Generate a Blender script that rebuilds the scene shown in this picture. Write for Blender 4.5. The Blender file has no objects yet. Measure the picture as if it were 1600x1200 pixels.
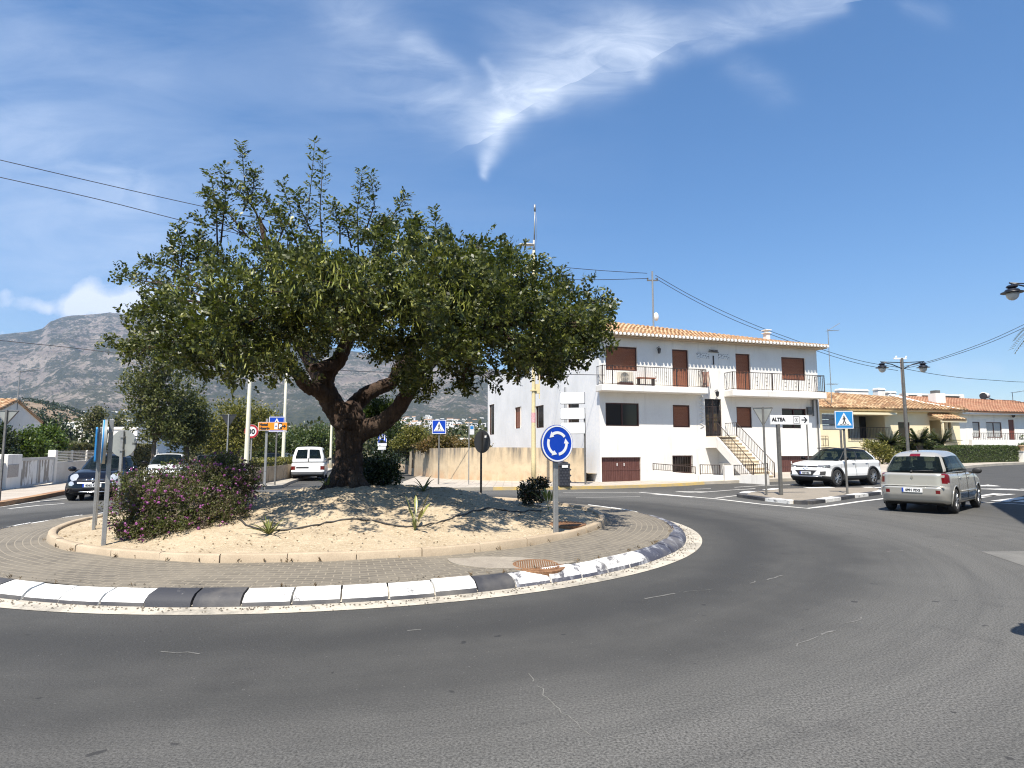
import bpy, bmesh, math, random
import numpy as np
from mathutils import Vector, Matrix
R = math.radians
random.seed(7)
RNG = np.random.default_rng(11)
SC = bpy.context.scene
COL = SC.collection

# ------------------------------------------------------------------ survey: camera and picture rays
F, YH, HC = 970.0, 702.0, 1.65
PITCH = math.atan2(YH - 600, F)
def ray(u, v):
    x = (u - 800) / F; y = (600 - v) / F
    return x, math.cos(PITCH) - y * math.sin(PITCH), math.sin(PITCH) + y * math.cos(PITCH)
def sstep(a, b, t):
    t = min(1.0, max(0.0, (t - a) / (b - a))); return t * t * (3 - 2 * t)
def gz(x, y):
    dip = -0.15 * sstep(22, 32, y) * (1 - sstep(4, 12, x))
    rise = 0.22 * sstep(7, 14, x) * sstep(26, 33, y)
    far = 0.42 * sstep(28, 42, y) * sstep(14, 26, x)
    return dip + rise + far
def G(u, v, dz=0.0):
    """ground point seen at a photo pixel"""
    x, a, b = ray(u, v); z = dz
    for _ in range(12):
        t = (z - HC) / b
        z = dz + gz(x * t, a * t)
    return (x * t, a * t, z)
def AT(u, v, Y):
    x, a, b = ray(u, v); t = Y / a
    return (x * t, Y, HC + b * t)

# ------------------------------------------------------------------ objects
def tag(o, label=None, cat=None, group=None, kind=None):
    if label: o['label'] = label
    if cat: o['category'] = cat
    if group: o['group'] = group
    if kind: o['kind'] = kind
    return o
def thing(name, label, cat, loc=(0, 0, 0), rz=0.0, group=None):
    o = bpy.data.objects.new(name, None); COL.objects.link(o)
    o.location = loc; o.rotation_euler = (0, 0, rz); o.empty_display_size = 0.2
    return tag(o, label, cat, group)
def kids(o):
    return [c for c in bpy.data.objects if c.parent == o]
def copy_tree(o, parent=None):
    ch = kids(o)
    c = o.copy(); COL.objects.link(c); c.parent = parent
    for k in ch: copy_tree(k, c)
    return c

class MB:
    def __init__(s): s.v = []; s.f = []; s.m = []
    def add(s, vs, fs, m=0):
        n = len(s.v); s.v += [tuple(p) for p in vs]
        for f in fs: s.f.append(tuple(i + n for i in f)); s.m.append(m)
        return s
    def box(s, x0, x1, y0, y1, z0, z1, m=0, bev=0.0):
        if bev <= 0:
            vs = [(x0, y0, z0), (x1, y0, z0), (x1, y1, z0), (x0, y1, z0), (x0, y0, z1), (x1, y0, z1), (x1, y1, z1), (x0, y1, z1)]
            return s.add(vs, [(0, 3, 2, 1), (4, 5, 6, 7), (0, 1, 5, 4), (1, 2, 6, 5), (2, 3, 7, 6), (3, 0, 4, 7)], m)
        b = min(bev, (x1 - x0) * .45, (y1 - y0) * .45, (z1 - z0) * .45)
        bm = bmesh.new(); bmesh.ops.create_cube(bm, size=1.0)
        for q in bm.verts:
            q.co = ((x0 + x1) / 2 + q.co.x * (x1 - x0), (y0 + y1) / 2 + q.co.y * (y1 - y0), (z0 + z1) / 2 + q.co.z * (z1 - z0))
        bmesh.ops.bevel(bm, geom=bm.edges[:], offset=b, segments=2, profile=.5, affect='EDGES')
        s.bm(bm, m); return s
    def bm(s, bm, m=0):
        bm.verts.index_update()
        s.add([q.co[:] for q in bm.verts], [[q.index for q in f.verts] for f in bm.faces], m); bm.free()
    def tube(s, path, rad, n=8, m=0, cap=True, wob=0.0, seed=0):
        path = [Vector(p) for p in path]; k = len(path)
        if not hasattr(rad, '__len__'): rad = [rad] * k
        rr = random.Random(seed)
        vs = []; fs = []; ref = None
        for i, p in enumerate(path):
            t = (path[min(i + 1, k - 1)] - path[max(i - 1, 0)])
            t = t.normalized() if t.length > 1e-9 else Vector((0, 0, 1))
            if ref is None:
                ref = t.orthogonal().normalized()
            ref = (ref - t * ref.dot(t)); ref = ref.normalized() if ref.length > 1e-6 else t.orthogonal().normalized()
            b = t.cross(ref)
            for j in range(n):
                a = 2 * math.pi * j / n
                r = rad[i] * (1 + (rr.uniform(-wob, wob) if wob else 0))
                vs.append(p + (ref * math.cos(a) + b * math.sin(a)) * r)
        for i in range(k - 1):
            for j in range(n):
                fs.append((i * n + j, i * n + (j + 1) % n, (i + 1) * n + (j + 1) % n, (i + 1) * n + j))
        if cap:
            fs.append(tuple(range(n - 1, -1, -1))); fs.append(tuple((k - 1) * n + j for j in range(n)))
        return s.add(vs, fs, m)
    def cyl(s, p, q, r, n=12, m=0, r2=None):
        return s.tube([p, q], [r, r if r2 is None else r2], n, m)
    def lathe(s, prof, n=20, c=(0, 0, 0), m=0):
        """profile [(r, z)] round a vertical axis at c"""
        vs = []; fs = []; k = len(prof)
        for r, z in prof:
            for j in range(n):
                a = 2 * math.pi * j / n
                vs.append((c[0] + r * math.cos(a), c[1] + r * math.sin(a), c[2] + z))
        for i in range(k - 1):
            for j in range(n):
                fs.append((i * n + j, i * n + (j + 1) % n, (i + 1) * n + (j + 1) % n, (i + 1) * n + j))
        fs.append(tuple(range(n - 1, -1, -1))); fs.append(tuple((k - 1) * n + j for j in range(n)))
        return s.add(vs, fs, m)
    def prism(s, poly, z0, z1, m=0):
        """horizontal polygon (counterclockwise) raised from z0 to z1; z0 / z1 may be functions of x, y"""
        n = len(poly); f0 = z0 if callable(z0) else (lambda x, y: z0); f1 = z1 if callable(z1) else (lambda x, y: z1)
        vs = [(x, y, f0(x, y)) for x, y in poly] + [(x, y, f1(x, y)) for x, y in poly]
        fs = [tuple(range(n - 1, -1, -1)), tuple(range(n, 2 * n))] + [(i, (i + 1) % n, n + (i + 1) % n, n + i) for i in range(n)]
        return s.add(vs, fs, m)
    def plate(s, poly, y0, y1, m=0):
        """polygon in local x, z, from y0 (front) to y1 (back)"""
        n = len(poly)
        vs = [(x, y0, z) for x, z in poly] + [(x, y1, z) for x, z in poly]
        fs = [tuple(range(n)), tuple(range(2 * n - 1, n - 1, -1))] + [(i, n + i, n + (i + 1) % n, (i + 1) % n) for i in range(n)]
        return s.add(vs, fs, m)
    def build(s, name, mats, parent=None, smooth=False, fix=True, auto=None):
        me = bpy.data.meshes.new(name)
        me.from_pydata(s.v, [], s.f)
        if not isinstance(mats, (list, tuple)): mats = [mats]
        for q in mats: me.materials.append(q)
        if len(mats) > 1: me.polygons.foreach_set('material_index', s.m)
        if fix:
            bm = bmesh.new(); bm.from_mesh(me); bmesh.ops.recalc_face_normals(bm, faces=bm.faces[:]); bm.to_mesh(me); bm.free()
        if smooth or auto:
            me.polygons.foreach_set('use_smooth', [True] * len(me.polygons))
            if auto:
                bm = bmesh.new(); bm.from_mesh(me)
                for e in bm.edges:
                    if len(e.link_faces) == 2 and e.calc_face_angle(0) > R(auto): e.smooth = False
                bm.to_mesh(me); bm.free()
        me.update()
        o = bpy.data.objects.new(name, me); COL.objects.link(o)
        if parent is not None: o.parent = parent
        return o

def np_mesh(name, verts, faces, mat, parent=None, smooth=False):
    """numpy arrays of vertices (n,3) and faces (m,k)"""
    me = bpy.data.meshes.new(name); nv = len(verts); nf, k = faces.shape
    me.vertices.add(nv); me.vertices.foreach_set('co', np.asarray(verts, np.float32).ravel())
    me.loops.add(nf * k); me.loops.foreach_set('vertex_index', faces.astype(np.int32).ravel())
    me.polygons.add(nf); me.polygons.foreach_set('loop_start', np.arange(0, nf * k, k, dtype=np.int32))
    if smooth: me.polygons.foreach_set('use_smooth', np.ones(nf, bool))
    me.materials.append(mat); me.update(calc_edges=True); me.validate()
    o = bpy.data.objects.new(name, me); COL.objects.link(o)
    if parent is not None: o.parent = parent
    return o

def circle(r, n=32, cx=0, cz=0, a0=0):
    return [(cx + r * math.cos(2 * math.pi * i / n + a0), cz + r * math.sin(2 * math.pi * i / n + a0)) for i in range(n)]
def rrect(x0, x1, z0, z1, r, n=4):
    p = []
    for cx, cz, a in ((x1 - r, z0 + r, -90), (x1 - r, z1 - r, 0), (x0 + r, z1 - r, 90), (x0 + r, z0 + r, 180)):
        for i in range(n + 1):
            t = R(a + 90 * i / n); p.append((cx + r * math.cos(t), cz + r * math.sin(t)))
    return p
def text_mb(txt, size, x, z, y, align='LEFT', depth=0.002, bold=0.0):
    cu = bpy.data.curves.new('lettering', 'FONT'); cu.body = txt; cu.size = size; cu.align_x = align; cu.extrude = depth; cu.offset = bold
    cu.resolution_u = 3
    ob = bpy.data.objects.new('lettering', cu); COL.objects.link(ob)
    dg = bpy.context.evaluated_depsgraph_get(); me = bpy.data.meshes.new_from_object(ob.evaluated_get(dg))
    mb = MB(); mb.add([(x + q.co.x, y - q.co.z, z + q.co.y) for q in me.vertices], [tuple(p.vertices) for p in me.polygons])
    bpy.data.objects.remove(ob); bpy.data.meshes.remove(me); bpy.data.curves.remove(cu)
    return mb

# ------------------------------------------------------------------ materials
class NT:
    def __init__(s, tree): s.t = tree; s.n = tree.nodes; s.l = tree.links
    def new(s, t, **k):
        n = s.n.new(t)
        for a, b in k.items(): setattr(n, a, b)
        return n
    def put(s, sock, val):
        if hasattr(val, 'is_output'): s.l.new(val, sock)
        elif isinstance(val, (int, float)): sock.default_value = val
        else:
            sock.default_value = tuple(val) if len(val) == len(sock.default_value) else (*val, 1.0)
    def math(s, op, a, b=None, c=None, clamp=False):
        n = s.new('ShaderNodeMath', operation=op); n.use_clamp = clamp
        for i, q in enumerate((a, b, c)):
            if q is not None: s.put(n.inputs[i], q)
        return n.outputs[0]
    def mix(s, fac, a, b, blend='MIX'):
        n = s.new('ShaderNodeMix', data_type='RGBA', blend_type=blend)
        s.put(n.inputs[0], fac); s.put(n.inputs[6], a); s.put(n.inputs[7], b); return n.outputs[2]
    def ramp(s, fac, stops):
        n = s.new('ShaderNodeValToRGB'); e = n.color_ramp.elements
        while len(e) < len(stops): e.new(.5)
        for q, (p, c) in zip(e, stops):
            q.position = p; q.color = (*c, 1) if len(c) == 3 else c
        s.put(n.inputs[0], fac); return n.outputs[0]
    def noise(s, vec, scale, detail=4, rough=.55, dist=0.0):
        n = s.new('ShaderNodeTexNoise'); s.put(n.inputs['Vector'], vec)
        n.inputs['Scale'].default_value = scale; n.inputs['Detail'].default_value = detail
        n.inputs['Roughness'].default_value = rough; n.inputs['Distortion'].default_value = dist
        return n.outputs[0]
    def range(s, v, a, b, c=0.0, d=1.0):
        n = s.new('ShaderNodeMapRange'); s.put(n.inputs[0], v)
        for i, q in enumerate((a, b, c, d)): n.inputs[i + 1].default_value = q
        return n.outputs[0]
    def scale(s, vec, sc):
        n = s.new('ShaderNodeMapping'); s.put(n.inputs[0], vec); n.inputs['Scale'].default_value = sc; return n.outputs[0]
    def bump(s, h, strength=.3, dist=.02, normal=None):
        n = s.new('ShaderNodeBump'); s.put(n.inputs['Height'], h); n.inputs['Strength'].default_value = strength
        n.inputs['Distance'].default_value = dist
        if normal is not None: s.put(n.inputs['Normal'], normal)
        return n.outputs[0]
MATS = {}
def newmat(name):
    m = bpy.data.materials.new(name); m.use_nodes = True
    t = NT(m.node_tree); b = m.node_tree.nodes['Principled BSDF']
    MATS[name] = m
    return m, t, b
def geo_pos(t): return t.new('ShaderNodeNewGeometry').outputs['Position']
def obj_pos(t): return t.new('ShaderNodeTexCoord').outputs['Object']
def mat(name, c1, c2=None, scale=4.0, rough=.6, bump=0.0, bscale=None, metal=0.0, spec=.5, c3=None, fine=0.0, coat=0.0, stretch=(1, 1, 1), lo=.35, hi=.65, detail=6):
    """a base colour varied by noise towards c2 (large blotches) and c3 (fine), with an optional bump"""
    m, t, b = newmat(name)
    pos = obj_pos(t)
    if stretch != (1, 1, 1): pos = t.scale(pos, stretch)
    col = c1
    if c2 is not None:
        col = t.mix(t.range(t.noise(pos, scale, detail), lo, hi), c1, c2)
    if c3 is not None:
        col = t.mix(t.range(t.noise(pos, scale * 9, 3), .45, .7), col, c3)
    if fine:
        n = t.range(t.noise(pos, scale * 23, 2), .3, .7, 1 - fine, 1 + fine)
        v = t.new('ShaderNodeVectorMath', operation='SCALE'); t.put(v.inputs[0], col); t.put(v.inputs['Scale'], n); col = v.outputs[0]
    t.put(b.inputs['Base Color'], col)
    b.inputs['Roughness'].default_value = rough; b.inputs['Metallic'].default_value = metal
    b.inputs['Specular IOR Level'].default_value = spec; b.inputs['Coat Weight'].default_value = coat
    if bump: t.put(b.inputs['Normal'], t.bump(t.noise(pos, bscale or scale * 6, 5), bump, .02))
    return m
def leafmat(name, cols, trans=.25, rough=.45, spec=.4, clump=None, cscale=1.3):
    """cols: stops spread over Random Per Island; clump: (colour, weight) blended in patches"""
    m, t, b = newmat(name)
    g = t.new('ShaderNodeNewGeometry')
    n = len(cols)
    col = t.ramp(g.outputs['Random Per Island'], [(i / max(1, n - 1), c) for i, c in enumerate(cols)])
    if clump: col = t.mix(t.math('MULTIPLY', t.range(t.noise(obj_pos(t), cscale, 3), .45, .68), clump[1]), col, clump[0])
    t.put(b.inputs['Base Color'], col); b.inputs['Roughness'].default_value = rough; b.inputs['Specular IOR Level'].default_value = spec
    tr = t.new('ShaderNodeBsdfTranslucent'); t.put(tr.inputs[0], t.mix(.35, col, (.25, .35, .02)))
    mx = t.new('ShaderNodeMixShader'); mx.inputs[0].default_value = trans
    t.l.new(b.outputs[0], mx.inputs[1]); t.l.new(tr.outputs[0], mx.inputs[2])
    t.l.new(mx.outputs[0], t.n['Material Output'].inputs[0])
    return m

M = {}
M['steel'] = mat('galvanised_steel', (.30, .30, .295), (.23, .23, .225), 9, .5, metal=.45, c3=(.35, .35, .345))
M['steel_dark'] = mat('weathered_steel', (.15, .147, .14), (.11, .108, .10), 9, .55, metal=.2)
M['black'] = mat('black_paint', (.015, .015, .017), (.03, .03, .03), 5, .45)
M['iron'] = mat('wrought_iron', (.022, .014, .012), (.045, .026, .02), 8, .5)
M['white_sign'] = mat('white_reflective', (.78, .78, .77), (.70, .70, .69), 3, .35)
M['blue_sign'] = mat('blue_reflective', (.0, .045, .42), (.0, .04, .36), 3, .38)
M['blue_faded'] = mat('faded_blue_reflective', (.02, .20, .50), (.03, .24, .55), 3, .42)
M['red_sign'] = mat('red_reflective', (.42, .02, .025), (.36, .015, .02), 3, .38)
M['orange_sign'] = mat('orange_reflective', (.80, .27, .01), (.74, .24, .01), 3, .38)
M['sign_back'] = mat('grey_sign_back', (.30, .31, .29), (.24, .25, .24), 3, .45, metal=.2)
M['lime'] = None
def limewash(name, c1, c2, c3, k):
    m, t, b = newmat(name); p = obj_pos(t)
    col = t.mix(t.range(t.noise(p, .8, 6), .35, .65), c1, c2); col = t.mix(t.range(t.noise(p, 7, 4), .45, .7), col, c3)
    drip = t.noise(t.scale(p, (1, 1, .10)), 3.2, 6, .65)
    col = t.mix(t.range(drip, .56, .74, 0, k), col, (.36, .33, .28)); col = t.mix(t.range(t.noise(p, .45, 5, .6), .55, .72, 0, k * .7), col, (.45, .42, .37))
    t.put(b.inputs['Base Color'], col); b.inputs['Roughness'].default_value = .88; b.inputs['Specular IOR Level'].default_value = .3
    t.put(b.inputs['Normal'], t.bump(t.math('ADD', t.noise(p, 14, 5), t.math('MULTIPLY', t.noise(p, 2.2, 4), .8)), .16, .02)); return m
M['whitewall'] = limewash('white_limewash', (.80, .775, .725), (.73, .70, .65), (.77, .745, .695), .35)
M['old_whitewall'] = mat('white_limewash', (.80, .775, .725), (.72, .69, .64), .8, .85, bump=.12, bscale=14, c3=(.76, .735, .685))
M['whitewall_side'] = mat('patched_white_render', (.80, .795, .785), (.70, .70, .69), .55, .85, bump=.15, bscale=9, c3=(.73, .74, .76), lo=.42, hi=.62)
M['cream'] = mat('cream_render', (.76, .66, .45), (.70, .60, .40), .7, .85, bump=.1, bscale=14)
M['beige_wall'] = None
M['shutter'] = None
# ------------------------------------------------------------------ ground materials
CX, CY = -3.35, 13.5          # centre of the roundabout
R_LINE, R_KERB, R_TOP, R_PLANT = 7.09, 6.82, 6.55, 5.28

def asphalt_mat():
    m, t, b = newmat('asphalt')
    p = geo_pos(t)
    big = t.noise(p, .35, 4, .6); mid = t.noise(p, 2.2, 5, .6); fine = t.noise(p, 48, 3, .7); grit = t.noise(p, 115, 2, .6)
    s = t.new('ShaderNodeSeparateXYZ'); t.put(s.inputs[0], p)
    dx = t.math('SUBTRACT', s.outputs[0], CX); dy = t.math('SUBTRACT', s.outputs[1], CY)
    r = t.math('SQRT', t.math('ADD', t.math('MULTIPLY', dx, dx), t.math('MULTIPLY', dy, dy)))
    rw = t.math('ADD', r, t.math('MULTIPLY', t.math('SUBTRACT', big, .5), 1.6))
    # polished wheel tracks round the island
    def band(c, w):
        return t.math('POWER', 2.718, t.math('MULTIPLY', -1.0, t.math('POWER', t.math('DIVIDE', t.math('SUBTRACT', rw, c), w), 2.0)))
    wear = t.math('ADD', band(8.0, .55), t.math('ADD', t.math('MULTIPLY', band(9.3, .35), .45), t.math('MULTIPLY', band(11.9, .5), .22)), clamp=True)
    # fine circular streaks of rubber
    ang = t.math('ARCTAN2', dy, dx)
    cv = t.new('ShaderNodeCombineXYZ'); t.put(cv.inputs[0], t.math('MULTIPLY', r, 2.4)); t.put(cv.inputs[1], t.math('MULTIPLY', ang, 1.4))
    streak = t.range(t.noise(cv.outputs[0], 1.7, 5, .6), .45, .75)
    lane = t.math('MULTIPLY', t.range(rw, 9.2, 10.6), t.range(rw, 17.0, 13.5))
    base = t.mix(t.range(mid, .3, .7), (.051, .050, .047), (.067, .0655, .0615))
    base = t.mix(t.math('MULTIPLY', t.range(big, .4, .7), .5), base, (.072, .070, .066))
    base = t.mix(t.math('MULTIPLY', lane, .85), base, (.104, .1015, .095))
    base = t.mix(t.math('MULTIPLY', wear, .80), base, (.034, .034, .0335))
    base = t.mix(t.math('MULTIPLY', streak, .38), base, (.038, .038, .0375))
    gr = t.math('MULTIPLY_ADD', t.math('MULTIPLY', t.math('SUBTRACT', t.noise(p, 62, 3, .75), .5), 2.0), t.math('MULTIPLY_ADD', lane, 1.25, .75), 1.0)
    vs_ = t.new('ShaderNodeVectorMath', operation='SCALE'); t.put(vs_.inputs[0], base); t.put(vs_.inputs['Scale'], t.math('MAXIMUM', gr, .25)); base = vs_.outputs[0]
    base = t.mix(t.range(t.noise(p, 38, 2, .6), .68, .74, 0, .5), base, (.20, .195, .185))
    base = t.mix(t.range(grit, .36, .26, 0, .7), base, (.018, .018, .018))
    spots = t.math('ADD', t.range(t.noise(p, 5.5, 2, .5), .715, .74, 0, .7), t.math('MULTIPLY', t.range(t.noise(p, .8, 5, .65), .60, .72), .28), clamp=True)
    base = t.mix(spots, base, (.018, .018, .019))
    t.put(b.inputs['Base Color'], base); b.inputs['Roughness'].default_value = .82; b.inputs['Specular IOR Level'].default_value = .3
    h = t.math('ADD', t.math('MULTIPLY', fine, .6), t.math('MULTIPLY', grit, .5))
    t.put(b.inputs['Normal'], t.bump(h, .55, .012))
    return m
M['asphalt'] = asphalt_mat()

def paver_mat(name, c1, c2, mortar, uv=True, bw=.2, bh=.1, ms=.010, off=.5):
    m, t, b = newmat(name)
    co = t.new('ShaderNodeTexCoord').outputs['UV'] if uv else geo_pos(t)
    n = t.new('ShaderNodeTexBrick'); t.put(n.inputs['Vector'], co)
    n.inputs['Scale'].default_value = 1; n.inputs['Brick Width'].default_value = bw; n.inputs['Row Height'].default_value = bh
    n.inputs['Mortar Size'].default_value = ms; n.inputs['Mortar Smooth'].default_value = .3; n.offset = off
    t.put(n.inputs['Color1'], c1); t.put(n.inputs['Color2'], c2); t.put(n.inputs['Mortar'], mortar)
    p = geo_pos(t)
    dirt = t.range(t.noise(p, 1.1, 5, .6), .42, .70)
    col = t.mix(t.math('MULTIPLY', dirt, .55), n.outputs[0], mortar)
    col = t.mix(t.range(t.noise(p, 30, 3), .5, .8, 0, .35), col, (.10, .09, .08))
    t.put(b.inputs['Base Color'], col); b.inputs['Roughness'].default_value = .9
    h = t.math('SUBTRACT', t.math('MULTIPLY', t.noise(p, 60, 3), .3), n.outputs['Fac'])
    t.put(b.inputs['Normal'], t.bump(h, .5, .012)); return m
M['pavers'] = paver_mat('concrete_block_paving', (.110, .096, .076), (.145, .127, .10), (.22, .19, .145))
M['pavers_flat'] = paver_mat('island_paving', (.19, .165, .13), (.225, .195, .155), (.28, .24, .19), uv=False)
M['slabs'] = paver_mat('pavement_slabs', (.40, .355, .30), (.44, .39, .33), (.25, .22, .18), uv=False, bw=.4, bh=.4, ms=.012, off=0)
M['kerbstone'] = mat('kerbstone', (.40, .36, .30), (.30, .27, .22), 2.2, .9, bump=.2, fine=.12)
M['kerb_yellow'] = mat('yellow_painted_kerb', (.62, .43, .12), (.45, .36, .22), 3.0, .8, bump=.15, fine=.1)
M['kerb_red'] = mat('brown_kerb', (.24, .12, .065), (.34, .21, .11), 1.5, .9, bump=.2)
M['kerb_cream'] = mat('cream_kerb', (.40, .32, .225), (.33, .26, .18), 2.5, .9, bump=.2, fine=.1)

def paint_mat(name, paint, under, lo, hi, scale=6, stretch=(1, 1, 1), rough=.7):
    m, t, b = newmat(name); p = geo_pos(t)
    q = t.scale(p, stretch) if stretch != (1, 1, 1) else p
    n = t.math('ADD', t.math('MULTIPLY', t.noise(q, scale, 6, .65), .7), t.math('MULTIPLY', t.noise(p, scale * 7, 4, .7), .3))
    col = t.mix(t.range(n, lo, hi), paint, under)
    col = t.mix(t.range(t.noise(p, 1.7, 4), .45, .75, 0, .25), col, (.42, .38, .31))
    t.put(b.inputs['Base Color'], col); b.inputs['Roughness'].default_value = rough
    t.put(b.inputs['Normal'], t.bump(t.noise(p, 40, 4), .25, .01)); return m
M['kerb_white'] = paint_mat('white_kerb_paint', (.74, .73, .70), (.14, .14, .145), .545, .63, 3.5, (1, 1, 1))
M['kerb_black'] = paint_mat('black_kerb_paint', (.030, .031, .038), (.22, .21, .20), .60, .74, 4)
M['kerb_scuffed'] = paint_mat('scuffed_kerb_paint', (.68, .67, .65), (.06, .062, .08), .49, .60, 2.6, (2.2, 1.2, .6))
M['kerb_smudged'] = paint_mat('smudged_black_kerb_paint', (.05, .053, .075), (.42, .43, .46), .50, .68, 3.0, (2.0, 1.0, .6))
M['road_paint'] = paint_mat('road_paint', (.58, .565, .53), (.14, .137, .13), .54, .72, 3.0)
M['gutter_paint'] = paint_mat('worn_edge_paint', (.47, .425, .35), (.20, .185, .155), .44, .64, 2.5)

def sand_mat():
    m, t, b = newmat('sandy_soil'); p = geo_pos(t)
    a = t.noise(p, 1.3, 5, .6); f = t.noise(p, 22, 5, .7); g = t.noise(p, 75, 3, .7)
    col = t.mix(t.range(a, .35, .68), (.47, .385, .27), (.36, .285, .19))
    col = t.mix(t.range(f, .47, .68, 0, .8), col, (.56, .475, .35))
    col = t.mix(t.range(g, .60, .72, 0, .55), col, (.15, .10, .06))
    t.put(b.inputs['Base Color'], col); b.inputs['Roughness'].default_value = .97; b.inputs['Specular IOR Level'].default_value = .15
    h = t.math('ADD', t.math('MULTIPLY', f, .7), t.math('MULTIPLY', g, .35)); h = t.math('ADD', h, t.math('MULTIPLY', t.noise(p, 6, 4), .9))
    t.put(b.inputs['Normal'], t.bump(h, .8, .05)); return m
M['sand'] = sand_mat()
M['soil'] = mat('garden_soil', (.22, .16, .10), (.30, .23, .14), 1.2, .95, bump=.4, fine=.2)
M['dryland'] = mat('dry_land', (.20, .17, .09), (.08, .095, .04), .02, .95, c3=(.26, .20, .12))

# ------------------------------------------------------------------ ground sheets
def sheet(poly, dz, step=1.5, skirt=None, name='ground', mats=None, kind='structure', zf=gz):
    bm = bmesh.new()
    vs = [bm.verts.new((x, y, 0)) for x, y in poly]
    bm.faces.new(vs)
    xs = [p[0] for p in poly]; ys = [p[1] for p in poly]
    for ax, lo, hi in ((0, min(xs), max(xs)), (1, min(ys), max(ys))):
        k = math.ceil(lo / step) * step
        while k < hi:
            co = [0, 0, 0]; no = [0, 0, 0]; co[ax] = k; no[ax] = 1
            bmesh.ops.bisect_plane(bm, geom=bm.verts[:] + bm.edges[:] + bm.faces[:], plane_co=co, plane_no=no)
            k += step
    bm.faces.ensure_lookup_table()
    for f in bm.faces:
        if f.normal.z < 0: f.normal_flip()
    for q in bm.verts: q.co.z = zf(q.co.x, q.co.y) + dz
    if skirt is not None:
        be = [e for e in bm.edges if e.is_boundary]
        r = bmesh.ops.extrude_edge_only(bm, edges=be)
        for q in r['geom']:
            if isinstance(q, bmesh.types.BMVert): q.co.z = zf(q.co.x, q.co.y) + skirt
    mb = MB(); mb.bm(bm)
    o = mb.build(name, mats, fix=False); tag(o, kind=kind); return o
def dense(poly, step=.5, closed=False):
    out = []; n = len(poly)
    for i in range(n if closed else n - 1):
        a, b = poly[i], poly[(i + 1) % n]; L = math.hypot(b[0] - a[0], b[1] - a[1]); k = max(1, int(L / step))
        out += [(a[0] + (b[0] - a[0]) * j / k, a[1] + (b[1] - a[1]) * j / k) for j in range(k)]
    if not closed: out.append(tuple(poly[-1]))
    return out
def offsets(pl):
    res = []
    for i in range(len(pl)):
        a = pl[max(0, i - 1)]; b = pl[min(len(pl) - 1, i + 1)]; L = math.hypot(b[0] - a[0], b[1] - a[1]) or 1
        res.append((-(b[1] - a[1]) / L, (b[0] - a[0]) / L))
    return res
def strip(mb, poly, w, dz, thick=None, side=0.0, m=0, step=.5):
    """a flat band of width w along a ground polyline, dz above the ground; thick: its sides go down that far"""
    pl = dense(poly, step); no = offsets(pl); n0 = len(mb.v)
    L = [(x + nx * (side + w / 2), y + ny * (side + w / 2)) for (x, y), (nx, ny) in zip(pl, no)]
    Rr = [(x + nx * (side - w / 2), y + ny * (side - w / 2)) for (x, y), (nx, ny) in zip(pl, no)]
    vs = []; fs = []
    for (a, b) in zip(L, Rr):
        vs += [(a[0], a[1], gz(*a) + dz), (b[0], b[1], gz(*b) + dz)]
        if thick: vs += [(a[0], a[1], gz(*a) + dz - thick), (b[0], b[1], gz(*b) + dz - thick)]
    k = 4 if thick else 2
    for i in range(len(pl) - 1):
        p, q = i * k, (i + 1) * k
        fs.append((p + 1, q + 1, q, p))
        if thick: fs += [(p, q, q + 2, p + 2), (q + 1, p + 1, p + 3, q + 3)]
    if thick: fs += [(0, 2, 3, 1), (len(vs) - 4, len(vs) - 3, len(vs) - 1, len(vs) - 2)]
    mb.add(vs, fs, m)

o = sheet([(-70, -25), (75, -25), (75, 110), (-70, 110)], 0.0, 2.0, name='road', mats=M['asphalt'])
gm = MB()
for i in range(12):
    pass
gm.add([(-6000, -3000, -.35), (6000, -3000, -.35), (6000, 6000, -.35), (-6000, 6000, -.35)], [(0, 1, 2, 3)])
tag(gm.build('ground', M['dryland']), kind='structure')

def xy(u, v, dz=0.0): return G(u, v, dz)[:2]
# pavement before the beige wall and the white house
kerb_r = [(-6.3, 60), (-5.9, 40), (-5.6, 31), xy(618, 767), xy(660, 768), xy(770, 766), xy(880, 765), xy(1000, 762), xy(1100, 757), xy(1180, 752.5), (17.5, 30.8), (23, 34.6), (31, 40), (48, 50.5), (64, 60)]
pav_r = kerb_r + [(64, 80), (20, 80), (8, 80), (-4, 80), (-6.3, 70)]
sheet(pav_r, .13, 2.0, skirt=-.05, name='pavement', mats=M['slabs'])
mb = MB(); strip(mb, kerb_r[2:6] , .16, .137, .2, side=.02)
tag(mb.build('kerb', M['kerbstone']), kind='structure')
mb = MB(); strip(mb, kerb_r[5:9], .16, .137, .2, side=.02)
tag(mb.build('yellow_kerb', M['kerb_yellow']), kind='structure')
mb = MB(); strip(mb, kerb_r[8:], .16, .137, .2, side=.02)
tag(mb.build('kerb', M['kerbstone']), kind='structure')
# pavement on the left, before the white walls
kerb_l = [(-14.0, 12), xy(0, 791), xy(60, 780), xy(105, 771), (-19.2, 32), (-22.5, 45), (-27, 62)]
sheet(kerb_l[::-1] + [(-24, 5), (-60, 20), (-60, 70)], .13, 2.0, skirt=-.05, name='pavement', mats=M['slabs'])
mb = MB(); strip(mb, kerb_l, .3, .137, .2, side=.0)
tag(mb.build('brown_kerb', M['kerb_red']), kind='structure')
# central reservation of the avenue
med = [xy(392, 766), xy(440, 763), xy(452, 757), (-12.2, 36), (-14.6, 50), (-18, 66), (-22.5, 66), (-18.2, 46), (-14.6, 33)]
sheet(med, .14, 2.0, skirt=-.05, name='central_reservation', mats=M['kerbstone'])

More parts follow.
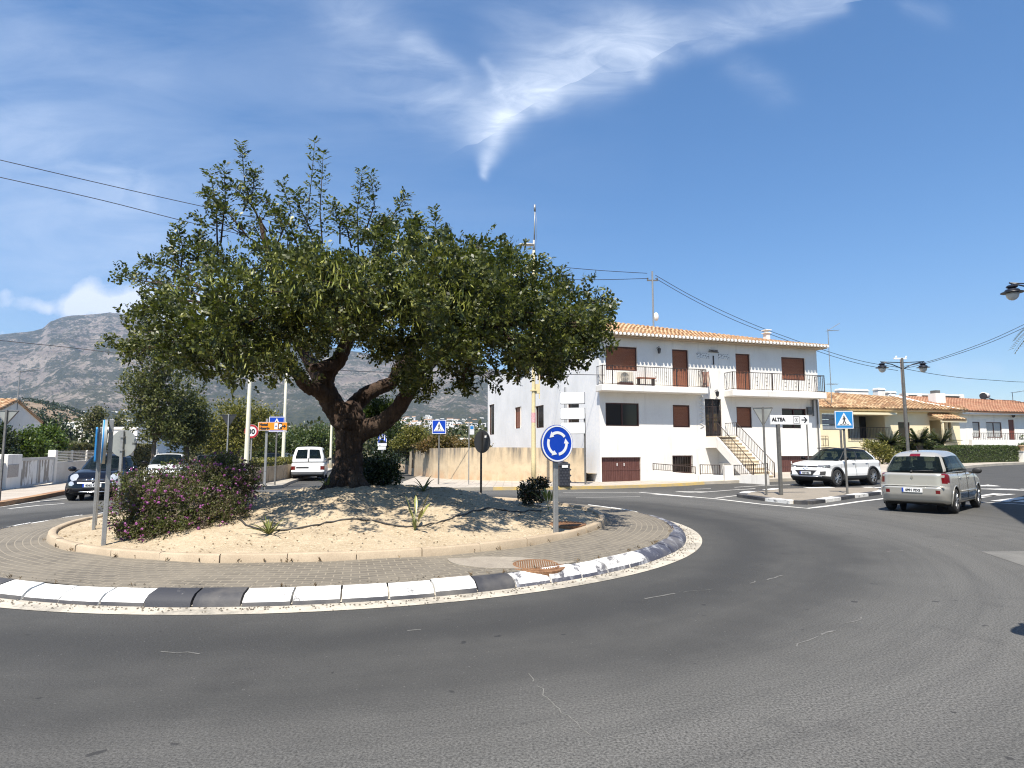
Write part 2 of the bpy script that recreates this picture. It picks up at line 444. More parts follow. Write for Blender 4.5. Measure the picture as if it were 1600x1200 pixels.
# ------------------------------------------------------------------ roundabout: line, kerb, paving, planter kerb, mound
def ring(r0, r1, z0, z1, a0, a1, n):
    vs = []; fs = []
    for i in range(n + 1):
        a = a0 + (a1 - a0) * i / n
        vs += [(CX + r0 * math.cos(a), CY + r0 * math.sin(a), z0), (CX + r1 * math.cos(a), CY + r1 * math.sin(a), z1)]
    for i in range(n): fs.append((2 * i, 2 * i + 1, 2 * i + 3, 2 * i + 2))
    return vs, fs
mb = MB(); mb.add(*ring(R_KERB - .02, R_LINE, .010, .005, 0, 2 * math.pi, 160))
tag(mb.build('edge_line', M['gutter_paint'], fix=False), kind='structure')
# block paving, laid in rings
vs, fs = [], []
NA, NR = 240, 6
for i in range(NA + 1):
    a = 2 * math.pi * i / NA
    for j in range(NR + 1):
        r = R_PLANT - .1 + (R_TOP + .02 - R_PLANT + .1) * j / NR
        z = .20 - .06 * j / NR + .008 * math.sin(a * 9 + j) + .006 * math.sin(a * 23 - j * 2)
        vs.append((CX + r * math.cos(a), CY + r * math.sin(a), z))
for i in range(NA):
    for j in range(NR): fs.append((i * (NR + 1) + j, i * (NR + 1) + j + 1, (i + 1) * (NR + 1) + j + 1, (i + 1) * (NR + 1) + j))
mb = MB(); mb.add(vs, fs); pav = mb.build('block_paving', M['pavers'], fix=False, smooth=True); tag(pav, kind='structure')
uvl = pav.data.uv_layers.new(name='UVMap')
for li, lp in enumerate(pav.data.loops):
    vi = lp.vertex_index; i, j = divmod(vi, NR + 1)
    uvl.data[li].uv = (2 * math.pi * i / NA * 6.0, (R_PLANT - .1 + (R_TOP + .02 - R_PLANT + .1) * j / NR))

def kerb_colour(a):
    """paint of the kerbstone at angle a (degrees, from the camera's near side round)"""
    px = CX + R_KERB * math.cos(a); py = CY + R_KERB * math.sin(a)
    u = 800 + F * px / max(py, .1) if py > 0 else 0
    front = math.sin(a) < .12
    if not front: return 0 if int(math.degrees(a) / 12) % 3 else 1
    if u < 12: return 1
    if u < 236: return 0
    if u < 358: return 1
    if u < 748: return 0
    if u < 790: return 1
    if u < 1012: return 2
    return 3
mb = MB(); NK = 84; rk = random.Random(5)
for k in range(NK):
    a0 = 2 * math.pi * (k + .022) / NK; a1 = 2 * math.pi * (k + .978) / NK
    c = kerb_colour((a0 + a1) / 2); jz = rk.uniform(-.010, .010); jr = rk.uniform(-.014, .012)
    prof = [(R_TOP, .0), (R_TOP, .145), (R_TOP + .03, .150), (R_KERB - .10, .120), (R_KERB - .05, .085), (R_KERB - .02, .052), (R_KERB, -.02)]
    vs = []; n = 5
    for i in range(n):
        a = a0 + (a1 - a0) * i / (n - 1)
        for q, (r, z) in enumerate(prof):
            vs.append((CX + (r + jr) * math.cos(a), CY + (r + jr) * math.sin(a), z + (jz if z > .03 else 0)))
    K = len(prof)
    for i in range(n - 1):
        for q in range(K - 1):
            mb.f.append(tuple(len(mb.v) + x for x in (i * K + q, i * K + q + 1, (i + 1) * K + q + 1, (i + 1) * K + q)))
            low = q >= 5
            mb.m.append(1 if (low and c in (0, 1)) else (3 if low else c))
    n0 = len(mb.v); mb.f += [tuple(n0 + q for q in range(K)), tuple(n0 + (n - 1) * K + q for q in range(K - 1, -1, -1))]; mb.m += [c, c]
    mb.v += vs
tag(mb.build('roundabout_kerb', [M['kerb_white'], M['kerb_black'], M['kerb_scuffed'], M['kerb_smudged']], auto=50), kind='structure')
mb = MB(); vs, fs = ring(R_TOP, R_KERB - .02, .10, .02, 0, 2 * math.pi, 120); mb.add(vs, fs)
tag(mb.build('kerb_bed', M['kerbstone'], fix=False), kind='structure')
# planter kerb of rounded cream stones
mb = MB(); NP = 38
for k in range(NP):
    a0 = 2 * math.pi * (k + .006) / NP; a1 = 2 * math.pi * (k + .994) / NP; jz = rk.uniform(-.010, .012); jr = rk.uniform(-.01, .01)
    prof = [(R_PLANT - .11, .1), (R_PLANT - .11, .285), (R_PLANT - .095, .302), (R_PLANT - .015, .302), (R_PLANT + .005, .285), (R_PLANT + .01, .12)]
    n = 6; K = len(prof); vs = []
    for i in range(n):
        a = a0 + (a1 - a0) * i / (n - 1)
        for r, z in prof: vs.append((CX + (r + jr) * math.cos(a), CY + (r + jr) * math.sin(a), z + jz))
    fs = [(i * K + q, i * K + q + 1, (i + 1) * K + q + 1, (i + 1) * K + q) for i in range(n - 1) for q in range(K - 1)]
    fs += [tuple(range(K)), tuple((n - 1) * K + q for q in range(K - 1, -1, -1))]
    mb.add(vs, fs)
tag(mb.build('planter_kerb', M['kerb_cream'], auto=50), kind='structure')

def vnoise(x, y, s=0):
    """cheap smooth value noise"""
    def h(i, j):
        n = (i * 374761393 + j * 668265263 + s * 1442695041) & 0xffffffff
        n = ((n ^ (n >> 13)) * 1274126177) & 0xffffffff
        return ((n ^ (n >> 16)) & 0xffff) / 65535.0
    i, j = math.floor(x), math.floor(y); fx, fy = x - i, y - j
    fx = fx * fx * (3 - 2 * fx); fy = fy * fy * (3 - 2 * fy)
    return (h(i, j) * (1 - fx) + h(i + 1, j) * fx) * (1 - fy) + (h(i, j + 1) * (1 - fx) + h(i + 1, j + 1) * fx) * fy
def mz(x, y):
    """height of the sand mound"""
    r = math.hypot(x - CX, y - CY) / (R_PLANT - .1)
    if r >= 1: return .25
    b = .245 + .63 * (1 - sstep(0.0, 1.0, r)) ** .8
    w = min(1, (1 - r) * 5)
    return b + w * ((vnoise(x * .9, y * .9) - .5) * .15 + (vnoise(x * 2.7, y * 2.7, 3) - .5) * .08 + (vnoise(x * 8, y * 8, 5) - .5) * .045 + (vnoise(x * 17, y * 17, 6) - .5) * .018)
def PM(u, v):
    """mound point seen at a photo pixel (nearest hit)"""
    x, a, b = ray(u, v); t = 6.0
    while t < 24:
        z = HC + b * t
        if z <= mz(x * t, a * t): return (x * t, a * t, mz(x * t, a * t))
        t += .02
    return G(u, v, .25)
vs, fs = [], []; NA, NR = 380, 90
for j in range(NR + 1):
    r = (R_PLANT - .09) * j / NR
    for i in range(NA):
        a = 2 * math.pi * i / NA; x, y = CX + r * math.cos(a), CY + r * math.sin(a); vs.append((x, y, mz(x, y)))
for j in range(NR):
    for i in range(NA): fs.append((j * NA + i, (j + 1) * NA + i, (j + 1) * NA + (i + 1) % NA, j * NA + (i + 1) % NA))
mb = MB(); mb.add(vs, fs); tag(mb.build('sand_mound', M['sand'], fix=False, smooth=True), kind='structure')

# manhole covers
M['rust'] = mat('rusty_iron', (.19, .09, .038), (.12, .055, .025), 6, .85, bump=.3, c3=(.25, .14, .07))
M['mortar'] = mat('mortar_patch', (.29, .255, .205), (.22, .19, .155), 2.5, .95, bump=.3, fine=.15)
def manhole(p, r, label, tilt=0):
    t = thing('manhole_cover', label, 'manhole cover', p)
    mb = MB(); mb.lathe([(r, -.04), (r, .012), (r - .012, .018), (r - .03, .018), (r - .035, .010), (.0001, .010)], 36)
    n = 9
    for i in range(-n, n + 1):
        for j in range(-n, n + 1):
            x, y = i * r / (n + 1.5), j * r / (n + 1.5)
            if math.hypot(x, y) < r * .88: mb.box(x - r * .03, x + r * .03, y - r * .03, y + r * .03, .008, .017)
    mb.build('iron_lid', M['rust'], t)
    mb = MB(); mb.lathe([(r + .07, -.05), (r + .07, .004), (r + .06, .010), (r + .004, .010), (r + .004, -.05)], 36)
    mb.build('frame', M['rust'], t)
    return t
g = G(838, 882, .16); rg = math.hypot(g[0] - CX, g[1] - CY); zp_ = .20 - .06 * (rg - R_PLANT + .1) / (R_TOP - R_PLANT + .12)
mh = manhole((g[0], g[1], zp_ - .002), .31, 'round rusty manhole cover in the block paving beside the painted kerb'); mh.rotation_euler = Vector((0, 0, 1)).rotation_difference(Vector(((g[0] - CX) / rg * .0465, (g[1] - CY) / rg * .0465, 1)).normalized()).to_euler()
poly = []
for i in range(36):
    a = 2 * math.pi * i / 36; rr_ = .50 + .26 * vnoise(3 + 2.5 * math.cos(a), 3 + 2.5 * math.sin(a), 9)
    qx, qy = g[0] - .20 + rr_ * 1.5 * math.cos(a + .35), g[1] + .05 + rr_ * .62 * math.sin(a); rq = math.hypot(qx - CX, qy - CY); fq = min(1, (R_TOP - .03) / rq); poly.append((CX + (qx - CX) * fq, CY + (qy - CY) * fq))
mb = MB(); mb.prism(poly, .14, lambda x, y: .20 - .06 * (math.hypot(x - CX, y - CY) - R_PLANT + .1) / (R_TOP - R_PLANT + .12) + .012)
tag(mb.build('mortar_patch', M['mortar']), kind='structure')
g = PM(884, 822); manhole((g[0], g[1], g[2] + .035), .30, 'dark rusty manhole cover sunk in the sand beside the blue roundabout sign')

# ------------------------------------------------------------------ traffic island and road markings
isl = [xy(1157, 777), xy(1200, 783), xy(1240, 787.5), xy(1262, 788), xy(1284, 785), xy(1330, 778), xy(1380, 771.5), xy(1384, 768), xy(1370, 765), xy(1300, 765), xy(1215, 767), xy(1165, 773)]
sheet(isl, .095, 2.0, skirt=-.05, name='traffic_island', mats=M['pavers_flat'])
pl = dense(isl, .55, True); mb = MB()
for i in range(len(pl)):
    a, b = pl[i], pl[(i + 1) % len(pl)]; s0 = .03; q0 = (a[0] + (b[0] - a[0]) * s0, a[1] + (b[1] - a[1]) * s0); q1 = (a[0] + (b[0] - a[0]) * (1 - s0), a[1] + (b[1] - a[1]) * (1 - s0))
    n0 = len(mb.f); k = len(mb.v)
    strip(mb, [q0, q1], .32, .105, .12, side=.03, m=(0 if (i // 2) % 2 else 1), step=9)
tag(mb.build('island_kerb', [M['kerb_white'], M['kerb_black']]), kind='structure')

mk = MB()
def line(pts, w, px=True):
    strip(mk, [xy(*p) for p in pts] if px else pts, w, .005)
line([(1000, 769.5), (1075, 776), (1118, 779.5), (1190, 788), (1262, 794.5), (1300, 790), (1345, 783.5), (1400, 777)], .16)
line([(1022, 772), (1085, 777)], .30)
line([(1118, 778.5), (1155, 774), (1215, 769)], .10)
line([(1056, 768.3), (1085, 770.2), (1140, 766), (1215, 761)], .12)
line([(1060, 768.5), (1105, 768.8)], .35)
line([(1085, 764.5), (1190, 759), (1240, 757)], .10)
line([(880, 770), (960, 770), (1010, 769)], .10)
line([(900, 778), (1000, 776)], .05)
line([(14, 795), (60, 790), (100, 787)], .12)
line([(-60, 800), (0, 792.5), (50, 785), (110, 778)], .10)
line([(1500, 753), (1555, 749.5), (1620, 744.5)], .55)
line([(1500, 764), (1545, 757), (1620, 745.5)], .16)
for q in range(6):
    line([(1505 + q * 13, 752.5 - q * .6), (1500 + q * 17, 762.5 - q * 2.3)], .35)
line([(1500, 781), (1540, 775), (1562, 771.5)], .40)
line([(1535, 776), (1582, 772)], .22)
line([(1500, 782.5), (1560, 786), (1640, 790.5)], .14)
line([(1512, 769), (1532, 769)], .2)
for k_ in range(4):
    line([(1562 + k_ * 26, 783.5 + k_ * .6), (1610 + k_ * 34, 777.5 - k_ * .2)], .5)
line([(520, 770), (600, 770)], .10)
line([(1330, 763), (1420, 757)], .10)
tag(mk.build('road_marking', M['road_paint'], fix=False), kind='structure')
# repaired strip of lighter concrete at the right kerb
mb = MB(); strip(mb, [xy(1536, 861), xy(1600, 868), (14.5, 9.6)], .05, .004)
pp = [xy(1533, 862), xy(1660, 905), (14.6, 9.0), (15.0, 10.6)]
sheet(pp, .004, 2.0, name='concrete_patch', mats=mat('concrete_patch', (.15, .146, .136), (.115, .112, .104), 2, .9, bump=.2, fine=.2))
# pale scuffs where trailers and gates have dragged over the lane
rs = random.Random(8); mb = MB()
for pts in ([(1345, 838), (1400, 846), (1440, 852), (1490, 855), (1550, 858)], [(1385, 862), (1440, 858), (1500, 852)], [(1010, 935), (1060, 928), (1120, 919)], [(1170, 912), (1230, 898)], [(640, 985), (700, 978)], [(250, 1020), (330, 1022)], [(1240, 1010), (1300, 985), (1350, 965)]):
    q = [(x + rs.uniform(-.03, .03), y + rs.uniform(-.03, .03)) for x, y in dense([xy(*p) for p in pts], .10)]; i = 0
    while i < len(q) - 3:
        k = rs.randint(1, 4); strip(mb, q[i:i + k + 1], rs.uniform(.006, .03), .003, step=.08); i += k + rs.randint(1, 3)
tag(mb.build('road_scuff', mat('road_scuff', (.17, .166, .155), (.09, .088, .083), 14, .9), fix=False), kind='structure')
# a pale crack across the asphalt
rc = random.Random(3); mb = MB()
for pts, w in (([(828, 1053), (836, 1066), (846, 1077), (847, 1086), (860, 1096), (872, 1108), (884, 1118), (896, 1128), (908, 1139), (922, 1150)], .0085), ([(934, 1160), (985, 1150), (1035, 1136), (1085, 1122), (1130, 1108)], .0045)):
    q = [(x + rc.uniform(-.016, .016), y + rc.uniform(-.016, .016)) for x, y in dense([xy(*p) for p in pts], .05)]; i = 0
    while i < len(q) - 3:
        k = rc.randint(2, 7); strip(mb, q[i:i + k + 1], w * rc.uniform(.5, 1.2), .003, step=.05); i += k + (1 if rc.random() < .45 else 0)
tag(mb.build('asphalt_crack', mat('pale_crack_filler', (.19, .185, .17), (.11, .107, .10), 20, .9), fix=False), kind='structure')
# ------------------------------------------------------------------ foliage
def unit(a):
    return a / np.maximum(np.linalg.norm(a, axis=1, keepdims=True), 1e-9)
def leaf_mesh(name, c, axis, nrm, ln, wd, material, parent, fold=0.0):
    """one kite-shaped leaf per row"""
    axis = unit(axis); side = unit(np.cross(axis, nrm)); up = np.cross(side, axis)
    ln = np.asarray(ln).reshape(-1, 1); wd = np.asarray(wd).reshape(-1, 1)
    n = len(c); v = np.empty((n, 4, 3))
    v[:, 0] = c - axis * ln * .5
    v[:, 1] = c + side * wd * .5 + axis * ln * .08 + up * wd * fold
    v[:, 2] = c + axis * ln * .5
    v[:, 3] = c - side * wd * .5 + axis * ln * .08 + up * wd * fold
    f = np.arange(n * 4).reshape(n, 4)
    return np_mesh(name, v.reshape(-1, 3), f, material, parent)
def in_blobs(blobs, n, rng, bias=.55):
    """points spread through ellipsoids (centre, radii, weight), denser towards their skin"""
    w = np.array([b[2] for b in blobs], float); k = rng.choice(len(blobs), n, p=w / w.sum())
    c = np.array([b[0] for b in blobs])[k]; r = np.array([b[1] for b in blobs])[k]
    d = unit(rng.normal(size=(n, 3))); q = rng.random(n) ** bias
    return c + d * r * q[:, None], d
def tufted(blobs, n, per, spread, rng, bias=.55, up=.5):
    """leaf positions in tufts"""
    m = max(1, n // per)
    tc, td = in_blobs(blobs, m, rng, bias)
    c = np.repeat(tc, per, 0) + rng.normal(size=(m * per, 3)) * spread
    d = np.repeat(td, per, 0)
    ax = unit(d * .8 + rng.normal(size=c.shape) * .8 + np.array([0, 0, up]))
    nr = unit(rng.normal(size=c.shape) * .7 + np.array([0, 0, .9]) + d * .4)
    return c, ax, nr
def rel(o, c):
    return c - np.array(o.location)

# ---- the old carob tree on the mound
M['carob_leaf'] = leafmat('carob_leaf', [(.012, .017, .006), (.020, .028, .008), (.030, .040, .010), (.044, .055, .013), (.065, .078, .016), (.11, .12, .024), (.22, .22, .045)], .20, .42, .34, ((.075, .085, .015), .45), 1.0)  # random leaf tones; darkest and brightest put crown shade and sunlit leaves into colour
M['carob_pod'] = leafmat('carob_pod', [(.20, .23, .04), (.30, .30, .06), (.15, .18, .035)], .15, .5)
def bark_mat(name, c1, c2, c3, vs=(1, 1, .22), sc=9, b_=.9):
    m, t, b = newmat(name); p = obj_pos(t); q = t.scale(p, vs)
    n = t.noise(q, sc, 6, .65, .4); w = t.noise(p, 1.6, 3)
    col = t.mix(t.range(n, .35, .65), c1, c2); col = t.mix(t.range(w, .5, .7, 0, .6), col, c3)
    t.put(b.inputs['Base Color'], col); b.inputs['Roughness'].default_value = .92; b.inputs['Specular IOR Level'].default_value = .2
    t.put(b.inputs['Normal'], t.bump(t.math('ADD', n, t.math('MULTIPLY', t.noise(p, sc * 4, 4), .4)), b_, .06)); return m
M['carob_bark'] = bark_mat('carob_bark', (.030, .019, .014), (.085, .055, .040), (.12, .085, .062), (1, 1, .16), 13, 1.0)
M['deadwood'] = mat('pale_dead_wood', (.42, .33, .23), (.32, .25, .17), 6, .9, bump=.3)
TD = 13.2
def T3(u, v, d=0.0): return Vector(AT(u, v, TD + d))
def smooth_path(pts, k=6):
    """Catmull-Rom through points with radii"""
    out = []
    P = [pts[0]] + list(pts) + [pts[-1]]
    for i in range(1, len(P) - 2):
        for j in range(k):
            t = j / k; a, b, c, d = P[i - 1], P[i], P[i + 1], P[i + 2]
            out.append(tuple(.5 * ((2 * b[q]) + (-a[q] + c[q]) * t + (2 * a[q] - 5 * b[q] + 4 * c[q] - d[q]) * t * t + (-a[q] + 3 * b[q] - 3 * c[q] + d[q]) * t ** 3) for q in range(4)))
    out.append(tuple(pts[-1])); return out
def limb(mb, pts, n=14, wob=.10, k=6, seed=0):
    """pts: (u, v, depth offset, radius in photo pixels)"""
    q = []
    for u, v, d, r in pts:
        p = T3(u, v, d); q.append((p.x, p.y, p.z, r / F * (TD + d)))
    s = smooth_path(q, k)
    rr = random.Random(seed)
    path = [(a[0] + rr.uniform(-1, 1) * a[3] * .06, a[1] + rr.uniform(-1, 1) * a[3] * .06, a[2]) for a in s]
    mb.tube(path, [a[3] for a in s], n, 0, True, wob, seed)
tb = T3(548, 765); tb.z = mz(tb.x, tb.y) - .05
carob = thing('carob_tree', 'old gnarled carob tree with thick dark trunk growing on the sandy roundabout mound', 'tree', tb)
mb = MB()
limb(mb, [(540, 800, 0, 40), (540, 778, 0, 36), (541, 764, 0, 31), (543, 742, 0, 23), (545, 712, 0, 20.5), (546, 682, 0, 21), (547, 660, 0, 24), (545, 642, 0, 20)], 24, .07, 6, 1)
for (uu, vv, rr_) in ((516, 766, 9), (530, 770, 10), (556, 768, 10), (574, 768, 7), (503, 770, 6)):   # root flare
    limb(mb, [(544 + (uu - 544) * .25, 715, -.15, 10), (544 + (uu - 544) * .5, 740, -.25, rr_), (uu, vv - 3, -.45, rr_ * .9), (uu + (uu - 544) * .5, vv + 8, -.8, rr_ * .45)], 10, .12, 5, uu)
limb(mb, [(548, 700, .1, 16), (543, 668, .05, 19), (529, 645, 0, 18), (513, 620, -.05, 16), (507, 598, -.1, 14.5), (516, 577, -.1, 12.5), (530, 560, -.1, 12), (541, 535, -.1, 10), (548, 505, -.2, 9), (540, 470, -.3, 7), (520, 430, -.4, 5)], 18, .08, 6, 2)
limb(mb, [(512, 622, -.1, 12), (499, 611, -.3, 12.5), (484, 606, -.5, 11), (474, 598, -.6, 10.5), (468, 588, -.7, 9.5), (450, 572, -1.0, 9), (420, 545, -1.4, 7), (380, 505, -1.8, 5), (330, 470, -2.2, 3)], 14, .10, 6, 3)
limb(mb, [(505, 600, 0, 14), (490, 575, .6, 11), (470, 540, 1.0, 9), (440, 480, 1.4, 7), (420, 400, 1.6, 5), (405, 340, 1.6, 3)], 12, .08, 6, 4)
limb(mb, [(524, 568, -.1, 12), (505, 572, -.5, 8), (490, 576, -.9, 6)], 12, .12, 5, 5)
limb(mb, [(548, 688, .1, 15), (570, 672, 0, 15.5), (597, 661, -.1, 14), (620, 640, -.2, 12.5), (636, 614, -.3, 12), (639, 592, -.4, 11.5), (648, 576, -.5, 12), (668, 570, -.7, 10), (700, 545, -1.1, 8), (745, 520, -1.6, 6), (800, 500, -2.0, 4)], 16, .09, 6, 6)
limb(mb, [(640, 600, -.4, 12), (636, 575, 0, 10), (650, 540, .6, 8), (690, 480, 1.0, 6), (720, 430, 1.2, 4)], 12, .09, 6, 7)
limb(mb, [(546, 662, .2, 14), (553, 637, .4, 14), (570, 618, .5, 12.5), (592, 606, .6, 11), (612, 598, .7, 10), (622, 580, .9, 9), (640, 550, 1.4, 7), (690, 520, 2.2, 5), (790, 490, 2.8, 3)], 14, .09, 6, 8)
limb(mb, [(541, 535, -.1, 9), (560, 500, .5, 7), (575, 440, .9, 5), (590, 390, 1.0, 3)], 10, .08, 6, 9)
CAROB = [  # u, v, half width, half height (photo pixels), depth offset, half depth (m), weight
 (430, 488, 98, 78, -.5, 2.2, 1.1), (365, 512, 86, 60, -.8, 1.9, .8), (305, 502, 58, 44, -.4, 1.5, .42), (505, 458, 90, 64, -.3, 2.4, 1.0),
 (570, 478, 95, 66, -.6, 2.4, 1.05), (640, 450, 88, 60, .2, 2.4, .85), (695, 480, 90, 82, -.5, 2.4, 1.15), (765, 452, 88, 62, .2, 2.2, .95),
 (800, 500, 95, 78, -.4, 2.2, 1.1), (880, 520, 70, 62, -.2, 1.7, .75), (925, 515, 38, 50, 0, 1.0, .3), (720, 550, 85, 42, -.9, 1.5, .6),
 (820, 555, 60, 34, -.9, 1.2, .35), (400, 560, 65, 40, -1.2, 1.2, .45), (335, 555, 55, 42, -.9, 1.1, .35), (275, 530, 55, 50, -.6, 1.0, .3),
 (460, 528, 46, 30, 1.2, 1.0, .2), (622, 548, 30, 40, -.8, .9, .24), (650, 595, 24, 26, -1.1, .6, .13), (880, 560, 40, 26, -.6, .8, .16),
 (735, 585, 30, 22, -1.1, .5, .1), (560, 515, 30, 20, 1.0, .8, .08), 
 (280, 415, 30, 40, -.4, .6, .07), (350, 415, 44, 34, 0, .9, .13), (340, 345, 26, 34, 0, .5, .06), (395, 350, 24, 30, .2, .5, .05), (600, 350, 30, 24, .3, .5, .05), (450, 370, 24, 24, .3, .5, .05), (215, 545, 34, 30, -.4, .5, .08), (230, 490, 24, 18, -.3, .4, .04),
 (600, 380, 50, 34, .3, .8, .16), (650, 385, 34, 30, .2, .6, .09),
 (740, 400, 50, 26, .2, .9, .16), (795, 420, 28, 20, .2, .6, .06), (870, 455, 28, 20, .1, .5, .06), (940, 480, 20, 18, 0, .4, .03),
 (430, 415, 46, 36, .2, 1.0, .16), (200, 435, 14, 8, -.3, .2, .012), (720, 600, 12, 12, -1.1, .3, .02), (860, 580, 16, 12, -.6, .3, .02)]
blobs = []
for u, v, a, b_, d, hd, w in CAROB:
    big = w > .25; d = d - ((2.0 if u < 720 else 1.3) if big else .4); hd = hd * (1.30 if big else 1.0); w = w * (1.0 if u > 420 else .50) * (1.0 if v > 390 else .65)
    Y = TD + d; blobs.append((np.array(AT(u, v, Y)), np.array([a / F * Y, hd, b_ / F * Y]) * .96, w))
# branches into every clump
rb = random.Random(21)
hubs = [T3(480, 540, .5), T3(545, 500, -.2), T3(440, 480, 1.2), T3(410, 540, -1.4), T3(690, 520, -.9), T3(690, 480, 1.0), T3(650, 545, .8), T3(760, 510, -1.7), T3(740, 505, 2.3), T3(575, 440, .9), T3(430, 420, 1.5), T3(350, 480, -2.0)]
for (c, r, w) in blobs:
    c = Vector(c); h = min(hubs, key=lambda q: (q - c).length + .8 * max(0, q.z - c.z))
    mid = (h + c) / 2 + Vector((rb.uniform(-.2, .2), rb.uniform(-.2, .2), rb.uniform(-.1, .25)))
    r0 = .022 + .03 * min(1, w)
    mb.tube([h, h.lerp(mid, .5) + Vector((0, 0, .04)), mid, mid.lerp(c, .6), c], [r0, r0 * .85, r0 * .7, r0 * .5, r0 * .3], 7, 0, True, .08, int(w * 100))
    for _ in range(int(4 + w * 9)):
        e = c + Vector((rb.uniform(-.6, .6) * r[0], rb.uniform(-.6, .6) * r[1], rb.uniform(-.6, .5) * r[2]))
        m_ = mid.lerp(c, rb.random()); mb.tube([m_, m_.lerp(e, .5) + Vector((rb.uniform(-.08, .08), rb.uniform(-.08, .08), .05)), e], [r0 * .42, r0 * .3, .005], 5, 0, True)
# sparse sprays that stand clear of the crown: stems with leaves in ranks
SPR = [((405, 345, .3), (383, 290, .3), (377, 225, .3)), ((425, 400, .4), (455, 330, .4), (440, 285, .4)), ((478, 430, .5), (480, 350, .5), (492, 222, .5)), ((505, 400, .4), (500, 330, .4), (505, 240, .4)),
       ((340, 400, 0), (338, 320, 0), (328, 268, 0)), ((345, 380, .1), (352, 310, .1), (350, 262, .1)), ((560, 400, .4), (558, 330, .4), (566, 268, .4)), ((565, 380, .4), (585, 320, .4), (580, 275, .4)),
       ((600, 380, .4), (615, 335, .4), (635, 305, .4)), ((640, 400, .3), (645, 370, .3), (648, 335, .3)), ((690, 420, .3), (684, 380, .3), (678, 328, .3)), ((280, 440, -.3), (286, 390, -.3), (278, 352, -.3)),
       ((330, 480, -.3), (260, 460, -.3), (186, 424, -.3)), ((300, 440, -.3), (260, 415, -.3), (222, 408, -.3)), ((300, 500, -.4), (250, 490, -.4), (205, 487, -.4)), ((260, 540, -.4), (220, 535, -.4), (186, 548, -.4)),
       ((310, 420, -.1), (310, 385, -.1), (312, 365, -.1)), ((730, 430, .3), (740, 395, .3), (735, 372, .3)), ((780, 440, .2), (793, 410, .2), (800, 390, .2)), ((860, 480, .1), (875, 450, .1), (880, 428, .1)), ((920, 500, 0), (940, 485, 0), (958, 486, 0)),
       ((700, 570, -1.1), (725, 590, -1.1), (738, 612, -1.1)), ((830, 570, -.8), (855, 575, -.8), (868, 592, -.8)), ((380, 330, .3), (395, 300, .3), (398, 268, .3))]
for (u, v) in [(255, 395), (300, 380), (318, 300), (362, 290), (412, 310), (430, 330), (462, 300), (520, 320), (545, 330), (590, 350), (655, 345), (700, 360), (240, 440), (225, 470), (210, 520), (195, 560), (235, 585), (300, 575), (760, 378), (870, 438), (900, 455), (950, 500), (960, 540), (915, 570), (780, 605), (665, 625), (360, 605), (420, 600)]:
    cu_, cv_ = 560 + (u - 560) * .72, 480 + (v - 480) * .62; dd = rb.uniform(-1.2, .6)
    SPR.append(((cu_, cv_, dd), ((u + cu_) / 2 + rb.uniform(-8, 8), (v + cv_) / 2 - 6, dd), (u, v, dd)))
lc, la, lnn = [], [], []
for a, b_, e in SPR:
    A, B, E_ = T3(*a), T3(*b_), T3(*e)
    mb.tube([A, A.lerp(B, .5), B, B.lerp(E_, .6), E_], [.022, .018, .013, .009, .004], 6, 0)
    K = 15
    for i in range(K):
        t = .18 + .82 * i / (K - 1); p = (A * (1 - t) ** 2 + B * 2 * t * (1 - t) + E_ * t * t)
        tg = ((B - A) * (1 - t) + (E_ - B) * t).normalized()
        for s in range(2):
            ph = i * 2.4 + s * math.pi + rb.uniform(-.5, .5); o = tg.orthogonal().normalized(); o.rotate(Matrix.Rotation(ph, 3, tg))
            rach = (o * .85 + tg * rb.uniform(.2, .7) + Vector((0, 0, .12))).normalized(); L = (.34 - .17 * t) * rb.uniform(.7, 1.2)
            per = rach.cross(tg + Vector((.01, .02, 0))).normalized()
            for k in range(4):
                for sd in (-1, 1):
                    q = p + rach * (L * (k + .9) / 4) + per * sd * .045
                    lc.append(q); la.append(rach * .55 + per * sd * .8 + Vector((rb.gauss(0, .15), rb.gauss(0, .15), rb.gauss(0, .15)))); lnn.append(Vector((rb.gauss(0, .5), rb.gauss(0, .4) - .5, .8)))
mv = [(x - tb.x, y - tb.y, z - tb.z) for x, y, z in mb.v]; mb.v = mv
mb.build('trunk', M['carob_bark'], carob, smooth=True)
mb = MB(); limb(mb, [(527, 512, -1.9, 6.5), (528, 495, -1.95, 6), (530, 480, -2.0, 4.5), (532, 468, -2.0, 3)], 9, .08, 4, 31); limb(mb, [(519, 513, -1.8, 6), (527, 515, -1.9, 7), (537, 514, -1.8, 6)], 8, .1, 4, 32)
mb.v = [(x - tb.x, y - tb.y, z - tb.z) for x, y, z in mb.v]; mb.build('dead_stub', M['deadwood'], carob, smooth=True)['label'] = 'pale sawn stub of a dead branch'
# compound leaves through the crown
rng = np.random.default_rng(5)
NTUFT, PT = 760, 12; NS = NTUFT * PT
c, d = in_blobs(blobs, NTUFT, rng, .50); c = np.repeat(c, PT, 0) + rng.normal(size=(NS, 3)) * np.array([.135, .135, .11]); d = np.repeat(d, PT, 0)
rach = unit(d * .7 + rng.normal(size=c.shape) * .75 + np.array([0, 0, .28]))
per = unit(np.cross(rach, rng.normal(size=c.shape) + np.array([0, 0, .8])))
nr = unit(np.cross(per, rach) + rng.normal(size=c.shape) * .35)
C, A, N = [], [], []
for k in range(6):
    for sd in (-1, 1):
        C.append(c + rach * (.038 * (k - 2.5)) + per * sd * .032 + rng.normal(size=c.shape) * .012); A.append(per * sd * .8 + rach * .6 + rng.normal(size=c.shape) * .22); N.append(nr + rng.normal(size=c.shape) * .30)
C = np.concatenate(C + [np.array([list(q) for q in lc])]); A = np.concatenate(A + [np.array([list(q) for q in la])]); N = np.concatenate(N + [np.array([list(q) for q in lnn])])
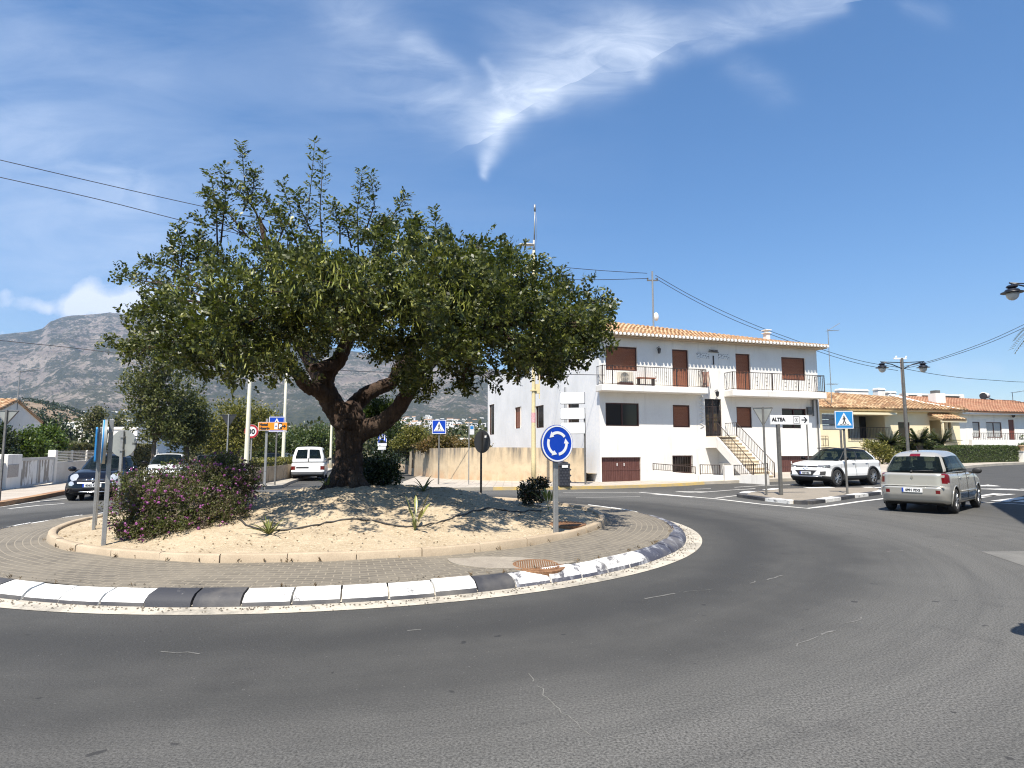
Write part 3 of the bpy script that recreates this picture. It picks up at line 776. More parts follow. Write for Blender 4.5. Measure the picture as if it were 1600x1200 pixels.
n = len(C); ls = np.ones(n); ls[-len(lc):] = 1.30; leaf_mesh('crown', C - np.array(tb), A, N, rng.uniform(.060, .090, n) * ls, rng.uniform(.037, .055, n) * ls, M['carob_leaf'], carob, .12)
NPOD = 2600
pod_blobs = [b for b, q in zip(blobs, CAROB) if q[1] > 380 and 330 < q[0] < 720]
c, d = in_blobs(pod_blobs, 260, rng, .30); c = np.repeat(c, 10, 0) + rng.normal(size=(NPOD, 3)) * np.array([.10, .10, .08])
leaf_mesh('pods', c - np.array(tb), np.array([0, 0, -1.0]) + rng.normal(size=c.shape) * .35, rng.normal(size=c.shape), rng.uniform(.10, .17, NPOD), rng.uniform(.018, .026, NPOD), M['carob_pod'], carob)['kind'] = 'stuff'

# ---- trees and shrubs in general
M['bark'] = bark_mat('tree_bark', (.10, .08, .06), (.19, .155, .12), (.24, .20, .16), sc=14, b_=.6)
GREENS = dict(
    olive=leafmat('olive_green_leaf', [(.055, .060, .022), (.085, .085, .03), (.12, .115, .042), (.15, .14, .06)], .22, .5, .35, ((.12, .10, .04), .5), .9),
    green=leafmat('mid_green_leaf', [(.030, .050, .014), (.048, .075, .02), (.070, .10, .026), (.10, .13, .035)], .25, .45, .4, ((.045, .055, .018), .6), .9),
    bright=leafmat('bright_green_leaf', [(.030, .055, .012), (.055, .095, .018), (.095, .145, .025), (.13, .18, .035)], .28, .4, .45, ((.035, .055, .012), .6), 1.5),
    carobish=leafmat('olive_tree_leaf', [(.034, .044, .016), (.058, .070, .022), (.09, .098, .03), (.15, .15, .05)], .20, .5, .3, ((.10, .095, .03), .5), .9),
    dark=leafmat('dark_green_leaf', [(.010, .018, .009), (.018, .030, .013), (.028, .044, .018), (.04, .058, .022)], .12, .4, .45),
    rusty=leafmat('rusty_leaf', [(.075, .065, .02), (.12, .085, .028), (.16, .095, .03), (.11, .10, .03)], .2, .5, .35, ((.17, .085, .03), .6), .8),
    yellow=leafmat('yellowish_leaf', [(.10, .10, .025), (.15, .14, .03), (.20, .18, .04), (.09, .10, .03)], .25, .45, .35))
def blob_px(lst, Y, depth=1.0):
    """(u, v, half width, half height, weight) -> ellipsoids about the distance Y"""
    out = []
    for q in lst:
        u, v, a, b_, w = q[:5]; dY = q[5] if len(q) > 5 else 0.0
        out.append((np.array(AT(u, v, Y + dY)), np.array([a / F * Y, a / F * Y * depth, b_ / F * Y]), w))
    return out
def plant(name, label, cat, base, blobs, n, ln, wd, material, trunk=None, per=14, spread=.1, group=None, seed=1, part='crown', bias=.55, stem_mat='bark', extra=None, tname='trunk'):
    """trunk: radius at the foot; limbs run from the foot into every ellipsoid"""
    t = thing(name, label, cat, base, 0, group); rng = np.random.default_rng(seed); rr = random.Random(seed); bx = Vector(base)
    c, ax, nr = tufted(blobs, n, per, spread, rng, bias)
    k = len(c); o = leaf_mesh(part, c - np.array(base), ax, nr, rng.uniform(ln * .7, ln * 1.3, k), rng.uniform(wd * .7, wd * 1.3, k), material, t, .1)
    if trunk:
        mb = MB(); zt = min(b[0][2] - b[1][2] * .5 for b in blobs); zt = max(zt, base[2] + .3)
        mx = sum(b[0][0] * b[2] for b in blobs) / sum(b[2] for b in blobs); my = sum(b[0][1] * b[2] for b in blobs) / sum(b[2] for b in blobs)
        fork = Vector((bx.x + (mx - bx.x) * .3, bx.y + (my - bx.y) * .3, zt)) - bx
        mb.tube([(0, 0, -.1), (rr.uniform(-.02, .02), 0, fork.z * .4), fork], [trunk * 1.25, trunk, trunk * .8], 10, 0, True, .08, seed)
        for b in blobs:
            e = Vector(b[0]) - bx; m_ = fork.lerp(e, .5) + Vector((rr.uniform(-.1, .1), rr.uniform(-.1, .1), .1))
            mb.tube([fork, m_, e], [trunk * .55, trunk * .38, trunk * .12], 7, 0, True, .06, seed)
            for _ in range(5):
                e2 = e + Vector((rr.gauss(0, .45) * b[1][0], rr.gauss(0, .45) * b[1][1], rr.gauss(0, .45) * b[1][2]))
                mb.tube([m_.lerp(e, .5), e2], [trunk * .22, trunk * .05], 5, 0)
        mb.build(tname, M[stem_mat], t, smooth=True)
    return t

# ---- planting on the mound
M['lantana_leaf'] = leafmat('lantana_leaf', [(.034, .036, .016), (.060, .060, .026), (.095, .078, .042), (.064, .085, .020), (.11, .14, .030)], .20, .55, .25, ((.12, .065, .060), .55), 2.2)
M['lantana_flower'] = leafmat('lantana_flower', [(.30, .07, .26), (.40, .13, .34), (.24, .05, .20), (.48, .21, .42)], .2, .6, .2)
bp = PM(290, 838); bp = (bp[0], bp[1] + .6, mz(bp[0], bp[1] + .6))
lb = []
for u, v, a, b_, Y, hd, w in ((222, 800, 50, 42, 10.0, .55, 1.0), (275, 795, 65, 52, 10.2, .7, 1.6), (330, 775, 58, 50, 10.6, .7, 1.3), (372, 755, 34, 38, 10.9, .5, .6), (250, 826, 58, 22, 9.7, .4, .7),
                               (215, 765, 36, 36, 10.5, .5, .6), (300, 745, 55, 32, 11.0, .6, .8), (205, 826, 22, 18, 9.8, .3, .25), (350, 800, 40, 28, 10.2, .5, .5), (345, 722, 24, 18, 11.0, .4, .25), (388, 742, 18, 26, 10.9, .3, .2)):
    lb.append((np.array(AT(u, v, Y)), np.array([a / F * Y, hd, b_ / F * Y]), w))
lant = plant('flowering_shrub', 'large spreading shrub with small purple flowers beside the steel sign posts', 'shrub', bp, lb, 34000, .042, .024, M['lantana_leaf'], .035, per=9, spread=.035, seed=4, part='foliage', bias=.45, tname='stems')
rng = np.random.default_rng(8)
c, d = in_blobs(lb, 520, rng, .08); cl = []; al = []
for q in range(520):
    k = rng.integers(7, 15); off = unit(rng.normal(size=(k, 3))) * .024 * rng.random() ** .3; cl.append(c[q] + off); al.append(off)
cl = np.concatenate(cl); al = np.concatenate(al); k = len(cl)
leaf_mesh('flowers', cl - np.array(bp), unit(np.cross(al, rng.normal(size=al.shape))), al + 1e-4, rng.uniform(.022, .034, k), rng.uniform(.018, .028, k), M['lantana_flower'], lant)['kind'] = 'stuff'

p = PM(598, 757); p = (T3(600, 757, .9).x, TD + .9, mz(T3(600, 757, .9).x, TD + .9))
plant('shrub', 'dense dark evergreen shrub growing just behind the carob trunk', 'shrub', p, blob_px([(590, 738, 30, 24, 1), (608, 742, 20, 18, .6), (575, 735, 20, 22, .6), (600, 725, 22, 14, .5)], TD + .9), 5200, .075, .042, GREENS['dark'], .03, per=8, spread=.05, seed=12, part='foliage', bias=.4, tname='stems')
p = T3(560, 690, 1.6)
plant('shrub', 'bright green leafy shrub seen through the fork of the carob trunk', 'shrub', (p.x, p.y, mz(p.x, p.y)), blob_px([(590, 655, 38, 34, 1), (575, 640, 24, 22, .5), (605, 640, 22, 22, .5), (572, 668, 18, 16, .4)], TD + 1.6, .6), 6000, .075, .035, GREENS['bright'], .035, per=10, spread=.06, seed=13, part='foliage', bias=.5, tname='stems')
p = PM(832, 789)
M['reddish_tip'] = leafmat('reddish_leaf', [(.020, .024, .012), (.03, .034, .016), (.06, .022, .016), (.04, .05, .018)], .15, .35, .5)
plant('shrub', 'small round dark shrub with reddish tips behind the blue roundabout sign', 'shrub', p, blob_px([(832, 768, 22, 20, 1), (845, 755, 12, 10, .4), (822, 772, 14, 16, .5)], p[1]), 2600, .06, .036, M['reddish_tip'], .02, per=7, spread=.035, seed=14, part='foliage', bias=.4, tname='stems')

M['agave_leaf'] = mat('strap_leaf', (.12, .15, .035), (.20, .19, .05), 4, .45, c3=(.09, .12, .04))
M['strelitzia_leaf'] = mat('bird_of_paradise_leaf', (.20, .22, .045), (.26, .22, .07), 3, .4, c3=(.10, .13, .04))
def strap_plant(name, label, base, n, L, w, material, spread=.6, seed=1, paddle=False, upright=.9):
    t = thing(name, label, 'plant', base); rr = random.Random(seed); mb = MB(); ms = MB()
    for i in range(n):
        a = i * 2.4 + rr.uniform(-.4, .4); l = L * rr.uniform(.65, 1.1); tl = spread * rr.uniform(.3, 1.15)
        dx, dy = math.cos(a), math.sin(a); pts = []
        for k in range(9):
            s = k / 8; r = l * s * math.sin(tl) + (l * .25 * s * s * tl); z = l * s * math.cos(tl) * upright - l * .22 * s ** 3 * tl
            pts.append(Vector((dx * r, dy * r, max(z, -.02))))
        sd = Vector((-dy, dx, 0)); vs = []; fs = []
        for k, p in enumerate(pts):
            s = k / 8
            ww = w * (math.sin(math.pi * min(1, max(0, (s - .42) / .58))) ** .7 + .07 if paddle else (1 - s ** 2.2) * (.55 + .45 * min(1, s * 4)))
            lift = Vector((0, 0, ww * .3))
            vs += [p - sd * ww * .5 + lift, p, p + sd * ww * .5 + lift]
        for k in range(8):
            fs += [(3 * k, 3 * k + 1, 3 * k + 4, 3 * k + 3), (3 * k + 1, 3 * k + 2, 3 * k + 5, 3 * k + 4)]
        mb.add(vs, fs)
    mb.build('leaves', material, t, fix=False, smooth=True); return t
strap_plant('strap_leaf_plant', 'spiky strap leaved plant beside the purple flowering shrub', PM(420, 836), 22, .40, .030, M['agave_leaf'], .9, 3)
strap_plant('strap_leaf_plant', 'small dark arching plant silhouetted on the mound crest below the crossing sign', PM(662, 768), 12, .46, .06, M['agave_leaf'], 1.2, 5)
strap_plant('bird_of_paradise', 'young bird of paradise plant with yellowish leaves in the open sand', PM(650, 828), 7, .64, .055, M['strelitzia_leaf'], .62, 8, True)
strap_plant('strap_leaf_plant', 'low tuft of short green leaves at the stem of the sand plant', PM(648, 829), 12, .30, .035, M['agave_leaf'], .35, 9)
strap_plant('bird_of_paradise', 'tall thin bird of paradise plant between the round shrub and the sign post', PM(857, 797), 11, .62, .07, M['strelitzia_leaf'], .55, 18, True)
strap_plant('strap_leaf_plant', 'pale seedling beside the roots of the carob tree', PM(512, 762), 5, .42, .05, M['strelitzia_leaf'], .7, 20)

# irrigation hose
M['hose'] = mat('black_hose', (.02, .02, .02), (.05, .045, .04), 6, .6)
hp = [PM(*q) for q in [(372, 812), (384, 822), (400, 827), (425, 830), (450, 829), (480, 824), (510, 818), (545, 813), (575, 814), (605, 820), (635, 825), (655, 824), (690, 816), (720, 806), (755, 797), (790, 798), (820, 801), (846, 799)]]
hp = [(x, y, mz(x, y) + .012) for x, y in dense([(q[0], q[1]) for q in hp], .12)]
mb = MB(); mb.tube(hp, .014, 7); tag(mb.build('irrigation_hose', M['hose'], smooth=True), 'thin black irrigation hose snaking across the sand mound', 'hose')
# litter of leaves, twigs and stones on the sand
rng = np.random.default_rng(9); rr = random.Random(9)
pts = []
while len(pts) < 1700:
    a = rr.uniform(0, 2 * math.pi); r = R_PLANT * math.sqrt(rr.random()) * .975; x, y = CX + r * math.cos(a), CY + r * math.sin(a)
    if vnoise(x * 1.1, y * 1.1, 7) * vnoise(x * 3, y * 3, 8) > rr.random() * .55 or (math.hypot(x + 3.3, y - 12.5) < 2.4 and rr.random() < .5): pts.append((x, y, mz(x, y) + .012))
c = np.array(pts); k = len(c); ax = rng.normal(size=c.shape) * np.array([1, 1, .15])
M['dry_leaf'] = leafmat('dry_leaf', [(.10, .06, .03), (.17, .11, .05), (.06, .04, .025), (.22, .15, .08)], .05, .8, .2)
tag(leaf_mesh('fallen_leaves', c, ax, rng.normal(size=c.shape) * .3 + np.array([0, 0, 1]), rng.uniform(.03, .08, k), rng.uniform(.012, .03, k), M['dry_leaf'], None), kind='stuff')
mb = MB()
for _ in range(1600):
    a = rr.uniform(0, 2 * math.pi); r = R_PLANT * math.sqrt(rr.random()) * .97; x, y = CX + r * math.cos(a), CY + r * math.sin(a)
    s = rr.uniform(.010, .030) * (1.6 if rr.random() < .06 else 1); z = mz(x, y)
    mb.add([(x + s * rr.uniform(.6, 1), y, z), (x, y + s, z), (x - s, y, z), (x, y - s * rr.uniform(.6, 1), z), (x + s * .2, y, z + s * rr.uniform(.5, .9)), (x, y, z - s)],
           [(0, 1, 4), (1, 2, 4), (2, 3, 4), (3, 0, 4), (1, 0, 5), (2, 1, 5), (3, 2, 5), (0, 3, 5)])
tag(mb.build('pebbles', mat('pale_pebble', (.50, .42, .31), (.36, .28, .19), 9, .9), fix=False), kind='stuff')
# grit swept against the kerb
mb = MB()
for _ in range(1500):
    a = rr.uniform(math.pi * .95, math.pi * 2.1); r = R_KERB + .01 + abs(rr.gauss(0, .10)) if rr.random() < .7 else R_TOP - abs(rr.gauss(0, .12)); x, y = CX + r * math.cos(a), CY + r * math.sin(a); s = rr.uniform(.005, .016); z = .012 if r > R_TOP else .155
    mb.add([(x + s, y, z), (x, y + s, z), (x - s, y, z), (x, y - s, z), (x, y, z + s * .8)], [(0, 1, 4), (1, 2, 4), (2, 3, 4), (3, 0, 4)])
tag(mb.build('grit', mat('road_grit', (.20, .17, .13), (.08, .07, .055), 30, .95), fix=False), kind='stuff')
# dry weeds along the joint between paving and painted kerb
c = []
for _ in range(70):
    a = math.radians(rr.uniform(185, 350)); r = R_TOP + rr.uniform(-.03, .02) if rr.random() < .6 else R_PLANT + rr.uniform(.0, .04)
    for _k in range(rr.randint(3, 9)): c.append((CX + (r + rr.gauss(0, .02)) * math.cos(a), CY + (r + rr.gauss(0, .02)) * math.sin(a + rr.gauss(0, .003)), (.15 if r > 6 else .21) + rr.uniform(.0, .03)))
c = np.array(c); k = len(c)
tag(leaf_mesh('weeds', c, rng.normal(size=c.shape) * .6 + np.array([0, 0, 1]), rng.normal(size=c.shape), rng.uniform(.03, .09, k), rng.uniform(.006, .014, k), M['dry_leaf'], None), kind='stuff')
# ------------------------------------------------------------------ road signs and street furniture
def on_ground(u, v, dz=0.0): return G(u, v, dz)
def post(t, h, w=.08, d=.045, x=0.0, y=.035, material='steel', round_=False, z0=-.15):
    mb = MB()
    if round_: mb.tube([(x, y, z0), (x, y, h)], w / 2, 12); return mb.build('post', M[material], t, auto=40)
    mb.box(x - w / 2, x + w / 2, y - d / 2, y + d / 2, z0, h, 0, .008)
    return mb.build('post', M[material], t)
def disc_plate(t, r, zc, face, rim=None, back='sign_back', th=.028, y=-.02):
    mb = MB(); mb.plate(circle(r, 48, 0, zc), y, y + th, 0)
    mb.plate(circle(r + .004, 48, 0, zc), y + th * .4, y + th + .004, 1)
    o = mb.build('plate', [M[face], M[back]], t, auto=40); return o
def clamps(t, zc, w=.14, y=.012):
    for dz in (-.14, .14): mb = MB(); mb.box(-w / 2, w / 2, y, y + .075, zc + dz - .015, zc + dz + .015); mb.build('clamp', M['steel'], t)
def annulus(mb, r0, r1, zc, y0, y1, a0=0, a1=2 * math.pi, n=40):
    for i in range(n):
        a, b = a0 + (a1 - a0) * i / n, a0 + (a1 - a0) * (i + 1) / n
        mb.plate([(r0 * math.cos(a), zc + r0 * math.sin(a)), (r1 * math.cos(a), zc + r1 * math.sin(a)), (r1 * math.cos(b), zc + r1 * math.sin(b)), (r0 * math.cos(b), zc + r0 * math.sin(b))], y0, y1)
def roundabout_face(plate, r, zc, y):
    mb = MB(); annulus(mb, r * .90, r * .975, zc, y - .004, y); mb.build('border', M['white_sign'], plate)
    mb = MB(); q = r * .58; w = r * .075
    for k in range(3):
        a0 = R(38 + 120 * k); a1 = R(120 + 120 * k)
        annulus(mb, q - w, q + w, zc, y - .004, y, a0, a1, 14)
        c, s = math.cos(a1), math.sin(a1); tx, tz = -s, c
        p = (q * c, zc + q * s)
        mb.plate([(p[0] + c * w * 2.1, p[1] + s * w * 2.1), (p[0] - c * w * 2.1, p[1] - s * w * 2.1), (p[0] + tx * w * 3.6 - c * w * .9, p[1] + tz * w * 3.6 - s * w * .9)][::-1], y - .004, y)
    mb.build('arrows', M['white_sign'], plate)
def pedestrian_face(t, s, zc, y, blue='blue_sign', back='sign_back'):
    """square blue crossing sign of side s"""
    h = s / 2; mb = MB()
    mb.plate(rrect(-h, h, zc - h, zc + h, s * .07), y, y + .012, 0); mb.plate(rrect(-h - .003, h + .003, zc - h - .003, zc + h + .003, s * .07), y + .008, y + .03, 1)
    pl = mb.build('plate', [M[blue], M[back]], t)
    mb = MB(); o, i_ = h * .97, h * .90
    for x0, x1, z0, z1 in ((-o, o, i_, o), (-o, o, -o, -i_), (-o, -i_, -i_, i_), (i_, o, -i_, i_)): mb.plate([(x0, zc + z0), (x1, zc + z0), (x1, zc + z1), (x0, zc + z1)], y - .003, y)
    mb.build('border', M['white_sign'], pl)
    mb = MB(); mb.plate([(-h * .78, zc - h * .62), (h * .78, zc - h * .62), (0, zc + h * .80)], y - .004, y); mb.build('triangle', M['white_sign'], pl)
    mb = MB(); y0, y1 = y - .007, y - .004
    def P(pts): mb.plate([(x * h, zc + z * h) for x, z in pts], y0, y1)
    mb.plate(circle(h * .075, 14, h * -.01, zc + h * .40), y0, y1)
    P([(-.10, .08), (-.02, .32), (.07, .32), (.10, .06), (.05, -.08), (-.07, -.08)])
    P([(-.05, -.06), (.05, -.06), (-.10, -.46), (-.22, -.46)]); P([(-.03, -.04), (.06, -.06), (.24, -.44), (.13, -.47)])
    P([(.05, .30), (.10, .26), (.22, .05), (.17, .03)]); P([(-.03, .30), (-.08, .26), (-.20, .06), (-.15, .03)])
    for k in range(-3, 4): P([(k * .16 - .045, -.57), (k * .16 + .045, -.57), (k * .145 + .035, -.47), (k * .145 - .035, -.47)])
    mb.build('pictogram', M['black'], pl)
    return pl

# main blue roundabout sign, right of the mound
p = PM(871, 837); d = p[1]
t = thing('roundabout_sign', 'round blue roundabout sign with three white circling arrows on grey post', 'road sign', p, R(28))
ztop = AT(876, 664, d)[2] - p[2]; zbot = AT(876, 722, d)[2] - p[2]; zc = (ztop + zbot) / 2; r = (ztop - zbot) / 2
post(t, zc + r * .6, .085, .05, 0, .05)
pl = disc_plate(t, r, zc, 'blue_sign'); roundabout_face(pl, r, zc, -.02)
clamps(t, zc)
# edge-on blue sign on the left
p = PM(152, 853); d = p[1]
t = thing('roundabout_sign', 'blue round sign seen edge-on upon a tall steel post left of the flowering shrub', 'road sign', p, R(-56.5))
ztop = AT(150, 656, d)[2] - p[2]; zc = AT(150, 690, d)[2] - p[2]; r = ztop - zc
post(t, ztop + .01, .10, .06, 0, .075)
pl = disc_plate(t, r, zc, 'blue_faded', th=.05, y=-.03); roundabout_face(pl, r, zc, -.03)
clamps(t, zc, y=.02)
p = PM(142, 823); d = p[1]
t = thing('direction_sign', 'narrow grey sign seen edge-on behind the blue edge-on sign', 'road sign', p, R(-59))
z1 = AT(142, 667, d)[2] - p[2]
post(t, z1, .085, .05, -.05, .06); post(t, z1 - .1, .07, .05, .42, .06)
mb = MB(); mb.plate(rrect(-.15, .55, z1 - .62, z1 - .02, .04), -.0, .025); mb.build('plate', M['blue_faded'], t)
# backs of two round signs facing away
Y = 13.2; zc = AT(193, 693, Y)[2]; x = AT(193, 693, Y)[0]; b = mz(x, Y); r = 20.5 / F * Y
t = thing('round_sign', 'grey back of a round sign standing behind the flowering shrub', 'road sign', (x, Y, b), R(176))
post(t, zc - b + r, .06, .04, 0, .045); disc_plate(t, r, zc - b, 'blue_sign')
clamps(t, zc - b, .10)
mb = MB(); mb.box(-.30, -.20, .008, .012, zc - b - .03, zc - b + .02); mb.build('sticker', M['black'], t)
p = PM(753, 772); Y = max(p[1], 16.6); x = AT(753, 772, Y)[0]; b = mz(x, Y); zc = AT(756, 690, Y)[2] - b
t = thing('round_sign', 'black back of a round sign standing on the mound crest', 'road sign', (x, Y, b), R(136))
M['back_black'] = mat('black_sign_back', (.018, .019, .02), (.03, .03, .03), 5, .5)
post(t, zc + .25, .055, .05, 0, .035, 'black', True); disc_plate(t, 17.5 / F * Y, zc, 'white_sign', back='back_black')
mb = MB(); mb.box(-.2, -.11, .0135, .016, zc + .10, zc + .16); mb.build('sticker', M['white_sign'], t)
# inverted triangle signs, backs
def yield_back(u, vt, vb, base, yaw, label, w, dark=False, front=False):
    t = thing('give_way_sign', label, 'road sign', base, yaw); Y = base[1]; z1 = AT(u, vt, Y)[2] - base[2]; z0 = AT(u, vb, Y)[2] - base[2]
    mb = MB(); tri = [(0, z0), (w / 2, z1), (-w / 2, z1)]
    mb.plate(tri, 0, .012, 0); mb.plate([(0, z0 - .012), (w / 2 + .012, z1 + .007), (-w / 2 - .012, z1 + .007)], .009, .03, 1)
    pl = mb.build('plate', [M['white_sign'], M['back_black' if dark else 'sign_back']], t)
    mb = MB(); k = .16
    cz = (2 * z1 + z0) / 3
    inn = [(x * (1 - 2.4 * k), cz + (z - cz) * (1 - 2.4 * k)) for x, z in tri]
    for i in range(3):
        j = (i + 1) % 3; mb.plate([tri[i], tri[j], inn[j], inn[i]], -.003, 0)
    mb.build('red_border', M['red_sign'], pl)
    mb = MB()
    lip = [((0, z0), (w / 2, z1)), ((w / 2, z1), (-w / 2, z1)), ((-w / 2, z1), (0, z0))]
    for a, b_ in lip: mb.tube([(a[0], .036, a[1]), (b_[0], .036, b_[1])], .012, 6)
    mb.build('folded_edge', M['back_black' if dark else 'steel_dark'], pl)
    post(t, z1 + (.03 if not dark else .03), .065, .045, 0, .055, 'steel_dark' if not dark else 'steel'); return t
yield_back(1197, 637, 666, on_ground(1197, 772, .13), R(172), 'grey back of a triangular sign on the painted traffic island', .66)
t = yield_back(9, 642, 663, on_ground(1, 783, .13), R(178), 'grey triangular sign back on a post at the left pavement edge', .70)
yield_back(353, 648, 668, on_ground(353, 758, -.1), R(178), 'dark back of a triangular sign among the avenue trees', .86, True)

# direction sign on the traffic island
M['panel_white'] = mat('white_sign_panel', (.80, .80, .79), (.72, .73, .73), 2, .4)
p = on_ground(1221, 772, .13); Y = p[1]
t = thing('direction_sign', 'white direction panel reading ALTEA with a black arrow on the traffic island', 'road sign', p, R(8))
k = Y / F; zc = AT(1240, 656, Y)[2] - p[2]; w = 65 * k; h = 14.5 * k; xo = 19 * k
mb = MB(); mb.box(xo - w / 2, xo + w / 2, -.03, .03, zc - h / 2, zc + h / 2, 0, .006); pl = mb.build('panel', M['panel_white'], t)
text_mb('ALTEA', h * .52, xo - w / 2 + .05, zc - h * .14, -.035, 'LEFT', .002, .008).build('lettering', M['black'], pl)
mb = MB(); ax = xo + w / 2 - 8 * k
mb.plate([(ax - 5 * k, zc - .9 * k), (ax + 3 * k, zc - .9 * k), (ax + 3 * k, zc + .9 * k), (ax - 5 * k, zc + .9 * k)], -.034, -.03)
for s in (-1, 1): mb.plate([(ax + 5.2 * k, zc), (ax + .4 * k, zc + s * 5 * k), (ax - 1.2 * k, zc + s * 4.2 * k), (ax + 2.6 * k, zc)][::s], -.034, -.03)
mb.build('arrow', M['black'], pl)
mb = MB(); bx = xo + w / 2 - 21.5 * k; q = 5.4 * k; e = .5 * k
for x0, x1, z0, z1 in ((-q, q, q - e, q), (-q, q, -q, -q + e), (-q, -q + e, -q, q), (q - e, q, -q, q)): mb.plate([(bx + x0, zc + z0), (bx + x1, zc + z0), (bx + x1, zc + z1), (bx + x0, zc + z1)], -.034, -.03)
n0 = 20
for rr_ in (3.0 * k, ):
    for i in range(n0):
        a, b_ = 2 * math.pi * i / n0, 2 * math.pi * (i + 1) / n0
        mb.plate([(bx + (rr_ - e * .7) * math.cos(a), zc + (rr_ - e * .7) * math.sin(a)), (bx + rr_ * math.cos(a), zc + rr_ * math.sin(a)), (bx + rr_ * math.cos(b_), zc + rr_ * math.sin(b_)), (bx + (rr_ - e * .7) * math.cos(b_), zc + (rr_ - e * .7) * math.sin(b_))], -.034, -.03)
mb.plate(circle(1.1 * k, 12, bx, zc), -.034, -.03)
mb.build('town_symbol', M['black'], pl)
post(t, zc - h / 2 + .02, .10, .06, 0, .0, 'steel_dark'); post(t, zc + h * .3, .10, .05, 0, .06, 'steel_dark')
# small sign behind it
p = on_ground(1264, 752, .13)
t = thing('small_sign', 'small plate on a thin post before the white house behind the ALTEA panel', 'road sign', p, R(185)); Y = p[1]
zc = AT(1264, 666, Y)[2] - p[2]
mb = MB(); mb.plate(rrect(-.26, .26, zc - .16, zc + .16, .03), 0, .02); mb.build('plate', M['panel_white'], t)
[(lambda q: (q.plate(circle(rq, 14, xq, zq), -.004, 0), q.build('mark', M['black'], t)))(MB()) for rq, xq, zq in ((.05, -.02, zc), (.035, .12, zc - .04))]
post(t, zc + .30, .06, .06, 0, .05, 'steel_dark', True)
# pedestrian crossing signs
def crossing(u, vc, px, base, yaw, label, blue='blue_sign', pst='steel_dark', grp='pedestrian crossing signs'):
    Y = base[1]; zc = AT(u, vc, Y)[2] - base[2]; s = px * Y / F
    t = thing('crossing_sign', label, 'road sign', base, yaw, grp); pedestrian_face(t, s, zc, -.015, blue)
    post(t, zc + s * .35, .07, .045, 0, .045, pst); return t
t = crossing(1322, 656, 28, on_ground(1325, 770, .13), R(-4), 'blue pedestrian crossing sign on the traffic island before the white SUV', 'blue_faded')
crossing(688, 667, 22, on_ground(685, 757, .13), R(2), 'blue pedestrian crossing sign on the pavement before the beige wall')
crossing(433, 663, 24, (AT(431, 700, 28.6)[0], 28.6, gz(-11, 28.6)), R(3), 'blue pedestrian crossing sign half hidden behind the orange panel')
p = (AT(1315, 700, 29.5)[0], 29.5, gz(15, 29.5) + .13)
t = thing('sign_post', 'bare grey sign post behind the pedestrian crossing sign by the white SUV', 'post', p); post(t, AT(1315, 671, 29.5)[2] - p[2], .09, .05, 0, 0, 'steel_dark')

# orange hotel sign
Y = 27.2; p = (AT(415, 700, Y)[0], Y, gz(-10, Y) + .14); k = Y / F
t = thing('direction_sign', 'orange hotel direction panel with black lettering and parking arrow', 'road sign', p, R(3)); zc = AT(424, 666, Y)[2] - p[2]; w, h, xo = 44 * k, 13 * k, 9.5 * k
mb = MB(); mb.box(xo - w / 2, xo + w / 2, -.03, .03, zc - h / 2, zc + h / 2, 0, .006); pl = mb.build('panel', M['orange_sign'], t)
lt = text_mb('Hotel', h * .42, xo - w / 2 + .06, zc + h * .06, -.034, 'LEFT', .002, .012); l2 = text_mb('Huerta', h * .42, xo - w / 2 + .06, zc - h * .38, -.034, 'LEFT', .002, .012)
lt.add(l2.v, l2.f); lt.build('lettering', M['black'], pl)
mb = MB(); mb.plate([(xo + 3 * k, zc - h * .36), (xo + 8 * k, zc - h * .36), (xo + 8 * k, zc + h * .36), (xo + 3 * k, zc + h * .36)], -.034, -.03); mb.build('white_symbol', M['white_sign'], pl)
mb = MB(); mb.plate(circle(1.3 * k, 10, xo + 5.5 * k, zc), -.038, -.034); mb.build('blue_dot', M['blue_sign'], pl)
mb = MB(); mb.plate([(xo + 9 * k, zc - h * .38), (xo + 15 * k, zc - h * .38), (xo + 15 * k, zc + h * .38), (xo + 9 * k, zc + h * .38)], -.034, -.03)
mb.plate([(xo + 14 * k, zc - .9 * k), (xo + 19 * k, zc - .9 * k), (xo + 19 * k, zc + .9 * k), (xo + 14 * k, zc + .9 * k)], -.037, -.031)
mb.plate([(xo + 17 * k, zc - 3.6 * k), (xo + 21 * k, zc), (xo + 17 * k, zc + 3.6 * k), (xo + 18 * k, zc)], -.037, -.031); mb.build('arrow', M['black'], pl)
text_mb('P', h * .62, xo + 10 * k, zc - h * .22, -.038, 'LEFT', .002, .015).build('parking_letter', M['white_sign'], pl)
mb = MB()
for x0, x1, z0, z1 in ((-w / 2, w / 2, h / 2 - .5 * k, h / 2), (-w / 2, w / 2, -h / 2, -h / 2 + .5 * k), (-w / 2, -w / 2 + .9 * k, -h / 2, h / 2)): mb.plate([(xo + x0 + .004, zc + z0), (xo + x1 - .004, zc + z0), (xo + x1 - .004, zc + z1), (xo + x0 + .004, zc + z1)], -.033, -.0295)
mb.build('border', M['white_sign'], pl)
post(t, zc + h * .9, .10, .06, 0, .065)
# 30 sign
Y = 29.0; p = (AT(392, 700, Y)[0], Y, gz(-12, Y) + .14); zc = AT(393, 674, Y)[2] - p[2]
t = thing('speed_limit_sign', 'round red-rimmed speed limit sign reading 30 by the pale lamp post', 'road sign', p, R(4))
r = 10.6 * Y / F; pl = disc_plate(t, r, zc, 'white_sign'); mb = MB(); annulus(mb, r * .72, r * .99, zc, -.025, -.02); mb.build('red_ring', M['red_sign'], pl)
text_mb('30', r * 1.0, 0, zc - r * .36, -.025, 'CENTER', .002, .014).build('lettering', M['black'], pl); post(t, zc + r * .6, .06, .045, 0, .04)
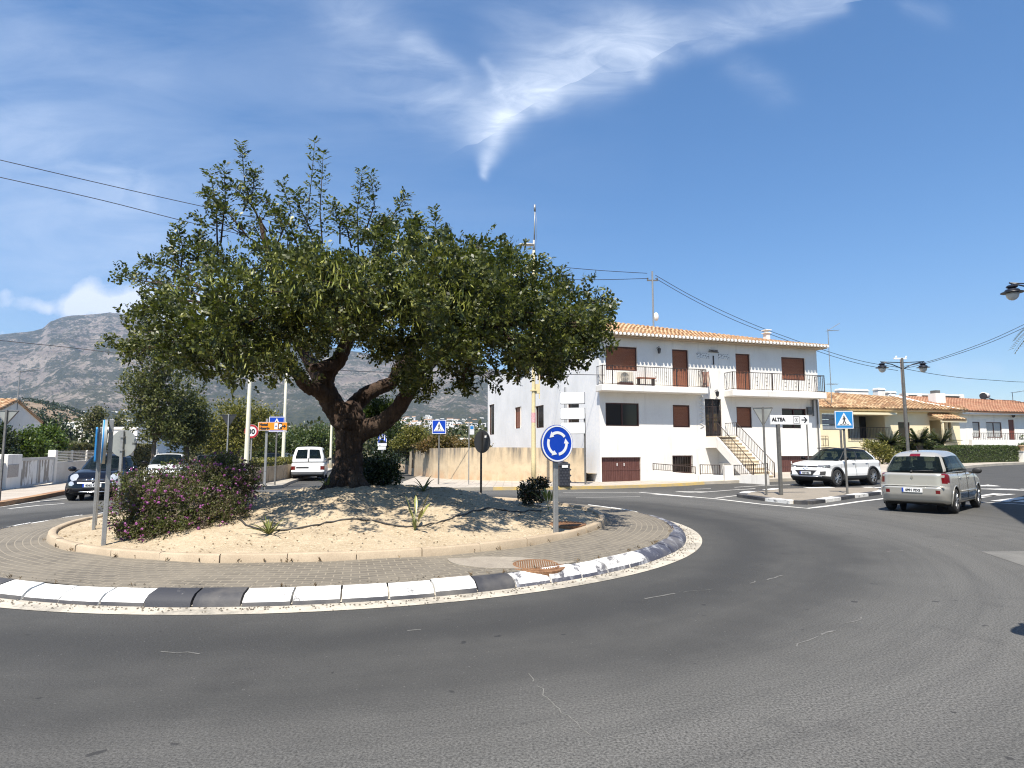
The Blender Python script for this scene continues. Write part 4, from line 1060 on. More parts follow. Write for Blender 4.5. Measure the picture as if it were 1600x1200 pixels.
# parking sign
Y = 36.0; p = (AT(597, 700, Y)[0], Y, gz(-7, Y)); zc = AT(595, 687, Y)[2] - p[2]; k = Y / F
t = thing('parking_sign', 'blue and white parking sign with a small white plate under it', 'road sign', p, R(5))
mb = MB(); mb.plate(rrect(-7 * k, 7 * k, zc - 10 * k, zc + 9 * k, .04), -.02, .01); pl = mb.build('plate', M['white_sign'], t)
mb = MB(); mb.plate(rrect(-6.2 * k, 6.2 * k, zc - 5.5 * k, zc + 8.3 * k, .03), -.024, -.02); mb.build('blue_field', M['blue_sign'], pl)
text_mb('P', 10.5 * k, -4.4 * k, zc - .6 * k, -.029, 'LEFT', .002, .02).build('lettering', M['white_sign'], pl)
mb = MB(); mb.plate([(2.6 * k, zc - 1 * k), (4.4 * k, zc - 1 * k), (4.4 * k, zc + 7.2 * k), (2.6 * k, zc + 7.2 * k)], -.028, -.024); mb.build('bar_mark', M['white_sign'], pl)
mb = MB(); mb.plate([(-5.5 * k, zc - 5 * k), (5.5 * k, zc - 5 * k), (5.5 * k, zc - 2.6 * k), (3 * k, zc - 2.2 * k), (1.5 * k, zc - .8 * k), (-2.5 * k, zc - .8 * k), (-3.6 * k, zc - 2.6 * k), (-5.5 * k, zc - 3 * k)], -.029, -.0245); mb.build('car_symbol', M['black'], pl)
mb = MB(); mb.plate(rrect(-6 * k, 6 * k, zc - 15.5 * k, zc - 10.6 * k, .02), -.02, .0); mb.build('lower_plate', M['white_sign'], t); post(t, zc + 8 * k, .06, .05, 0, .04)
# slim bus stop flag
p = on_ground(734, 757, .13); Y = p[1]; k = Y / F; zc = AT(735, 671, Y)[2] - p[2]
t = thing('bus_stop_sign', 'slim post with a narrow white and blue flag before the beige wall', 'road sign', p, R(35))
mb = MB(); mb.plate(rrect(-.05, .22, zc - .24, zc + .20, .02), -.01, .01); pl = mb.build('flag', M['white_sign'], t)
mb = MB(); mb.plate([(.0, zc + .02), (.18, zc + .02), (.18, zc + .16), (.0, zc + .16)], -.014, -.01); mb.build('blue_field', M['blue_faded'], pl)
post(t, zc + .35, .05, .05, -.06, 0, 'steel', True)
# three stacked white panels at the house corner
p = on_ground(914, 757, .13); Y = p[1]; k = Y / F
t = thing('panel_sign', 'three blank white panels stacked on one grey post before the house corner', 'sign', p, R(-13)); M['panel_side'] = mat('grey_panel_edge', (.26, .27, .28), None, rough=.5)
post(t, AT(914, 646, Y)[2] - p[2], .09, .09, 0.02, .0, 'steel_dark', True)
for vt, vb in ((612.5, 631), (637, 655), (660, 678)):
    z1, z0 = AT(900, vt, Y)[2] - p[2], AT(900, vb, Y)[2] - p[2]
    mb = MB(); mb.box(-37 * k, 1.5 * k, -.10, .12, z0, z1, 1, .02); o = mb.build('panel', [M['panel_white'], M['panel_side']], t)
    mb = MB(); mb.plate(rrect(-36.6 * k, 1.0 * k, z0 + .02, z1 - .02, .05), -.106, -.099); mb.build('face', M['panel_white'], o)
mb = MB(); z1, z0 = AT(900, 604, Y)[2] - p[2], AT(900, 682, Y)[2] - p[2]
for x in (-31 * k, -29 * k): mb.box(x - .012, x + .012, .12, .15, z0, z1)
mb.build('bracket', M['steel_dark'], t)
# litter bin
p = on_ground(880, 760, .13); Y = p[1]; k = Y / F
t = thing('litter_bin', 'dark litter bin with a diamond pattern standing by the beige wall', 'bin', p, R(12)); M['bin'] = mat('dark_bin', (.02, .022, .03), (.035, .036, .045), 6, .5)
mb = MB(); h = 36 * k; mb.box(-8.5 * k, 8.5 * k, -.25, .25, 0, h - .16, 0, .02); mb.build('body', M['bin'], t)
mb = MB()
for i in range(4):
    for j in range(6):
        x, z = -.21 + .14 * i + (.07 if j % 2 else 0) - .03, .10 + .125 * j; mb.plate([(x, z - .05), (x + .05, z), (x, z + .05), (x - .05, z)], -.262, -.249)
mb.build('diamond_pattern', mat('bin_relief', (.05, .052, .062), None, rough=.4), t)
mb = MB(); mb.box(-9 * k, 9 * k, -.27, .27, h - .16, h - .02, 0, .03); mb.tube([(-8 * k, 0, h - .02), (0, 0, h + .03), (8 * k, 0, h - .02)], .05, 8); mb.build('lid', M['bin'], t)
mb = MB(); mb.box(-4.5 * k, 5 * k, -.285, -.26, h - .2, h - .09); mb.build('opening_plate', M['panel_white'], t)

# ------------------------------------------------------------------ lamp posts
M['lamp_yellow'] = mat('cream_yellow_paint', (.70, .60, .34), (.62, .52, .29), 2, .55, c3=(.56, .46, .27))
M['lamp_cream'] = mat('cream_white_paint', (.80, .76, .60), (.74, .70, .54), 2, .5)
M['lamp_head'] = mat('lamp_head_grey', (.40, .38, .35), None, rough=.4)
M['pink'] = mat('faded_red_sticker', (.62, .25, .25), (.70, .45, .45), 14, .6)
p = on_ground(834, 757, .13); Y = p[1]; k = Y / F
t = thing('lamp_post', 'tall yellow lamp post with a flat grey lamp and thin antenna before the white house', 'street lamp', p)
zt = AT(833, 380, Y)[2] - p[2]; za = AT(836, 320, Y)[2] - p[2]; zl = AT(834, 650, Y)[2] - p[2]
mb = MB(); mb.tube([(0, 0, -.1), (0, 0, zl * .35), (0, 0, zl), (0.02, 0, zt * .55), (.04, 0, zt - .35)], [.125, .12, .10, .075, .055], 14); mb.build('pole', M['lamp_yellow'], t, smooth=True)
mb = MB(); mb.tube([(.04, 0, zt - .36), (.05, 0, zt + .15)], [.06, .05], 10); mb.build('pole_top', M['lamp_head'], t, smooth=True)
mb = MB(); mb.lathe([(.02, 0), (.26, .015), (.28, .04), (.22, .09), (.05, .13)], 18, (0, 0, 0)); mb.v = [(x * 1.5 - .32, y * .6, z + zt - .12) for x, y, z in mb.v]; mb.build('lamp_head', M['lamp_head'], t, smooth=True)
mb = MB(); mb.tube([(.06, 0, zt), (.09, 0, zt + .9), (.10, 0, za - .3)], [.035, .03, .022], 8); mb.tube([(.10, 0, za - .32), (.10, 0, za)], [.05, .05], 8); mb.tube([(.13, 0, za - .3), (.2, 0, zt + .9), (.12, 0, zt - .6)], .008, 5); mb.build('antenna', M['steel'], t, smooth=True)
mb = MB(); zs = AT(834, 652, Y)[2] - p[2]; mb.tube([(0, 0, zs - .25), (0, 0, zs + .22)], [.107, .104], 14, 0, False); mb.build('sticker', M['pink'], t, smooth=True, fix=False)
mb = MB(); z8 = AT(834, 610, Y)[2] - p[2]; mb.box(.10, .30, -.06, .06, z8 - .15, z8 + .3); mb.box(.26, .31, -.05, .05, z8 - .4, z8 + 1.0); mb.box(-.15, .15, -.13, .13, z8 - .03, z8 + .02); mb.build('junction_box', M['lamp_yellow'], t)
for (u, vt, vb, Y, w, lab) in ((386, 480, 745, 27.6, .20, 'thick pale lamp post beside the red-rimmed 30 sign'), (443, 520, 727, 38.0, .20, 'pale yellow lamp post behind the orange hotel panel'), (517, 560, 727, 56.0, .20, 'thin pale lamp post seen close to the carob trunk')):
    x = AT(u, 700, Y)[0]; b = gz(x, Y) + .14; t = thing('lamp_post', lab, 'street lamp', (x, Y, b), 0, 'pale lamp posts along the avenue')
    zt = AT(u, vt, Y)[2] - b; mb = MB(); mb.tube([(0, 0, -.1), (0, 0, 1.0), (0, 0, zt * .5), (0, 0, zt)], [w * .62, w * .55, w * .42, w * .3], 12); mb.build('pole', M['lamp_cream'], t, smooth=True)
    mb = MB(); mb.lathe([(.02, 0), (.26, .015), (.28, .04), (.22, .09), (.05, .13)], 16); mb.v = [(q[0] * 1.5 - .32, q[1] * .6, q[2] + zt - .08) for q in mb.v]; mb.build('lamp_head', M['lamp_head'], t, smooth=True)

M['lantern_black'] = mat('lantern_black', (.012, .013, .02), None, rough=.35, spec=.5)
m_, t_, b_ = newmat('frosted_globe'); b_.inputs['Base Color'].default_value = (.62, .60, .55, 1); b_.inputs['Roughness'].default_value = .25; M['globe'] = m_
def lantern(t, x, y, z, s=1.0):
    """hangs from z"""
    o = []
    mb = MB(); mb.lathe([(r * s, q * s + z) for r, q in ((.02, 0), (.025, -.07), (.11, -.08), (.15, -.11), (.15, -.14), (.10, -.17), (.11, -.19), (.17, -.21), (.20, -.25), (.20, -.285), (.30, -.30), (.305, -.315), (.19, -.325), (.05, -.33))], 22, (x, y, 0)); l = mb.build('lantern', M['lantern_black'], t, auto=35)
    mb = MB(); mb.lathe([(r * s, q * s + z) for r, q in ((.165, -.325), (.17, -.38), (.15, -.46), (.10, -.52), (.04, -.55), (.005, -.555))], 20, (x, y, 0)); mb.build('globe', M['globe'], l, smooth=True)
def twin_lamp(label, base, ztop, arm, s, az):
    t = thing('twin_street_lamp', label, 'street lamp', base, az, 'black twin lantern lamps'); h = ztop - base[2]
    mb = MB(); mb.tube([(0, 0, -.1), (0, 0, 1.0)], [.13, .11], 14); mb.tube([(0, 0, 1.0), (0, 0, 1.08), (0, 0, 1.1), (0, 0, h + .15)], [.13, .13, .065, .05], 14); mb.build('pole', M['steel_dark'], t, auto=40)
    mb = MB()
    for sg in (-1, 1): mb.tube([(0, 0, h - .32), (sg * arm * .5, 0, h - .12), (sg * (arm + .06), 0, h + .0)], .022, 8); mb.tube([(0, 0, h - .05), (sg * (arm + .06), 0, h)], .018, 8)
    mb.build('bracket', M['lantern_black'], t, smooth=True)
    for sg in (-1, 1): lantern(t, sg * arm, 0, h, s)
    return t
Y = 26.6; x = AT(1412, 600, Y)[0]; twin_lamp('twin lantern street lamp rising behind the silver car', (x, Y, gz(x, Y)), AT(1412, 565, Y)[2], .86, .85, R(-3))
Y = 16.6; x = AT(1594, 600, Y)[0] + .95; twin_lamp('black lantern street lamp cut off by the right edge of the photo', (x, Y, .0), AT(1588, 442, Y)[2], .95, .88, 0)
sh_ = G(1618, 984)
# sign post just outside the frame: its round shadow lies on the asphalt
t = thing('round_sign', 'round sign beyond the right edge casting a round shadow on the asphalt', 'road sign', (sh_[0] - .327, sh_[1] - 1.177, 0), R(20)); post(t, 2.5, .07, .05); disc_plate(t, .3, 2.2, 'white_sign')
# ------------------------------------------------------------------ houses
class Facade:
    """vertical plane through (x, y) along angle az: local x along it, local -y towards the viewer"""
    def __init__(s, x, y, az): s.o = (x, y); s.az = az; s.d = (math.cos(az), math.sin(az)); s.n = (math.sin(az), -math.cos(az))
    def at(s, u, v, off=0.0):
        a, b, c = ray(u, v); ox, oy = s.o[0] + s.n[0] * off, s.o[1] + s.n[1] * off
        t = (ox * s.n[0] + oy * s.n[1]) / (a * s.n[0] + b * s.n[1])
        return ((a * t - ox) * s.d[0] + (b * t - oy) * s.d[1], HC + c * t)
    def rect(s, u0, v0, u1, v1, off=0.0):
        """upper left and lower right pixels -> s0, s1, z0, z1"""
        a, z1 = s.at(u0, v0, off); b, z0 = s.at(u1, v1, off); return a, b, z0, z1
def wall_with_holes(mb, x0, x1, z0, z1, holes, y=0.0, reveal=.14, m=0):
    """front face at y with rectangular holes and their reveals"""
    xs = sorted({x0, x1, *[h[0] for h in holes], *[h[1] for h in holes]}); zs = sorted({z0, z1, *[h[2] for h in holes], *[h[3] for h in holes]})
    xs = [q for q in xs if x0 - 1e-6 <= q <= x1 + 1e-6]; zs = [q for q in zs if z0 - 1e-6 <= q <= z1 + 1e-6]
    for a, b in zip(xs, xs[1:]):
        for c, d in zip(zs, zs[1:]):
            mx, mz_ = (a + b) / 2, (c + d) / 2
            if any(h[0] < mx < h[1] and h[2] < mz_ < h[3] for h in holes): continue
            mb.add([(a, y, c), (b, y, c), (b, y, d), (a, y, d)], [(0, 1, 2, 3)], m)
    for a, b, c, d in [h[:4] for h in holes]:
        q = y + reveal
        mb.add([(a, y, c), (b, y, c), (b, y, d), (a, y, d), (a, q, c), (b, q, c), (b, q, d), (a, q, d)], [(0, 4, 5, 1), (1, 5, 6, 2), (2, 6, 7, 3), (3, 7, 4, 0)], m)
def tile_mat(name, c1, c2, c3, c4):
    m, t, b = newmat(name); p = obj_pos(t)
    g = t.new('ShaderNodeNewGeometry')
    col = t.ramp(g.outputs['Random Per Island'], [(0, c1), (.35, c2), (.7, c3), (1, c4)])
    col = t.mix(t.range(t.noise(p, 1.1, 4), .45, .7, 0, .55), col, c3)
    col = t.mix(t.range(t.noise(p, 14, 4), .55, .75, 0, .5), col, tuple(q * .45 for q in c1))
    t.put(b.inputs['Base Color'], col); b.inputs['Roughness'].default_value = .88; b.inputs['Specular IOR Level'].default_value = .2
    t.put(b.inputs['Normal'], t.bump(t.noise(p, 30, 3), .2, .01)); return m
M['tile'] = tile_mat('terracotta_tile', (.38, .205, .105), (.46, .28, .155), (.56, .40, .25), (.30, .16, .085))
M['tile_old'] = tile_mat('weathered_terracotta_tile', (.24, .125, .065), (.38, .23, .125), (.48, .34, .20), (.20, .115, .065))
M['tile_red'] = tile_mat('red_terracotta_tile', (.30, .14, .085), (.37, .19, .115), (.37, .22, .14), (.25, .105, .065))
def tile_roof(A, B, C, D, pitch=.24, row=.38, r=.10):
    """barrel tiles over the quad A (eave start), B (eave end), C (ridge end), D (ridge start); each tile its own half cone"""
    A, B, C, D = map(Vector, (A, B, C, D)); mb = MB()
    n = max(2, int((B - A).length / pitch)); rr = random.Random(n)
    nrm = (B - A).cross(D - A).normalized()
    if nrm.z < 0: nrm = -nrm
    mb.add([A - nrm * .02, B - nrm * .02, C - nrm * .02, D - nrm * .02, A - nrm * .08, B - nrm * .08, C - nrm * .08, D - nrm * .08], [(0, 1, 2, 3), (7, 6, 5, 4), (0, 4, 5, 1), (1, 5, 6, 2), (2, 6, 7, 3), (3, 7, 4, 0)])
    ex = (B - A).normalized()
    for i in range(n):
        s = (i + .5) / n; p = A.lerp(B, s); q = D.lerp(C, s); L = (q - p).length; k = max(1, int(L / row))
        for j in range(k):
            a = p.lerp(q, j / k); b = p.lerp(q, min(1, (j + 1.12) / k)); ax = (b - a).normalized(); sd = ax.cross(nrm).normalized()
            w = (B - A).length / n * .5; ja = rr.uniform(-.006, .006); vs = []
            for e, (c, rad, lift) in enumerate(((a, w * 1.02, .028), (b, w * .86, .0))):
                for h in range(6):
                    th = math.pi * h / 5; vs.append(c + ex * (-math.cos(th) * rad + ja) + nrm * (math.sin(th) * rad * .78 + lift))
            fs = [(h, h + 1, 6 + h + 1, 6 + h) for h in range(5)] + [(0, 1, 2, 3, 4, 5)]
            mb.add(vs, fs)
    return mb
def window(parent, s0, s1, z0, z1, y, kind, frame, nm='window', mull=1, slat=.055):
    """kind: 'shutter' (closed roller blind), 'glass', 'both' """
    mb = MB(); fw = .06
    for a, b, c, d in ((s0, s0 + fw, z0, z1), (s1 - fw, s1, z0, z1), (s0 + fw, s1 - fw, z1 - fw, z1), (s0 + fw, s1 - fw, z0, z0 + fw)): mb.box(a, b, y - .03, y + .03, c, d)
    for i in range(1, mull): x = s0 + (s1 - s0) * i / mull; mb.box(x - .035, x + .035, y - .028, y + .03, z0 + fw, z1 - fw)
    w = mb.build(nm, frame, parent)
    if kind in ('shutter', 'both'):
        mb = MB(); zz = z0 + fw; 
        while zz < z1 - fw - .01:
            t = min(zz + slat, z1 - fw); mb.add([(s0 + fw, y + .012, zz), (s1 - fw, y + .012, zz), (s1 - fw, y - .006, (zz + t) / 2), (s0 + fw, y - .006, (zz + t) / 2), (s1 - fw, y + .012, t - .004), (s0 + fw, y + .012, t - .004)], [(0, 1, 2, 3), (3, 2, 4, 5)]); zz = t
        mb.build('roller_shutter', M['shutter'] if kind == 'shutter' else M['shutter_grey'], w, fix=False)
    if kind in ('glass', 'both'):
        mb = MB(); mb.box(s0 + fw, s1 - fw, y + .02, y + .026, z0 + fw, z1 - fw); mb.build('pane', M['glass_dark'], w)
    return w
m_, t_, b_ = newmat('dark_window_glass'); b_.inputs['Base Color'].default_value = (.018, .014, .011, 1); b_.inputs['Roughness'].default_value = .08; b_.inputs['Specular IOR Level'].default_value = .35; M['glass_dark'] = m_
M['shutter'] = mat('brown_roller_shutter', (.30, .115, .06), (.25, .09, .047), 1.2, .5, fine=.05, stretch=(1, 1, 8))
M['shutter_grey'] = mat('grey_roller_shutter', (.55, .55, .53), (.48, .48, .46), 2, .6)
M['brown_frame'] = mat('dark_brown_frame', (.055, .018, .012), (.075, .025, .016), 4, .45)
M['garage'] = mat('brown_garage_metal', (.085, .032, .026), (.11, .045, .036), 2, .5, stretch=(6, 1, 1))
M['marble'] = mat('cream_step_marble', (.74, .66, .52), (.70, .60, .45), 3, .6)
def railing(parent, pts, h, name='railing', gap=.125, r=.010, rail=.018, mat_='iron', low=.06, posts=None, orn=None, under=0.0):
    """upright bars between a low and a top rail along a 3D polyline (foot line)"""
    mb = MB(); pts = [Vector(p) for p in pts]; up = Vector((0, 0, 1))
    mb.tube([p + up * h for p in pts], rail, 6); mb.tube([p + up * low for p in pts], rail * .7, 6)
    for a, b in zip(pts, pts[1:]):
        n = max(1, int((b - a).length / gap))
        for i in range(n + 1):
            p = a.lerp(b, i / n); mb.tube([p + up * low, p + up * h], r, 5)
    for p in (posts or []):
        p = Vector(p); mb.box(p.x - .02, p.x + .02, p.y - .02, p.y + .02, p.z - under, p.z + h + .02)
    for p in (orn or []):      # wrought scrolls
        p = Vector(p)
        for k in range(3):
            c = p + up * (h * (.28 + .22 * k))
            for sg in (-1, 1): mb.tube([c + Vector((sg * .035 + .028 * math.cos(q) * sg, 0, .035 * math.sin(q))) for q in np.linspace(0, 5.2, 8)], .007, 4)
    return mb.build(name, M[mat_], parent)

FX, FY, FAZ = 4.52, 32.0, math.atan2(.303, .953)
FA = Facade(FX, FY, FAZ)
house = thing('white_house', 'two storey white house with brown roller shutters, iron balconies and terracotta roof', 'house', (FX, FY, 0), FAZ)
LEN = FA.at(1278, 600)[0]; ZE = FA.at(965, 527)[1]; ZR = FA.at(1278, 546)[1]; ZE = (ZE + ZR) / 2; DEPTH = 13.0
Z0 = -.35
H = {}
H['shut_l'] = FA.rect(946, 540, 996, 580); H['door_l'] = FA.rect(1050, 545.5, 1077, 607); H['door_r'] = FA.rect(1149, 552, 1174, 612); H['shut_r'] = FA.rect(1220.5, 557.5, 1259.5, 595)
H['win_l'] = FA.rect(946, 629, 999, 666); H['win_lm'] = FA.rect(1051, 632.5, 1078.5, 668); H['gate'] = FA.rect(1101, 623, 1128.5, 682); H['win_rm'] = FA.rect(1150.5, 635.5, 1175.5, 668.5); H['win_r'] = FA.rect(1221.5, 638, 1261, 669.5)
H['garage_l'] = FA.rect(940, 714.5, 1002, 753.5); H['base_win'] = FA.rect(1050.5, 712, 1082, 739); H['garage_r'] = FA.rect(1217, 712.5, 1278, 757)
H['garage_r'] = (H['garage_r'][0], LEN - .25, .15, H['garage_r'][3]); H['garage_l'] = (H['garage_l'][0], H['garage_l'][1], -.02, H['garage_l'][3])
mb = MB(); wall_with_holes(mb, 0, LEN, Z0, ZE, list(H.values()), 0, .16)
mb.add([(LEN, 0, Z0), (LEN, DEPTH, Z0), (LEN, DEPTH, ZE), (LEN, 0, ZE), (0, DEPTH, Z0), (0, DEPTH, ZE)], [(0, 1, 2, 3), (1, 4, 5, 2)])
mb.box(.12, LEN - .12, .40, .5, Z0, ZE - .1)
mb.build('wall', M['whitewall'], house, fix=False)
# left side wall with its own windows
SD = Facade(FX, FY, FAZ - math.pi / 2)   # local x runs towards the viewer from the corner: negative values go back
def side_rect(u0, v0, u1, v1):
    a, z1 = SD.at(u0, v0); b, z0 = SD.at(u1, v1); return (-a, -b, z0, z1)     # depth from the corner
sh = []
for q in ((764.5, 633, 772, 679), (804.5, 637, 814.5, 669), (836.5, 635, 849.5, 668), (806, 580, 813, 597), (838.5, 574, 850, 591), (886.5, 627, 905, 675)):
    a, b, z0, z1 = side_rect(*q); sh.append((min(a, b), max(a, b), z0, z1))
DEPTH2 = -SD.at(762, 660)[0]
mb = MB(); wall_with_holes(mb, -DEPTH2, 0, Z0, ZE, [(-h[1], -h[0], h[2], h[3]) for h in sh], 0, .14)
# face at local x = 0 of the house: map (x, y, z) -> (y, -x, z)
mb.v = [(y, -x, z) for x, y, z in mb.v]
mb.build('side_wall', M['whitewall_side'], house, fix=False)
for i, h in enumerate(sh):
    t0 = window(house, -h[1], -h[0], h[2], h[3], .1, 'glass' if i in (0, 2, 5) else 'shutter', M['brown_frame'], mull=1)
    for o in [t0] + kids(t0):
        for q in o.data.vertices: x, y, z = q.co; q.co = (y, -x, z)
        if i not in (0, 2, 5): pass
# windows and doors of the front
window(house, *H['shut_l'], .11, 'shutter', M['brown_frame']); window(house, *H['shut_r'], .11, 'shutter', M['brown_frame'])
window(house, *H['door_l'], .11, 'shutter', M['brown_frame'], 'balcony_door'); window(house, *H['door_r'], .11, 'shutter', M['brown_frame'], 'balcony_door')
window(house, *H['win_l'], .08, 'glass', M['brown_frame'], mull=2); window(house, *H['win_r'], .08, 'glass', M['brown_frame'], mull=2)
for k in ('win_lm', 'win_rm'): window(house, *H[k], .08, 'shutter', M['brown_frame'])['label'] = 'small window with a dark brown shutter in the shade of the balcony'
for k in ('garage_l', 'garage_r'):
    a, b, c, d = H[k]; mb = MB(); n = 22
    for i in range(n):
        x0, x1 = a + (b - a) * i / n, a + (b - a) * (i + 1) / n; mb.box(x0 + .012, x1 - .012, .105, .13, c, d); mb.box(x0, x1, .12, .15, c, d)
    mb.box(a, b, .095, .14, c + (d - c) * .46, c + (d - c) * .50); g_ = mb.build('garage_door', M['garage'], house)
    mb = MB(); mb.box(a + .9, a + .93, .07, .11, d - .45, d - .3); mb.box(b - .95, b - .92, .07, .11, d - .45, d - .3); mb.build('handle', M['panel_white'], g_)
a, b, c, d = H['base_win']; w_ = window(house, a, b, c, d, .10, 'glass', M['brown_frame'])
mb = MB()
for i in range(9): x = a + (b - a) * i / 8; mb.tube([(x, -.04, c), (x, -.04, d)], .012, 5)
for i in range(3): z = c + (d - c) * i / 2; mb.tube([(a, -.04, z), (b, -.04, z)], .012, 5)
mb.build('window_bars', M['iron'], w_)
a, b, c, d = H['gate']; mb = MB(); mb.box(a, b, .17, .2, c, d); g_ = mb.build('entrance_door', M['black'], house); g_['label'] = 'dark entrance door behind a wrought iron grille'
mb = MB()
for i in range(10): x = a + .06 + (b - a - .12) * i / 9; mb.tube([(x, .05, c + .02), (x, .05, d - .42)], .010, 5)
for z in (c + .02, c + .35, (c + d) / 2, d - .42, d - .03): mb.box(a + .02, b - .02, .035, .065, z - .018, z + .018)
for x in (a + .025, b - .025, (a + b) / 2): mb.box(x - .02, x + .02, .035, .065, c, d)
for i in range(4):
    x = a + .2 + (b - a - .4) * i / 3; mb.tube([(x + .07 * math.cos(q), .05, d - .22 + .11 * math.sin(q)) for q in np.linspace(0, 6.0, 12)], .009, 4)
mb.build('iron_grille', M['iron'], g_)
mb = MB(); mb.box((a + b) / 2 - .42, (a + b) / 2 - .2, .155, .17, c + .35, c + 1.2); mb.box((a + b) / 2 + .08, (a + b) / 2 + .36, .155, .17, c + .3, c + 1.25); mb.build('pane', mat('amber_glass', (.10, .07, .035), (.05, .035, .02), 4, .2), g_)
# roof: tiles, white painted eave
OV = .62
zt = FA.at(965, 498)[1]
rl = 4.2
P_ = lambda s, y, z: (s, y, z)
roof = tile_roof((-.35, -OV, ZE + .10), (LEN + .35, -OV, ZE + .10), (LEN + .15, 1.8, ZE + .62), (-.35, rl, ZE + 1.80), .232, .40)
ro = roof.build('roof', M['tile'], house, fix=False)
r2 = tile_roof((-.35, rl, ZE + 1.80), (LEN + .15, 1.8, ZE + .62), (LEN + .15, DEPTH, ZE + .1), (-.35, DEPTH, ZE + .2), .30, .6)
r2.build('rear_slope', M['tile'], ro, fix=False)
mb = MB(); n = int((LEN + .7) / .232)
for i in range(n):
    x = -.35 + (LEN + .7) * (i + .5) / n; mb.tube([(x, -OV - .05, ZE + .10), (x, -.02, ZE + .10)], .085, 8)
mb.box(-.35, LEN + .35, -OV + .06, .0, ZE + .12, ZE + .17); mb.build('white_eave_tiles', M['whitewall'], house)
mb = MB(); mb.box(-.33, LEN + .33, -OV + .12, .25, ZE - .02, ZE + .05); mb.build('cornice', M['kerb_cream'], house)
mb = MB(); cs, cz = FA.at(1195, 525, -1.5); mb.box(cs - .13, cs + .13, 1.2, 1.5, ZE, cz + .12); mb.box(cs - .19, cs + .19, 1.14, 1.56, cz + .12, cz + .17); mb.box(cs - .08, cs + .08, 1.25, 1.45, cz + .17, cz + .30); mb.box(cs - .2, cs + .2, 1.12, 1.58, cz + .30, cz + .34)
mb.build('chimney', M['whitewall'], house)
# balconies
def balcony(u0, u1, vb, vt, out, k, orn):
    s0 = FA.at(u0, vb, out)[0]; s1 = FA.at(u1, vb, out)[0]; zb = FA.at((u0 + u1) / 2, vb, out)[1]; zt_ = FA.at((u0 + u1) / 2, vt, out)[1]
    mb = MB(); mb.box(s0, s1, -out, .0, zb, zt_, 0, .02); b_ = mb.build('balcony', M['whitewall'], house)
    e = .07; A, B = (s0 + e, -out + e, zt_), (s1 - e, -out + e, zt_)
    ps = [(s0 + (s1 - s0) * q, -out + e, zt_) for q in k] + [A, B]
    os_ = [(s0 + (s1 - s0) * q, -out + e, zt_) for q in orn]
    railing(b_, [(s0 + e, -.02, zt_), A, B, (s1 - e, -.02, zt_)], .98, posts=ps, orn=os_, under=.25, gap=.115, r=.011, rail=.02); return s0, s1, zb, zt_
bl = balcony(941, 1107, 612.5, 603, .78, (.10, .40, .70), (.5, .6))
br = balcony(1145.5, 1292, 620.5, 611, .78, (.14, .42, .70), (.26, .36, .56, .67, .82))
# things on the left balcony
M['plaster_pale'] = mat('pale_box', (.66, .60, .50), (.6, .54, .44), 3, .6)
ac = thing('air_conditioner', 'white air conditioning unit on the left balcony under the shutter', 'air conditioner', (0, 0, 0)); ac.parent = None
s_, z_ = FA.at(974, 590); c_, s2_ = math.cos(FAZ), math.sin(FAZ)
def at_house(s, y, z): return (FX + s * c_ - y * s2_, FY + s * s2_ + y * c_, z)
ac.location = at_house(s_, -.2, bl[3]); ac.rotation_euler = (0, 0, FAZ)
mb = MB(); mb.box(-.38, .38, -.15, .15, .18, .74, 0, .02); mb.build('casing', M['plaster_pale'], ac)
mb = MB()
for i in range(7): mb.tube([(-.1 + .035 * (i + 1) * math.cos(q), -.155, .46 + .035 * (i + 1) * math.sin(q)) for q in np.linspace(0, 6.28, 20)], .006, 4)
mb.build('fan_grille', M['steel_dark'], ac); mb = MB(); mb.box(-.4, .4, -.16, .16, .0, .18); mb.build('stand', M['brown_frame'], ac)
bench = thing('wooden_bench', 'low brown board bench on the left balcony', 'bench', at_house(FA.at(1005, 593)[0], -.28, bl[3]), FAZ)
mb = MB(); mb.box(-.52, .52, -.14, .14, .42, .48); mb.build('seat', M['shutter'], bench); mb = MB(); mb.box(-.45, -.40, -.12, .12, 0, .42); mb.box(.40, .45, -.12, .12, 0, .42); mb.build('legs', M['iron'], bench)
chair = thing('folded_chair', 'striped folded chair leaning at the right end of the left balcony', 'chair', at_house(FA.at(1097, 596)[0], -.35, bl[3]), FAZ)
mb = MB(); mb.box(-.2, .2, -.02, .03, .12, .92); mb.build('striped_fabric', mat('striped_fabric', (.62, .50, .38), (.30, .10, .07), 14, .8, stretch=(1, 1, .2)), chair)
mb = MB()
for x in (-.22, .22): mb.tube([(x, -.1, 0), (x, .05, .98)], .015, 6)
mb.build('frame', M['iron'], chair)
